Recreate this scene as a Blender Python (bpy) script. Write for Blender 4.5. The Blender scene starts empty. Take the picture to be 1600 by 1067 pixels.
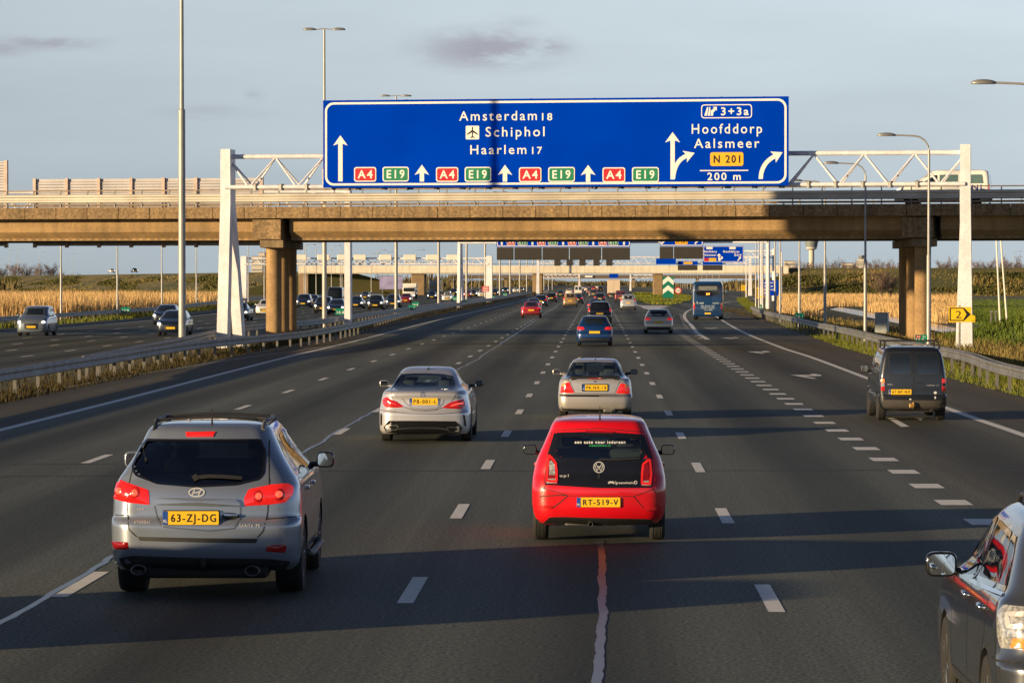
import bpy, bmesh, math, random
import numpy as np
from mathutils import Vector, Matrix, noise as mnoise
from mathutils.bvhtree import BVHTree
R = math.radians
random.seed(7)
SC = bpy.context.scene
COL = SC.collection

# ---------------------------------------------------------------- camera and measuring
FPX, CX, CY, HCAM = 5480.0, 800.0, 533.5, 3.1
YAW, PITCH = math.atan(133/FPX), math.atan(92.5/FPX)
cam_d = bpy.data.cameras.new('camera'); cam = bpy.data.objects.new('camera', cam_d); COL.objects.link(cam)
cam.location = (0, 0, HCAM); cam.rotation_euler = (math.pi/2-PITCH, 0, YAW)
cam_d.sensor_width = 36; cam_d.lens = 36*FPX/1600; cam_d.clip_start = .5; cam_d.clip_end = 30000
SC.camera = cam
_RM = cam.rotation_euler.to_matrix()
def ray(px, py): return _RM @ Vector(((px-CX)/FPX, -(py-CY)/FPX, -1))
def G(px, py, z=0.0):
    r = ray(px, py); t = (z-HCAM)/r.z
    return Vector((r.x*t, r.y*t, z))
def P(px, py, Y):
    r = ray(px, py); t = Y/r.y
    return Vector((r.x*t, Y, HCAM+r.z*t))
def PX(px, X, py=500):
    "depth at which column px meets the lengthwise line X"
    r = ray(px, py); return X*r.y/r.x
def Zat(py, Y, px=933): return P(px, py, Y).z

# ---------------------------------------------------------------- materials
def _n(nt, t, **k):
    n = nt.nodes.new(t)
    for a, b in k.items(): setattr(n, a, b)
    return n
MATS = {}
def mat(name, col, rough=.5, metal=0., coat=0., emit=None, es=0., var=.12, scale=3., bump=0., bscale=40., trans=0., col2=None, stretch=None, spec=None, detail=4, grime=0.):
    if name in MATS: return MATS[name]
    m = bpy.data.materials.new(name); m.use_nodes = True; nt = m.node_tree
    b = nt.nodes['Principled BSDF']
    b.inputs['Roughness'].default_value = rough; b.inputs['Metallic'].default_value = metal
    b.inputs['Coat Weight'].default_value = coat; b.inputs['Coat Roughness'].default_value = .04
    if spec is not None: b.inputs['Specular IOR Level'].default_value = spec
    if trans: b.inputs['Transmission Weight'].default_value = trans; b.inputs['IOR'].default_value = 1.05
    tc = _n(nt, 'ShaderNodeTexCoord'); src = tc.outputs['Object']
    if stretch:
        mp = _n(nt, 'ShaderNodeMapping'); mp.inputs['Scale'].default_value = stretch
        nt.links.new(src, mp.inputs['Vector']); src = mp.outputs['Vector']
    nz = _n(nt, 'ShaderNodeTexNoise'); nz.inputs['Scale'].default_value = scale; nz.inputs['Detail'].default_value = detail
    nt.links.new(src, nz.inputs['Vector'])
    cr = _n(nt, 'ShaderNodeValToRGB')
    a = col; c = col2 or tuple(x*(1+var) for x in col); a = tuple(x*(1-var) for x in col) if not col2 else col
    cr.color_ramp.elements[0].position = .36; cr.color_ramp.elements[1].position = .64
    cr.color_ramp.elements[0].color = (*a, 1); cr.color_ramp.elements[1].color = (*c, 1)
    nt.links.new(nz.outputs['Fac'], cr.inputs['Fac']); nt.links.new(cr.outputs['Color'], b.inputs['Base Color'])
    if grime:                                     # rain streaks running down and blotches of dirt
        col_ = cr.outputs['Color']
        for sc, lo, hi, p0, p1 in (((2.2, 2.2, .16), 1-grime, 1.06, .38, .62), ((.5, .5, .5), 1-grime*.6, 1.08, .35, .65), ((9, 9, 9), 1-grime*.5, 1.1, .4, .6)):
            mp2 = _n(nt, 'ShaderNodeMapping'); mp2.inputs['Scale'].default_value = sc; nt.links.new(tc.outputs['Object'], mp2.inputs['Vector'])
            n3 = _n(nt, 'ShaderNodeTexNoise'); n3.inputs['Scale'].default_value = 1; n3.inputs['Detail'].default_value = 5; nt.links.new(mp2.outputs['Vector'], n3.inputs['Vector'])
            m3 = _n(nt, 'ShaderNodeMapRange'); nt.links.new(n3.outputs['Fac'], m3.inputs['Value'])
            for k_, v_ in (('From Min', p0), ('From Max', p1), ('To Min', lo), ('To Max', hi)): m3.inputs[k_].default_value = v_
            vm = _n(nt, 'ShaderNodeVectorMath', operation='SCALE'); nt.links.new(col_, vm.inputs[0]); nt.links.new(m3.outputs['Result'], vm.inputs['Scale']); col_ = vm.outputs[0]
        nt.links.new(col_, b.inputs['Base Color'])
    if emit:
        b.inputs['Emission Color'].default_value = (*emit, 1); b.inputs['Emission Strength'].default_value = es
    if bump:
        n2 = _n(nt, 'ShaderNodeTexNoise'); n2.inputs['Scale'].default_value = bscale; n2.inputs['Detail'].default_value = 3
        nt.links.new(src, n2.inputs['Vector'])
        bp = _n(nt, 'ShaderNodeBump'); bp.inputs['Strength'].default_value = bump; bp.inputs['Distance'].default_value = .02
        nt.links.new(n2.outputs['Fac'], bp.inputs['Height']); nt.links.new(bp.outputs['Normal'], b.inputs['Normal'])
    MATS[name] = m; return m

def asphalt_mat(name, base, tracks=None, joint=None, warm=1.0):
    m = bpy.data.materials.new(name); m.use_nodes = True; nt = m.node_tree; L = nt.links.new
    b = nt.nodes['Principled BSDF']; b.inputs['Roughness'].default_value = .72; b.inputs['Specular IOR Level'].default_value = .22
    tc = _n(nt, 'ShaderNodeTexCoord')
    def noise(scale, det, sc=(1, 1, 1), rough=.6):
        mp = _n(nt, 'ShaderNodeMapping'); mp.inputs['Scale'].default_value = sc; L(tc.outputs['Object'], mp.inputs['Vector'])
        n = _n(nt, 'ShaderNodeTexNoise'); n.inputs['Scale'].default_value = scale; n.inputs['Detail'].default_value = det
        n.inputs['Roughness'].default_value = rough; L(mp.outputs['Vector'], n.inputs['Vector']); return n.outputs['Fac']
    def math_(op, a, c=None, d=None):
        n = _n(nt, 'ShaderNodeMath', operation=op)
        for i, v in enumerate((a, c, d)):
            if v is None: continue
            if isinstance(v, (int, float)): n.inputs[i].default_value = v
            else: L(v, n.inputs[i])
        return n.outputs[0]
    def rng(v, a, c, lo, hi):
        n = _n(nt, 'ShaderNodeMapRange'); L(v, n.inputs['Value'])
        n.inputs['From Min'].default_value = a; n.inputs['From Max'].default_value = c; n.inputs['To Min'].default_value = lo; n.inputs['To Max'].default_value = hi
        return n.outputs['Result']
    fine = rng(noise(26, 2), .36, .66, .40, 1.72)
    grit = rng(noise(9, 4), .3, .7, .86, 1.14)
    streak = rng(noise(1.5, 5, (1, .010, 1)), .32, .68, .76, 1.24)
    patch = rng(noise(.11, 3, (1, .22, 1)), .35, .65, .84, 1.16)
    v = math_('MULTIPLY', math_('MULTIPLY', fine, grit), math_('MULTIPLY', streak, patch))
    if tracks:                                   # wheel paths worn a little lighter, oil darker between them
        sep = _n(nt, 'ShaderNodeSeparateXYZ'); L(tc.outputs['Object'], sep.inputs[0])
        x0, pitch = tracks
        ph = math_('MULTIPLY', math_('SUBTRACT', sep.outputs['X'], x0), 2*math.pi/pitch)
        w = math_('ADD', math_('MULTIPLY', math_('COSINE', ph), .5), math_('MULTIPLY', math_('COSINE', math_('MULTIPLY', ph, 2)), -.12))
        wn = math_('MULTIPLY', w, rng(noise(.12, 2, (1, .3, 1)), .3, .7, .65, 1.2))
        v = math_('MULTIPLY', v, math_('ADD', math_('MULTIPLY', wn, .78), 1.0))
    mx = _n(nt, 'ShaderNodeMix', data_type='RGBA', blend_type='MULTIPLY'); mx.inputs['Factor'].default_value = 1
    cc = _n(nt, 'ShaderNodeCombineColor')
    for i in range(3): L(v, cc.inputs[i])
    mx.inputs['A'].default_value = (base*warm, base*1.09, base*.91/warm, 1); L(cc.outputs[0], mx.inputs['B'])
    L(mx.outputs['Result'], b.inputs['Base Color'])
    bp = _n(nt, 'ShaderNodeBump'); bp.inputs['Strength'].default_value = .35; bp.inputs['Distance'].default_value = .01
    L(noise(60, 2), bp.inputs['Height']); L(bp.outputs['Normal'], b.inputs['Normal'])
    MATS[name] = m; return m

def blade_mat(name, cols, rough=.7, scale=.08):
    "plant blades: colour varies blade by blade and in drifts over the ground"
    m = bpy.data.materials.new(name); m.use_nodes = True; nt = m.node_tree; L = nt.links.new
    b = nt.nodes['Principled BSDF']; b.inputs['Roughness'].default_value = rough; b.inputs['Specular IOR Level'].default_value = .2
    g = _n(nt, 'ShaderNodeNewGeometry'); tc = _n(nt, 'ShaderNodeTexCoord')
    nz = _n(nt, 'ShaderNodeTexNoise'); nz.inputs['Scale'].default_value = scale; nz.inputs['Detail'].default_value = 4
    L(tc.outputs['Object'], nz.inputs['Vector'])
    mx = _n(nt, 'ShaderNodeMix', data_type='FLOAT'); mx.inputs['Factor'].default_value = .6
    L(g.outputs['Random Per Island'], mx.inputs['A'])
    mr = _n(nt, 'ShaderNodeMapRange'); mr.inputs['From Min'].default_value = .3; mr.inputs['From Max'].default_value = .7; L(nz.outputs['Fac'], mr.inputs['Value'])
    L(mr.outputs['Result'], mx.inputs['B'])
    cr = _n(nt, 'ShaderNodeValToRGB'); el = cr.color_ramp.elements
    while len(el) < len(cols): el.new(.5)
    for i, c in enumerate(cols): el[i].position = i/(len(cols)-1); el[i].color = (*c, 1)
    L(mx.outputs['Result'], cr.inputs['Fac']); L(cr.outputs['Color'], b.inputs['Base Color'])
    MATS[name] = m; return m

# ---------------------------------------------------------------- mesh helpers
class MB:
    def __init__(s): s.v = []; s.f = []; s.mi = []
    def add(s, vs, fs, mi=0):
        o = len(s.v); s.v += [tuple(v) for v in vs]
        for f in fs: s.f.append(tuple(i+o for i in f)); s.mi.append(mi)
        return s
    def box(s, x0, x1, y0, y1, z0, z1, mi=0, M=None):
        vs = [Vector(p) for p in ((x0,y0,z0),(x1,y0,z0),(x1,y1,z0),(x0,y1,z0),(x0,y0,z1),(x1,y0,z1),(x1,y1,z1),(x0,y1,z1))]
        if M: vs = [M @ v for v in vs]
        return s.add(vs, [(0,3,2,1),(4,5,6,7),(0,1,5,4),(1,2,6,5),(2,3,7,6),(3,0,4,7)], mi)
    def rbox(s, x0, x1, y0, y1, z0, z1, r=.02, mi=0, M=None):
        "box with chamfered vertical and horizontal edges"
        bm = bmesh.new(); bmesh.ops.create_cube(bm, size=1)
        for v in bm.verts: v.co = Vector(((x0+x1)/2+v.co.x*(x1-x0), (y0+y1)/2+v.co.y*(y1-y0), (z0+z1)/2+v.co.z*(z1-z0)))
        bmesh.ops.bevel(bm, geom=bm.edges[:], offset=r, segments=2, affect='EDGES', profile=.5)
        return s.frombm(bm, mi, M)
    def frombm(s, bm, mi=0, M=None):
        bm.verts.index_update()
        s.add([(M @ v.co if M else v.co) for v in bm.verts], [[v.index for v in f.verts] for f in bm.faces], mi); bm.free(); return s
    def tube(s, pts, r, n=8, mi=0, cap=True):
        "tube along points; r a number or a list"
        pts = [Vector(p) for p in pts]; rs = r if isinstance(r, (list, tuple)) else [r]*len(pts)
        o = len(s.v); k = len(pts)
        for i, p in enumerate(pts):
            d = (pts[min(i+1, k-1)]-pts[max(i-1, 0)]).normalized()
            up = Vector((0, 0, 1)) if abs(d.z) < .95 else Vector((0, 1, 0))
            a = d.cross(up).normalized(); b = a.cross(d)
            for j in range(n):
                t = 2*math.pi*j/n; s.v.append(tuple(p+(a*math.cos(t)+b*math.sin(t))*rs[i]))
        for i in range(k-1):
            for j in range(n):
                q = (j+1) % n
                s.f.append((o+i*n+j, o+i*n+q, o+(i+1)*n+q, o+(i+1)*n+j)); s.mi.append(mi)
        if cap:
            s.f.append(tuple(o+j for j in reversed(range(n)))); s.mi.append(mi)
            s.f.append(tuple(o+(k-1)*n+j for j in range(n))); s.mi.append(mi)
        return s
    def sweep(s, path, prof, mi=0, closed=True):
        "profile [(side,z)] carried along a ground path [(x,y,z)] (side = to the right of travel)"
        path = [Vector(p) for p in path]; k = len(path); n = len(prof); o = len(s.v)
        for i, p in enumerate(path):
            d = (path[min(i+1, k-1)]-path[max(i-1, 0)]); d.z = 0; d.normalize(); rt = Vector((d.y, -d.x, 0))
            for (a, z) in prof: s.v.append(tuple(p+rt*a+Vector((0, 0, z))))
        for i in range(k-1):
            for j in range(n if closed else n-1):
                q = (j+1) % n; s.f.append((o+i*n+j, o+i*n+q, o+(i+1)*n+q, o+(i+1)*n+j)); s.mi.append(mi)
        if closed:
            s.f.append(tuple(o+j for j in reversed(range(n)))); s.mi.append(mi); s.f.append(tuple(o+(k-1)*n+j for j in range(n))); s.mi.append(mi)
        return s
    def lathe(s, prof, n=16, mi=0, M=None):
        "prof [(r,z)] turned about z"
        o = len(s.v); k = len(prof)
        for (r, z) in prof:
            for j in range(n):
                t = 2*math.pi*j/n; v = Vector((r*math.cos(t), r*math.sin(t), z)); s.v.append(tuple(M @ v if M else v))
        for i in range(k-1):
            for j in range(n):
                q = (j+1) % n; s.f.append((o+i*n+j, o+i*n+q, o+(i+1)*n+q, o+(i+1)*n+j)); s.mi.append(mi)
        s.f.append(tuple(o+j for j in reversed(range(n)))); s.mi.append(mi); s.f.append(tuple(o+(k-1)*n+j for j in range(n))); s.mi.append(mi)
        return s
    def poly(s, pts, y0=0., y1=.01, mi=0):
        "flat outline [(u,v)] in the xz plane, extruded from y0 (front) to y1"
        n = len(pts); a = sum(pts[i][0]*pts[(i+1) % n][1]-pts[(i+1) % n][0]*pts[i][1] for i in range(n))
        if a < 0: pts = pts[::-1]
        vs = [(u, y0, v) for u, v in pts]+[(u, y1, v) for u, v in pts]
        fs = [tuple(range(n)), tuple(reversed(range(n, 2*n)))]+[(i, i+n, (i+1) % n+n, (i+1) % n) for i in range(n)]
        return s.add(vs, fs, mi)
    def build(s, name, mats, parent=None, smooth=None, weld=False):
        me = bpy.data.meshes.new(name); me.from_pydata(s.v, [], s.f)
        for m in (mats if isinstance(mats, (list, tuple)) else [mats]): me.materials.append(m)
        if any(s.mi): me.polygons.foreach_set('material_index', s.mi)
        if weld:
            bm = bmesh.new(); bm.from_mesh(me); bmesh.ops.remove_doubles(bm, verts=bm.verts, dist=1e-4)
            bmesh.ops.recalc_face_normals(bm, faces=bm.faces); bm.to_mesh(me); bm.free()
        if smooth is not None:
            me.polygons.foreach_set('use_smooth', [True]*len(me.polygons))
            try: me.set_sharp_from_angle(angle=R(smooth))
            except Exception: pass
        me.update()
        o = bpy.data.objects.new(name, me); COL.objects.link(o)
        if parent: o.parent = parent
        return o
def tag(o, label=None, cat=None, group=None, kind=None):
    if label: o['label'] = label
    if cat: o['category'] = cat
    if group: o['group'] = group
    if kind: o['kind'] = kind
    return o
def thing(name, label, cat, loc=(0, 0, 0), rz=0, group=None):
    o = bpy.data.objects.new(name, None); COL.objects.link(o); o.location = loc; o.rotation_euler = (0, 0, rz)
    return tag(o, label, cat, group)
def copy_tree(o, parent=None):
    c = o.copy(); COL.objects.link(c); c.parent = parent
    for ch in o.children: copy_tree(ch, c)
    return c
def rrect(x0, x1, z0, z1, r, n=5):
    pts = []
    for cx, cz, a0 in ((x1-r, z1-r, 0), (x0+r, z1-r, 90), (x0+r, z0+r, 180), (x1-r, z0+r, 270)):
        for i in range(n+1):
            a = R(a0+90*i/n); pts.append((cx+r*math.cos(a), cz+r*math.sin(a)))
    return pts
_FC = {}
def text_geo(body, bold=.012):
    key = (body, bold)
    if key in _FC: return _FC[key]
    cu = bpy.data.curves.new('lettering', 'FONT'); cu.body = body; cu.size = 1; cu.offset = bold; cu.resolution_u = 3; cu.space_character = 1.27
    ob = bpy.data.objects.new('lettering', cu); me = bpy.data.meshes.new_from_object(ob)
    vs = [(v.co.x, v.co.y) for v in me.vertices]; fs = [tuple(p.vertices) for p in me.polygons]
    bpy.data.objects.remove(ob); bpy.data.meshes.remove(me); bpy.data.curves.remove(cu)
    _FC[key] = (vs, fs); return _FC[key]
CAP = None
def text_fit(body, x0, x1, z0, z1, bold=.012):
    "letters as flat faces: from x0 to x1, baseline z0, capital height to z1 -> (verts (u,v), faces)"
    global CAP
    if CAP is None: CAP = max(v for u, v in text_geo('H', 0)[0])
    vs, fs = text_geo(body, bold)
    a = min(u for u, v in vs); b = max(u for u, v in vs); sx = (x1-x0)/(b-a); sz = (z1-z0)/CAP
    return [(x0+(u-a)*sx, z0+v*sz) for u, v in vs], fs
def text_obj(body, x0, x1, z0, z1, y, m, parent, bold=.012, name='lettering'):
    vs, fs = text_fit(body, x0, x1, z0, z1, bold)
    return MB().add([(u, y, v) for u, v in vs], fs).build(name, m, parent)
def smooth_path(pts, step):
    "Catmull-Rom through points, resampled"
    pts = [Vector(p) for p in pts]; out = []
    q = [pts[0]*2-pts[1]]+pts+[pts[-1]*2-pts[-2]]
    for i in range(1, len(q)-2):
        n = max(1, int((q[i+1]-q[i]).length/step))
        for k in range(n):
            t = k/n; a, b, c, d = q[i-1:i+3]
            out.append(.5*((2*b)+(c-a)*t+(2*a-5*b+4*c-d)*t*t+(3*b-a-3*c+d)*t**3))
    out.append(pts[-1]); return out

M_ = {}
def setup_mats():
    M_['galv'] = mat('galvanised_steel', (.17,.165,.155), .6, .4, var=.2, scale=2.)
    M_['galv_dark'] = mat('weathered_steel', (.22,.22,.22), .6, .5, var=.3, scale=4)
    M_['rail'] = mat('rail_steel', (.22,.225,.23), .5, .6, var=.22, scale=1.2)
    M_['cream'] = mat('cream_paint', (.66,.65,.70), .45, 0, grime=.05, var=.06, scale=1.5, bump=.03)
    M_['greypole'] = mat('grey_pole', (.36,.35,.34), .5, .3, var=.12, scale=1.)
    M_['lamp'] = mat('lamp_shell', (.25,.25,.25), .4, .3)
    M_['lampglass'] = mat('lamp_glass', (.55,.53,.48), .2, 0)
    M_['blue'] = mat('sign_blue', (.0,.040,.47), .7, var=.07, scale=.35, spec=.0)
    M_['white'] = mat('sign_white', (.80,.78,.74), .5, var=.03)
    M_['red'] = mat('sign_red', (.50,.008,.018), .45, var=.04)
    M_['green'] = mat('sign_green', (.005,.20,.10), .45, var=.05)
    M_['amber'] = mat('sign_amber', (.85,.42,.01), .5, var=.04)
    M_['yellow'] = mat('sign_yellow', (.88,.56,.01), .5, var=.04)
    M_['black'] = mat('sign_black', (.012,.012,.013), .5)
    M_['conc'] = mat('pale_concrete', (.27,.195,.11), .85, grime=.28, var=.2, scale=.8, bump=.2, bscale=18)
    M_['conc2'] = mat('edge_concrete', (.26,.175,.092), .9, grime=.25, var=.3, scale=6, bump=.5, bscale=25)
    M_['conc3'] = mat('girder_concrete', (.315,.20,.088), .8, grime=.18, var=.12, scale=.6, bump=.08, bscale=12, stretch=(.25,1,2.2))
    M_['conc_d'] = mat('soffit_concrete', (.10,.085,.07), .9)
    M_['matrix'] = mat('display_black', (.028,.025,.022), .65, var=.12)
    M_['boxwhite'] = mat('white_metal', (.74,.70,.63), .5, var=.05)
# ================================================================ light and sky
SUN_AZ, SUN_EL = 58.0, 8.4          # the light travels towards +Y turned 58 deg to the right, 6.8 deg down
def setup_light():
    w = bpy.data.worlds.new('World'); SC.world = w; w.use_nodes = True; nt = w.node_tree; L = nt.links.new
    bg = nt.nodes['Background']
    sky = _n(nt, 'ShaderNodeTexSky', sky_type='NISHITA'); sky.sun_disc = False
    sky.sun_elevation = R(SUN_EL); sky.sun_rotation = R(180+SUN_AZ)
    sky.air_density = .6; sky.dust_density = 0.0; sky.ozone_density = 2.0; sky.altitude = 0
    tcs = _n(nt, 'ShaderNodeTexCoord'); sx = _n(nt, 'ShaderNodeSeparateXYZ'); L(tcs.outputs['Generated'], sx.inputs[0])
    zs = _n(nt, 'ShaderNodeMath', operation='SUBTRACT'); L(sx.outputs['Z'], zs.inputs[0]); zs.inputs[1].default_value = .07
    zm = _n(nt, 'ShaderNodeMath', operation='MAXIMUM'); L(zs.outputs[0], zm.inputs[0]); zm.inputs[1].default_value = 0
    zz_ = _n(nt, 'ShaderNodeMath', operation='MULTIPLY'); L(zm.outputs[0], zz_.inputs[0]); L(zm.outputs[0], zz_.inputs[1])
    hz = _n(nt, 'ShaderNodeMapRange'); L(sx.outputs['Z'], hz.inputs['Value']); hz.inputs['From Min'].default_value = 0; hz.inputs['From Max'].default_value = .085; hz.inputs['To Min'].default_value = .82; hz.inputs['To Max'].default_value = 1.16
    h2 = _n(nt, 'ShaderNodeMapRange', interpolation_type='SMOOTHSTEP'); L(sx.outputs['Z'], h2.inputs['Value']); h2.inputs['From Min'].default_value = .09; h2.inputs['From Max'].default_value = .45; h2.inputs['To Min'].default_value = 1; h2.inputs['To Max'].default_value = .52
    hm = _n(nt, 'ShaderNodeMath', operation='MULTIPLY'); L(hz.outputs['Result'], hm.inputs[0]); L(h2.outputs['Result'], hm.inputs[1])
    mps = _n(nt, 'ShaderNodeMapping'); mps.inputs['Scale'].default_value = (7, 7, 46); L(src, mps.inputs['Vector']) if False else None
    vn = _n(nt, 'ShaderNodeTexNoise'); vn.inputs['Scale'].default_value = 1.0; vn.inputs['Detail'].default_value = 5; L(tcs.outputs['Generated'], mps.inputs['Vector']); L(mps.outputs['Vector'], vn.inputs['Vector'])
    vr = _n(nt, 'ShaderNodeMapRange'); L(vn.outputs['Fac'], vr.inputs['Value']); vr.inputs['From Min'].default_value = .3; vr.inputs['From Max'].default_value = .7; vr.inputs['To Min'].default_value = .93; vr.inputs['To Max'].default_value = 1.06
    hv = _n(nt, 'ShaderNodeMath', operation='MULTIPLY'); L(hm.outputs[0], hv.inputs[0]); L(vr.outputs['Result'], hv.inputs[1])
    za = _n(nt, 'ShaderNodeMath', operation='ADD'); L(zz_.outputs[0], za.inputs[0]); za.inputs[1].default_value = .0026
    zr = _n(nt, 'ShaderNodeMath', operation='SQRT'); L(za.outputs[0], zr.inputs[0])      # the hazy lowest degrees of sky read as even grey
    cx = _n(nt, 'ShaderNodeCombineXYZ'); L(sx.outputs['X'], cx.inputs[0]); L(sx.outputs['Y'], cx.inputs[1]); L(zr.outputs[0], cx.inputs[2]); L(cx.outputs[0], sky.inputs['Vector'])
    # thin clouds: drifts of noise in the sky, denser near a few directions
    tc = _n(nt, 'ShaderNodeTexCoord'); src = tc.outputs['Generated']
    mp = _n(nt, 'ShaderNodeMapping'); mp.inputs['Scale'].default_value = (38, 38, 130); L(src, mp.inputs['Vector'])
    nz = _n(nt, 'ShaderNodeTexNoise'); nz.inputs['Scale'].default_value = 1.0; nz.inputs['Detail'].default_value = 7; nz.inputs['Roughness'].default_value = .62; L(mp.outputs['Vector'], nz.inputs['Vector'])
    total = None
    for (px, py, rx, rz, amt) in ((765, 77, 125, 36, 1.0), (845, 72, 55, 20, .9), (800, 38, 55, 16, .35), (75, 66, 90, 16, .75), (0, 76, 60, 14, .6), (400, 150, 20, 14, .5), (330, 176, 90, 14, .3)):
        r = ray(px, py).normalized()
        sb = _n(nt, 'ShaderNodeVectorMath', operation='SUBTRACT'); L(src, sb.inputs[0]); sb.inputs[1].default_value = r
        sc = _n(nt, 'ShaderNodeVectorMath', operation='MULTIPLY'); L(sb.outputs[0], sc.inputs[0]); sc.inputs[1].default_value = (FPX/rx, FPX/rx, FPX/rz)
        ln = _n(nt, 'ShaderNodeVectorMath', operation='LENGTH'); L(sc.outputs[0], ln.inputs[0])
        mr = _n(nt, 'ShaderNodeMapRange', interpolation_type='SMOOTHSTEP'); L(ln.outputs['Value'], mr.inputs['Value'])
        mr.inputs['From Min'].default_value = 0.15; mr.inputs['From Max'].default_value = 1.35; mr.inputs['To Min'].default_value = amt; mr.inputs['To Max'].default_value = 0
        if total is None: total = mr.outputs['Result']
        else:
            mm = _n(nt, 'ShaderNodeMath', operation='MAXIMUM'); L(total, mm.inputs[0]); L(mr.outputs['Result'], mm.inputs[1]); total = mm.outputs[0]
    nr = _n(nt, 'ShaderNodeMapRange', interpolation_type='SMOOTHSTEP'); L(nz.outputs['Fac'], nr.inputs['Value'])
    nr.inputs['From Min'].default_value = .34; nr.inputs['From Max'].default_value = .58
    ml = _n(nt, 'ShaderNodeMath', operation='MULTIPLY'); L(total, ml.inputs[0]); L(nr.outputs['Result'], ml.inputs[1])
    ml2 = _n(nt, 'ShaderNodeMath', operation='MULTIPLY'); L(ml.outputs[0], ml2.inputs[0]); ml2.inputs[1].default_value = 1.0
    hs = _n(nt, 'ShaderNodeMix', data_type='RGBA', blend_type='MULTIPLY'); hs.inputs['Factor'].default_value = 1; L(sky.outputs[0], hs.inputs['A']); hs.inputs['B'].default_value = SKY_TINT
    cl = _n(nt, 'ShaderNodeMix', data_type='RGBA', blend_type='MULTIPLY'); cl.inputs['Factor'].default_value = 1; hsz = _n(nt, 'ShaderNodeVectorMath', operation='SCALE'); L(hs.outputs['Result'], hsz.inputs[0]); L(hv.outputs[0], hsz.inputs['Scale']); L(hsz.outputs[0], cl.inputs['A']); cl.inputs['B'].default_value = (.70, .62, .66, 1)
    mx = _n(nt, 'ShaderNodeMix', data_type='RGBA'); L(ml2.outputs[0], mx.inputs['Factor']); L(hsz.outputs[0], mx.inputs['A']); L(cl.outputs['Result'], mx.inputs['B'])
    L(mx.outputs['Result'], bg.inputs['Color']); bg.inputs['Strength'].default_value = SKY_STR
    sd = bpy.data.lights.new('sun', 'SUN'); sd.energy = SUN_STR; sd.angle = R(.95); sd.color = (1.0, .735, .40)
    so = bpy.data.objects.new('sun', sd); COL.objects.link(so)
    d = Vector((math.sin(R(SUN_AZ))*math.cos(R(SUN_EL)), math.cos(R(SUN_AZ))*math.cos(R(SUN_EL)), -math.sin(R(SUN_EL))))
    so.rotation_euler = d.to_track_quat('-Z', 'Y').to_euler(); so.location = (-60, -40, 30)
    vs = SC.view_settings; vs.view_transform = 'Standard'; vs.look = 'None'; vs.gamma = 1; vs.use_curve_mapping = False; vs.exposure = EXPOSURE
SKY_TINT = (.635, .465, .43, 1); SKY_STR = .15; SUN_STR = 4.2; EXPOSURE = 0.92

# ================================================================ ground, road, markings
LX = {}
def struct(o): o['kind'] = 'structure'; return o
def strip(name, path, w, m, z):
    prof = [(-w/2, 0), (w/2, 0)]
    return struct(MB().sweep([Vector((p.x, p.y, z)) for p in path], prof[::-1], closed=False).build(name, m))
def sheet(name, pts, m, z, kind='structure'):
    bm = bmesh.new(); vs = [bm.verts.new((p[0], p[1], z)) for p in pts]; f = bm.faces.new(vs)
    if f.normal.z < 0: bmesh.ops.reverse_faces(bm, faces=[f])
    bm.normal_update()
    if bm.faces[:][0].normal.z < 0: bmesh.ops.reverse_faces(bm, faces=bm.faces[:])
    bmesh.ops.triangulate(bm, faces=bm.faces[:])
    o = MB().frombm(bm).build(name, m); o['kind'] = kind; return o
def right_edge():
    pts = [Vector((11.6, -60, 0)), Vector((11.6, 60, 0))]
    for px, py in ((1483, 590), (1400, 566), (1320, 544), (1282, 530.6), (1240, 515), (1196, 499), (1172, 488), (1162, 479), (1152, 468), (1158, 461)): pts.append(G(px, py))
    e = smooth_path(pts, 6); return e
def LX_B(): return (G(1490,785).x+G(1292,663).x)/2
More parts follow.
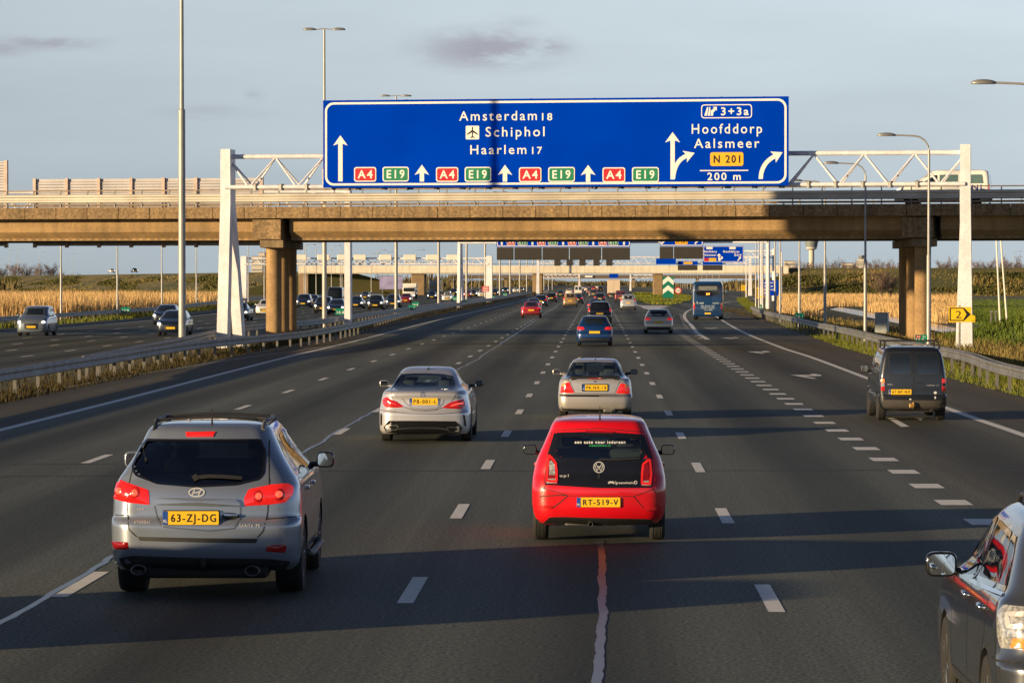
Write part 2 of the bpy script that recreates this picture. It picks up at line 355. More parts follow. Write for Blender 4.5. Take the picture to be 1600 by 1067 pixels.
def setup_ground():
    asph = asphalt_mat('asphalt', .084, tracks=(G(643,925).x, 3.55))
    asph2 = asphalt_mat('shoulder_asphalt', .066, warm=1.28)
    asph3 = asphalt_mat('asphalt_opposite', .060, tracks=(-23.8, 2.7))
    soil = mat('meadow', (.055,.062,.022), .95, 0, var=.3, scale=.05, col2=(.11,.095,.035), bump=.6, bscale=3)
    struct(MB().add([(-6000,-800,-.05),(6000,-800,-.05),(6000,9000,-.05),(-6000,9000,-.05)], [(0,1,2,3)]).build('ground', soil))
    e = right_edge(); far = Vector((60, 1400, 0))
    # carriageway: main lanes, then shoulders as darker sheets on the same bed
    main = [(-15.2,-60)]+[(p.x, p.y) for p in e]+[(46,1130),(20,1500),(11,3500),(-13,3500)]+[(-15.2, 900)]
    sheet('motorway', main, asph, 0.0)
    xr = G(1600,680).x
    sh = [(xr+.2, -60)]+[(xr+.2, y) for y in (100,)]+[(G(px,py).x+.2, G(px,py).y) for px,py in ((1480,638),(1272,560),(1220,542.8),(1160,518.4),(1128.6,500.6))]+[(G(1150,490).x, G(1150,490).y)]
    rr = [(p.x-.02, p.y) for p in e if p.y < G(1150,490).y]
    sheet('hard_shoulder', sh+rr[::-1], asph2, .0025)
    lp = [G(0,672), G(250,609), G(444,559), G(560,531.6), G(686,499.8), G(800,473.7)]
    lsol = smooth_path([Vector((lp[0].x+.1, -60, 0))]+lp+[Vector((-13.2, 900, 0)), Vector((-11.5, 2500, 0))], 5)
    sheet('inner_shoulder', [(p.x-.2, p.y) for p in lsol if p.y < 850]+[(-15.18, 850), (-15.18, -60)], asph2, .0025)
    ol = [(-19.2,-60),(-19.2,1500),(-20,3400),(-40,3400),(-50,1500),(-50,560),(-39.8,300),(-39.8,-60)]
    sheet('opposite_carriageway', ol, asph3, 0.0)
    asph4 = asphalt_mat('exit_asphalt', .072, warm=1.14, tracks=(5.05, 3.67))
    xb = LX_B(); ex = [(xb+.25,-60),(xb+.25,215)]+[(G(px,py).x-.15, G(px,py).y) for px,py in ((1160,518.4),(1220,542.8),(1272.5,560),(1480,638),(1600,680))]+[(xr-.15,40),(xr-.15,-60)]
    sheet('exit_lane', ex, asph4, .0018)
    # ramp median of grass beyond the gore
    gg = mat('verge_turf', (.075,.085,.02), .9, var=.3, scale=.4, col2=(.13,.12,.04), bump=.5, bscale=6)
    gore = [G(*q) for q in ((1001,472.5),(1020,476),(1046,477),(1066,473.5),(1080,468.5),(1081,463),(1062,458.5),(1020,457),(990,458),(984,463))]
    sheet('gore_grass', [(p.x,p.y) for p in gore], gg, .03)
    wp = mat('road_paint', (.66,.64,.60), .6, var=.10, scale=9, col2=(.80,.78,.74))
    wpw = mat('worn_paint', (.26,.25,.24), .7, var=.2, scale=4, col2=(.5,.49,.46))
    sheet('gore_marking', [(p.x,p.y) for p in (G(998,477.2),G(1012,483.8),G(1024,484),G(1046,478.4),G(1030,477.5))], wp, .004)
    LX['L1'] = G(643,925).x; LX['L2'] = (G(125,912).x+G(537,673).x)/2; LX['L3'] = (G(153,716.8).x+G(379.9,636.2).x)/2
    LX['R1'] = (G(1204,938).x+G(1135,811).x)/2; LX['B'] = (G(1490,785).x+G(1292,663).x)/2
    def dashes(name, X, y0, per, n, w=.16, ln=3.0, m=wp, bend=None):
        mb = MB()
        for k in range(n):
            y = y0+per*k
            if y < 5: continue
            x = X+(bend(y) if bend else 0)
            mb.add([(x-w/2,y-ln/2,0),(x+w/2,y-ln/2,0),(x+w/2,y+ln/2,0),(x-w/2,y+ln/2,0)], [(0,1,2,3)])
        o = mb.build(name, m); o.location.z = .004; return struct(o)
    far_b = lambda y: 0 if y < 700 else (y-700)*.0012
    dashes('lane_marking', LX['L1'], G(643,925).y-24, 12.15, 120, bend=far_b)
    dashes('lane_marking', LX['R1'], G(1204,938).y-24, 12.15, 120, bend=far_b)
    dashes('lane_marking', LX['L2'], G(125,912).y-24.6, 12.3, 120, bend=far_b)
    dashes('lane_marking', LX['L3'], G(153,716.8).y-50.8, 12.7, 110, bend=far_b)
    y = G(1490,785).y; dashes('block_marking', LX['B'], y-16, 4.0, 44, w=.45, ln=1.15)
    dashes('block_marking', LX['B'], y-16+176, 4.0, 16, w=.45, ln=1.15, m=wpw)
    strip('edge_line', lsol, .22, wp, .004)
    rs = [Vector((xr,-60,0)), Vector((xr,0,0)), Vector((xr,40,0))]+[G(*q) for q in ((1600,680),(1480,638),(1272.5,560),(1220,542.8),(1160,518.4),(1128.6,500.6),(1112,489),(1108,482),(1118,476),(1140,471))]
    strip('edge_line', smooth_path(rs, 4), .22, wp, .004)
    rl = [G(*q) for q in ((1106,530.5),(1089.6,520),(1079.8,508),(1071.7,499.8),(1069.3,493.3),(1072.5,487.6),(1079.8,483.6),(1092,479.5),(1120,475),(1172,468.5),(1175,466.5),(1140,462.5))]
    strip('ramp_line', smooth_path(rl, 4), .28, wp, .005)
    sd = [G(*q) for q in ((1094.5,528.8),(1073,511.9),(1066,499),(1063,490))]
    mb = MB(); pp = smooth_path(sd, 1.0); 
    for i in range(0, len(pp)-2, 9): mb.sweep([pp[i], pp[i+1], pp[i+2]], [(.11,0),(-.11,0)], closed=False)
    o = mb.build('ramp_marking', wp); o.location.z = .004; struct(o)
    gl = [G(*q) for q in ((1003,479.5),(994,476),(975,469),(962,462),(950,455))]
    strip('edge_line', smooth_path([Vector((gl[0].x, gl[0].y-30, 0))]+gl, 6), .3, wp, .005)
    sh_ = [G(*q) for q in ((36.6,618),(300,572),(384,558.7),(487.5,544.7),(560,533.4))]
    strip('shoulder_seam', smooth_path([Vector((sh_[0].x-.2,-60,0))]+sh_, 6), .12, wpw, .0045)
    # opposite carriageway lanes
    for X, y0, per in ((-23.9,148.6,12), (-26.7,156,12.6), (-29.2,163,12.3), (-31.9,158,12.3)): dashes('lane_marking', X, y0-110, per, 80, w=.15, ln=3)
    dashes('edge_line', -35.2, 40, 1, 1, w=.2, ln=3); 
    strip('edge_line', [Vector((-36.2,-60,0)),Vector((-36.2,300,0)),Vector((-44,560,0)),Vector((-44,1500,0))], .2, wp, .004)
    # lane arrows in the exit lane, bent to the left
    for px, py, s in ((1262,587,1.0),(1187,550,1.12),(1141,528,1.15),(1110,513,1.2)):
        c = G(px, py); pts = [(-.47,.9),(-.05,-3.7),(.10,-3.3),(-.18,-.6),(.36,-.4),(.47,.6),(.34,2.4),(.16,1.9),(.2,.9),(-.2,.9)]
        sheet('lane_arrow', [(c.x+u*1.1, c.y+v) for u, v in pts], wp, .004)
    sheet('lane_arrow', [(p.x,p.y) for p in (G(1386,653),G(1396,653),G(1421,666.5),G(1408,667))], wp, .005)
    sheet('lane_arrow', [(p.x,p.y) for p in (G(1431,653),G(1445,653),G(1438,657))], wp, .005)
    # joint sealant: glossy bitumen, slightly wandering
    seal = mat('joint_sealant', (.07,.075,.085), .30, 0, var=.15, scale=2.5, spec=.8, bump=.15, bscale=30)
    rnd = random.Random(3)
    def wander(a, b, amp, step=.35):
        n = int((b-a).length/step); out = []; o1 = 0
        for i in range(n+1):
            t = i/n; o1 = o1*.86+rnd.uniform(-amp, amp)
            p = a.lerp(b, t); out.append(Vector((p.x+o1, p.y, 0)))
        return out
    a = G(-140,1060); b1 = G(165,876); b2 = G(485,700); b3 = G(560,655); b4 = G(745,562)
    ln_ = []
    for p, q in ((a,b1),(b1,b2),(b2,b3),(b3,b4),(b4,Vector((LX['L2']+.15,460,0)))): ln_ += wander(p, q, .022, .5)
    def ribbon(name, path, w, m, z):
        mb = MB(); vs = []; 
        for p in path:
            ww = w*rnd.uniform(.82, 1.18)/2; vs += [(p.x-ww,p.y,z),(p.x+ww,p.y,z)]
        mb.add(vs, [(2*i,2*i+1,2*i+3,2*i+2) for i in range(len(path)-1)]); return struct(mb.build(name, m))
    ribbon('sealed_joint', ln_, .075, seal, .0035)
    ribbon('sealed_joint', wander(G(936,1090), G(941,930), .009, .22)+wander(G(941,930), G(938,845), .008, .3), .078, seal, .0035)
    dark = mat('old_joint', (.022,.022,.023), .6)
    for (x0, x1, yy) in ((LX['L2'], 11.4, 57.4), (-12, LX['L2'], 59.2), (-12, LX['L2'], 55.4)):
        ribbon('cross_joint', [Vector((x0+(x1-x0)*i/30, yy+.02*i+rnd.uniform(-.04,.04), 0)) for i in range(31)], 0.02, dark, .006) if False else \
        struct(MB().add([v for i in range(31) for v in ((x0+(x1-x0)*i/30, yy+.03*i-.05, .0035), (x0+(x1-x0)*i/30, yy+.03*i+.05+rnd.uniform(0,.04), .0035))], [(2*i,2*i+2,2*i+3,2*i+1) for i in range(30)]).build('cross_joint', dark))
    for k in range(70):
        pass

# ================================================================ plants
def blades(name, pts, m, h, w, kind='stuff', lean=.25, seed=1, quad=False):
    "one mesh of upright tapering leaves, each at a point (x,y,z[,scale])"
    r = random.Random(seed); vs = []; fs = []
    for p in pts:
        hh = h*r.uniform(.55, 1.15)*(p[3] if len(p) > 3 else 1); a = r.uniform(0, math.pi); ww = w*r.uniform(.6, 1.3)/2
        dx, dy = math.cos(a)*ww, math.sin(a)*ww; lx, ly = r.gauss(0, lean)*hh, r.gauss(0, lean)*hh
        o = len(vs); vs += [(p[0]-dx,p[1]-dy,p[2]),(p[0]+dx,p[1]+dy,p[2]),(p[0]+lx*.4+dx*.8,p[1]+ly*.4+dy*.8,p[2]+hh*.55),(p[0]+lx,p[1]+ly,p[2]+hh),(p[0]+lx*.4-dx*.8,p[1]+ly*.4-dy*.8,p[2]+hh*.55)]
        fs.append((o,o+1,o+2,o+3,o+4))
    o = MB().add(vs, fs).build(name, m); o['kind'] = kind; return o
def bare_tree(name, h, seed, m):
    r = random.Random(seed); t = thing(name, '', 'tree'); tr = MB().tube([(0,0,-.3),(.05,0,h*.3),(0,.1,h*.55)], [h*.022,h*.015,h*.008], 6).build('trunk', m['bark'], t)
    cr = MB()
    for k in range(46):
        z0 = h*r.uniform(.22,.6); a = r.uniform(0,6.28); rad = h*r.uniform(.10,.30); z1 = z0+h*r.uniform(.15,.42)
        p = [Vector((0,0,z0)), Vector((math.cos(a)*rad*.6, math.sin(a)*rad*.6, (z0+z1)/2)), Vector((math.cos(a)*rad, math.sin(a)*rad, min(z1,h)))]
        cr.tube(p, [h*.006,h*.004,h*.0015], 3)
        for q in range(9):
            s = p[1].lerp(p[2], r.random()); d = Vector((r.uniform(-1,1),r.uniform(-1,1),r.uniform(.2,1.6))).normalized()*h*r.uniform(.07,.16)
            sd = d.cross(Vector((r.uniform(-1,1),r.uniform(-1,1),.2))).normalized()*h*.0045
            cr.add([s-sd, s+sd, s+d], [(0,1,2)])
            for q2 in range(3):
                s2 = s+d*r.uniform(.3,.9); d2 = Vector((r.uniform(-1,1),r.uniform(-1,1),r.uniform(0,1.3))).normalized()*h*r.uniform(.04,.09)
                cr.add([s2-sd*.7, s2+sd*.7, s2+d2], [(0,1,2)])
    cr.build('crown', m['twig'], t); return t
def slope_z(o): pass
def setup_plants():
    r = random.Random(11)
    reed = blade_mat('reed', [(.38,.24,.10),(.52,.34,.15),(.66,.45,.21),(.56,.36,.16)], scale=.02)
    turf = blade_mat('grass_blade', [(.06,.085,.006),(.10,.13,.012),(.16,.17,.02),(.22,.19,.04)], scale=.3)
    dry = blade_mat('dry_grass', [(.018,.014,.006),(.040,.032,.010),(.075,.055,.018),(.045,.05,.011)], scale=.25)  # kept very dark: shade under the median rail is put into the colour
    scrub = blade_mat('scrub', [(.06,.066,.016),(.13,.115,.035),(.24,.175,.06),(.30,.21,.075)], scale=.06)
    fresh = blade_mat('meadow_blade', [(.055,.085,.008),(.09,.13,.016),(.13,.16,.026)], scale=.05)
    e = right_edge()
    # right verge between asphalt and rail, and beyond it
    pts = []
    for p, q in zip(e[:-1], e[1:]):
        if q.y < 60 or p.y > 700: continue
        n = int(300 if p.y < 200 else 160)
        for k in range(n):
            t = r.random(); s = p.lerp(q, t); off = r.uniform(-.12, 1.9)**1.0
            pts.append((s.x+off, s.y, -.03, .55+.5*min(1, max(0, off))))
    blades('verge_grass', pts, turf, .26, .022, seed=2, lean=.4)
    pts = [(r.uniform(13.2, 19.5), r.uniform(60, 420), -.05) for k in range(14000)]
    blades('bank_grass', pts, dry, .20, .03, seed=3)
    # median: dry growth between the two carriageways
    pts = []
    for k in range(26000):
        y = 62+ (r.random()**1.7)*700; x = -15.25-abs(r.gauss(0, .9)) if r.random() < .7 else r.uniform(-19.2, -15.3)
        pts.append((max(x,-19.2), y, -.04, 1.0 if x < -15.5 else .6))
    blades('median_grass', pts, dry, .24, .03, seed=4, lean=.35)
    pts = [(-39.9-abs(r.gauss(0, .9)), 120+r.random()**1.4*600, -.04) for k in range(7000)]
    pts = [(x-(max(0, min(10, (y-300)*.04)) if y > 300 else 0), y, z) for x, y, z in pts]
    blades('outer_verge_grass', pts, turf, .45, .07, seed=5)
    # reed beds on the left, golden in the low sun
    pts = []
    for k in range(95000):
        y = 300+r.random()**1.2*250; x = r.uniform(-155*(y/850)-14, -45-(max(0, min(10,(y-300)*.04))))
        if x < -.178*y-6: continue
        nn_ = mnoise.noise(Vector((x*.06, y*.02, 3)))+.5*mnoise.noise(Vector((x*.25, y*.09, 7)))
        if nn_ > .42 or (nn_ < -.25 and r.random() < .7): continue
        pts.append((x, y, -.1, 1.0+.38*nn_))
    blades('reed_bed', pts, reed, 1.8, .075, seed=6, lean=.10)
    # ditch with reeds on the right
    wat = mat('ditch_water', (.03,.035,.04), .08, 0, var=.1, scale=.3, bump=.05, bscale=2)
    wl = [G(1600,556), G(1500,524), G(1440,512), G(1380,500), G(1330,490), G(1296,483), G(1312,479.5), G(1350,486), G(1400,494), G(1460,505), G(1520,517), G(1600,535)]
    sheet('ditch_water', [(p.x,p.y) for p in wl], wat, -.02)
    pts = []
    for k in range(34000):
        px = r.uniform(1215, 1500); base = 461+ (px-1215)*.03; top = 466; py = r.uniform(463, 497 if px < 1420 else 505)
        if 1290 < px < 1350 and py > 479-(px-1290)*0: py = r.uniform(464, 478)
        lim = 479.5+(px-1312)*.165
        if px > 1300 and py > lim: continue
        g = G(px, py); pts.append((g.x, g.y, -.1, .8))
    blades('reed_fringe', pts, reed, 1.3, .06, seed=7, lean=.12)
    pts = []
    for k in range(8000):
        px = r.uniform(1200, 1640); py = 492+(px-1200)*.155+r.uniform(-10, 22); g = G(px, py)
        if g.x < 14.5+max(0,(g.y-200)*.03): continue
        pts.append((g.x, g.y, -.06))
    blades('bank_scrub', pts, scrub, .42, .05, seed=8, lean=.3)
    fm = mat('bright_meadow', (.05,.08,.008), .9, var=.3, scale=.08, col2=(.095,.13,.02), bump=.4, bscale=1)
    sheet('meadow_field', [(p.x,p.y) for p in (G(1440,466),G(1760,466),G(1760,512),G(1530,512),G(1480,500),G(1452,488))], fm, -.02)
    pts = []
    for k in range(22000):
        px = r.uniform(1455, 1640); py = r.uniform(468, 508)
        if py > 488+(px-1455)*.28: continue
        g = G(px, py); pts.append((g.x, g.y, -.03))
    blades('meadow_grass', pts, fresh, .26, .05, seed=9)
    # grassy mound beyond the ditch on the right
    c = G(1612, 542); mb = MB(); n = 26; ring = []
    for i in range(9):
        rr = (i/8)**.9; zz = 1.15*(math.cos(rr*math.pi)*.5+.5)
        for j in range(n):
            a = 2*math.pi*j/n; ring.append((c.x+2.2+math.cos(a)*4.6*rr*(1+.1*math.sin(3*a)), c.y+16+math.sin(a)*26*rr, -.06+zz))
    mb.add(ring, [(i*n+j, i*n+(j+1) % n, (i+1)*n+(j+1) % n, (i+1)*n+j) for i in range(8) for j in range(n)])
    struct(mb.build('mound', fm, smooth=60))
    pts = []
    for k in range(7000):
        a = r.uniform(0, 6.28); rr = math.sqrt(r.random()); zz = 1.15*(math.cos(rr*math.pi)*.5+.5)
        pts.append((c.x+2.2+math.cos(a)*4.6*rr, c.y+16+math.sin(a)*26*rr, -.06+zz))
    blades('mound_grass', pts, fresh, .34, .06, seed=10, lean=.3)
    bramble = blade_mat('bramble', [(.035,.04,.011),(.06,.065,.016),(.095,.09,.027),(.14,.11,.04)], scale=.1)
    pts = []
    gp = [(p.x, p.y) for p in (G(1001,472.5),G(1020,476),G(1046,477),G(1066,473.5),G(1080,468.5),G(1081,463),G(1062,458.5),G(1020,457),G(990,458),G(984,463))]
    while len(pts) < 14000:
        x, y = r.uniform(min(p[0] for p in gp), max(p[0] for p in gp)), r.uniform(min(p[1] for p in gp), max(p[1] for p in gp))
        if sum((gp[i][1] > y) != (gp[i-1][1] > y) and x < (gp[i-1][0]-gp[i][0])*(y-gp[i][1])/(gp[i-1][1]-gp[i][1])+gp[i][0] for i in range(len(gp))) % 2: pts.append((x, y, .02, 1 if mnoise.noise(Vector((x*.2, y*.05, 1))) < .28 else 1.9))
    blades('gore_turf', pts, turf, .20, .10, seed=17, lean=.3)
    # embankments of the far crossing road
    em = mat('embankment_turf', (.060,.068,.020), .95, var=.3, scale=.03, col2=(.15,.12,.04), bump=.6, bscale=.8)
    def bank(name, x0, y0, x1, y1, h, run, seed, dens):
        d = Vector((x1-x0, y1-y0, 0)); nrm = Vector((d.y, -d.x, 0)).normalized()
        mb = MB(); N = 40; vs = []
        for i in range(N+1):
            t = i/N; p = Vector((x0, y0, 0))+d*t; wob = math.sin(t*23+seed)*1.0
            vs += [p+nrm*(run+wob)+Vector((0,0,-.1)), p+nrm*run*.45+Vector((0,0,h*.55)), p+Vector((0,0,h)), p-nrm*9+Vector((0,0,h)), p-nrm*(9+run)+Vector((0,0,-.1))]
        mb.add(vs, [(i*5+j, (i+1)*5+j, (i+1)*5+j+1, i*5+j+1) for i in range(N) for j in range(4)])
        mb.add(vs[:5]+vs[-5:], [(0,1,2,3,4),(9,8,7,6,5)]); o = struct(mb.build(name, em)); pts = []
        for k in range(dens):
            t = r.random(); u = r.random()*.9; p = Vector((x0, y0, 0))+d*t+nrm*run*(1-u)
            z = h*.55*u/.55 if u < .55 else h*(.55+(u-.55)); cl = max(0, 2.2*mnoise.noise(Vector((p.x*.07+seed, p.y*.02, u*2.5))))
            if r.random() < .35+.3*cl: pts.append((p.x, p.y, z-.15, .25+.8*cl*r.random()))
        blades(name+'_scrub', pts, scrub, 1.1, .35, seed=seed, lean=.35); pts = []
        for k in range(dens):
            t = r.random(); u = r.random()*.80; p = Vector((x0, y0, 0))+d*t+nrm*run*(1-u); z = h*u
            m_ = mnoise.noise(Vector((p.x*.045+seed*3, p.y*.012, u*3)))
            if m_ > .08: pts.append((p.x, p.y, z-.15, .5+1.6*m_))
        blades(name+'_bramble', pts, bramble, .9, .4, seed=seed+5, lean=.45); return o
    bank('embankment', -330, 1740, -69, 852, 5.7, 22, 21, 26000)
    bank('embankment', 47, 856, 200, 770, 6.5, 22, 22, 22000)

def setup_woods():
    "low bare woods and hedges on the horizon behind the far overpass"
    r = random.Random(31); wd = blade_mat('far_wood', [(.05,.045,.02),(.09,.08,.03),(.15,.11,.05),(.08,.09,.025)], scale=.01); pts = []
    for x0, x1, y0, y1, n in ((-420,-62,1250,1700,9000),(50,420,1180,1600,9000),(-300,-40,2300,2900,5000),(30,300,2300,2900,5000),(-70,60,3510,3700,2500)):
        for k in range(n):
            x = r.uniform(x0, x1); y = r.uniform(y0, y1); pts.append((x, y, -.1, .55+.45*math.sin(x*.05+1.3)*math.sin(x*.017)+r.random()*.3))
    blades('far_wood', pts, wd, 6.0, 1.0, seed=32, lean=.25)
# ================================================================ guard rails, lamps, gantries, bridges, signs
def guardrail(label, path, post_step=4.0, top=.75, both=True, group='steel guard rails along the motorway', posts=True, near=0):
    t = thing('guard_rail', label, 'guard rail', (0,0,0), 0, group)
    w = [(0,.0),(.035,.03),(.035,.09),(0,.13),(0,.18),(.035,.22),(.035,.28),(0,.31)]
    for s in ((-1, 1) if both else (1,)):
        prof = [(s*(.13+a), top-.31+z) for a, z in w]+[(s*.10, top), (s*.10, top-.31)]
        MB().sweep(path, prof, closed=True).build('beam', M_['rail'], t, smooth=35)
    # posts and spacers
    d = 0; pos = []; nxt = 0
    for a, b in zip(path[:-1], path[1:]):
        L = (b-a).length
        while nxt <= d+L:
            k = (nxt-d)/L; dr = (b-a).normalized(); pos.append((a.lerp(b, k), math.atan2(dr.y, dr.x))); nxt += post_step
        d += L
    pos = [p for p in pos if p[0].y > near]
    proto = None; rest = MB()
    for i, (p, a) in enumerate(pos):
        if i < 95:
            if proto is None:
                mb = MB(); mb.box(-.025,.025,-.05,.05,-.3,top-.05); mb.box(-.03,.03,-.1,.1,top-.24,top-.06)
                proto = mb.build('post', M_['galv'], t); o = proto
            else: o = proto.copy(); COL.objects.link(o)
            o.location = p; o.rotation_euler.z = a
        else:
            M = Matrix.Translation(p) @ Matrix.Rotation(a, 4, 'Z'); rest.box(-.025,.025,-.05,.05,-.3,top-.05, M=M)
    if rest.v:
        o = rest.build('post', M_['galv'], t); o['kind'] = 'stuff'
    return t
def V3(*a): return Vector(a)
def setup_rails():
    pts = [V3(-16.0,-40,0), V3(-16.0,60,0)]
    for px, py in ((0,577),(150,555.5),(300,534),(416,523),(487,515.3),(560,502.7),(654,483.3)):
        r = ray(px, py); t_ = (.75-HCAM)/r.z; pts.append(V3(r.x*t_, r.y*t_, 0))
    pts[2].x = -16.0; pts[3].x = -16.0
    pts += [V3(-15.8,430,0), V3(-15.6,560,0), V3(-15.5,760,0), V3(-15.5,1100,0)]
    guardrail('long steel guard rail left of our lanes, bulging round the bridge pier', smooth_path(pts, 4), near=80)
    guardrail('second steel guard rail of the median, splitting off the near one beside the pier', smooth_path([V3(-16.35,112,0), V3(-16.9,125,0), V3(-17.7,150,0), V3(-19.0,178,0), V3(-19.0,198,0), V3(-17.7,215,0), V3(-17.5,230,0), V3(-17.7,300,0), V3(-17.7,900,0)], 8), near=100)
    guardrail('outer steel guard rail of the oncoming lanes, in front of the golden reeds', smooth_path([V3(-41,-40,0), V3(-41,290,0), V3(-47,430,0), V3(-52,560,0), V3(-52,1100,0)], 8), near=140)
    pr = [V3(12.75,-40,0), V3(12.75,60,0)]
    for px, py in ((1600,575),(1509,549.5),(1440,537),(1380,525.5),(1330,514),(1300,508),(1260,500),(1200,486.5),(1175,478.5)):
        r = ray(px, py); t_ = (.75-HCAM)/r.z; pr.append(V3(r.x*t_, r.y*t_, 0))
    guardrail('bright steel guard rail on posts in the green verge right of the exit lane', smooth_path(pr, 4), near=60)

LAMPS = 'lamp posts along the motorway'
def lamp_double(x, y, label):
    t = thing('lamp_post', label, 'lamp post', (x, y, 0), 0, LAMPS); H = 20.3
    MB().tube([(0,0,-.3),(0,0,10.8),(0,0,10.85),(0,0,H)], [.165,.155,.105,.075], 12).build('pole', M_['greypole'], t, smooth=40)
    MB().tube([(-.75,0,H-.02),(0,0,H+.06),(.75,0,H-.02)], .035, 6).build('arm', M_['greypole'], t)
    for s in (-1, 1): lamp_head(t, s*1.0, 0, H, s)
    return t
def lamp_head(t, x, y, z, s, k=1.0):
    bm = bmesh.new(); bmesh.ops.create_uvsphere(bm, u_segments=14, v_segments=8, radius=1)
    for v in bm.verts:
        c = v.co; v.co = Vector((c.x*.47*k*(1+.0*c.x), c.y*.17*k, (max(c.z, -.35))*.13*k))
    MB().frombm(bm, 0, Matrix.Translation((x, y, z))).build('lamp_head', M_['lamp'], t, smooth=60)
def lamp_single(x, y, label, arm=-1, H=9.2):
    t = thing('lamp_post', label, 'lamp post', (x, y, 0), 0, LAMPS)
    pts = [(0,0,-.3),(0,0,4.2),(0,0,4.25),(0,0,H-.65)]; rs = [.095,.085,.06,.05]
    MB().tube(pts, rs, 10).build('pole', M_['greypole'], t, smooth=40)
    ar = [(0,0,H-.7)]+[(arm*(.6-.6*math.cos(a)), 0, H-.7+.62*math.sin(a)) for a in (R(20),R(45),R(70),R(90))]+[(arm*1.45,0,H-.04)]
    MB().tube(ar, .035, 8).build('arm', M_['greypole'], t, smooth=40)
    lamp_head(t, arm*1.75, 0, H-.05, arm, .85); return t
def setup_lamps():
    lab = ['tall double-headed lamp post rising left of the gantry, its top out of the picture','tall double-headed lamp post showing above the left end of the big blue sign','tall double-headed lamp post whose two heads peep over the big blue sign','double-headed lamp post seen under the bridge, right of the wide white gantry leg']
    for i, px in enumerate((284.5, 507, 619, 685.5, 729, 758, 781, 797, 812, 823, 833, 842, 850, 857, 863)):
        X = -18.6; y = PX(px, X)
        lamp_double(X, y, lab[i] if i < 4 else 'tall double-headed lamp post in the median far beyond the bridge, number %s after the wide white gantry leg' % ['','','','','five','six','seven','eight','nine','ten','eleven'][i] if False else (lab[i] if i < 4 else 'slim double-headed lamp post in the distant median beyond the bridge'))
    first = {107: 'single-arm lamp post just outside the frame, its lamp reaching in at the upper right', 145: 'single-arm lamp post right behind the small green kilometre board', 179: 'single-arm lamp post whose lamp shows above the bridge through the right truss', 210: 'single-arm lamp post beside the black hoop behind the right guard rail'}
    for px, y in ((1626,107),(1451,145),(1352,179),(1289,210),(1249,238),(1219,268),(1211,300),(1192,340),(1186,372),(1181,400)):
        X = P(px, 480, y).x; lamp_single(X, y, first.get(y, 'single-arm lamp post in the row along the exit ramp beyond the bridge'))
    for i, px in enumerate((95.5, 183.5, 253, 307, 388, 413)):
        X = -42.2-(max(0, (290-PX(px,-42))*-.045)); y = PX(px, X)
        lamp_single(X, y, ['single-arm lamp post rising behind the silver people carrier in the oncoming lanes','single-arm lamp post at the reeds below the white car on the far embankment','single-arm lamp post at the reeds just left of the tall grey median post','single-arm lamp post left of the white gantry leg, against the scrubby bank','single-arm lamp post beside the leg of the far white-box gantry','single-arm lamp post just left of the bridge pier'][i], arm=1, H=9.0)
    for px, X in ((478,-56),(494,-56),(518,-57),(532,-58),(650,-44),(590,-54),(604,-54)):
        y = PX(px, X); lamp_single(X, y, 'thin lamp post on the far side of the oncoming lanes, under the pale overpass', arm=1, H=11)
    for k in range(15):
        y = 640+k*95; lamp_single(-53.5, y, 'thin lamp post in the far row beyond the oncoming lanes', arm=1, H=10)
        if k > 3: lamp_single(34+(y-900)*.012, y, 'thin lamp post in the far row right of our lanes beyond the overpass', arm=-1, H=10)
    for px, y in ((14,1500),(27,1460),(62,1600),(113,1700),(1500,1500),(1583,900),(1445,1700)):
        p = P(px, 441, y); t = lamp_single(p.x, y, 'distant lamp post standing on the crossing road', arm=1, H=17 if px != 1583 else 11)

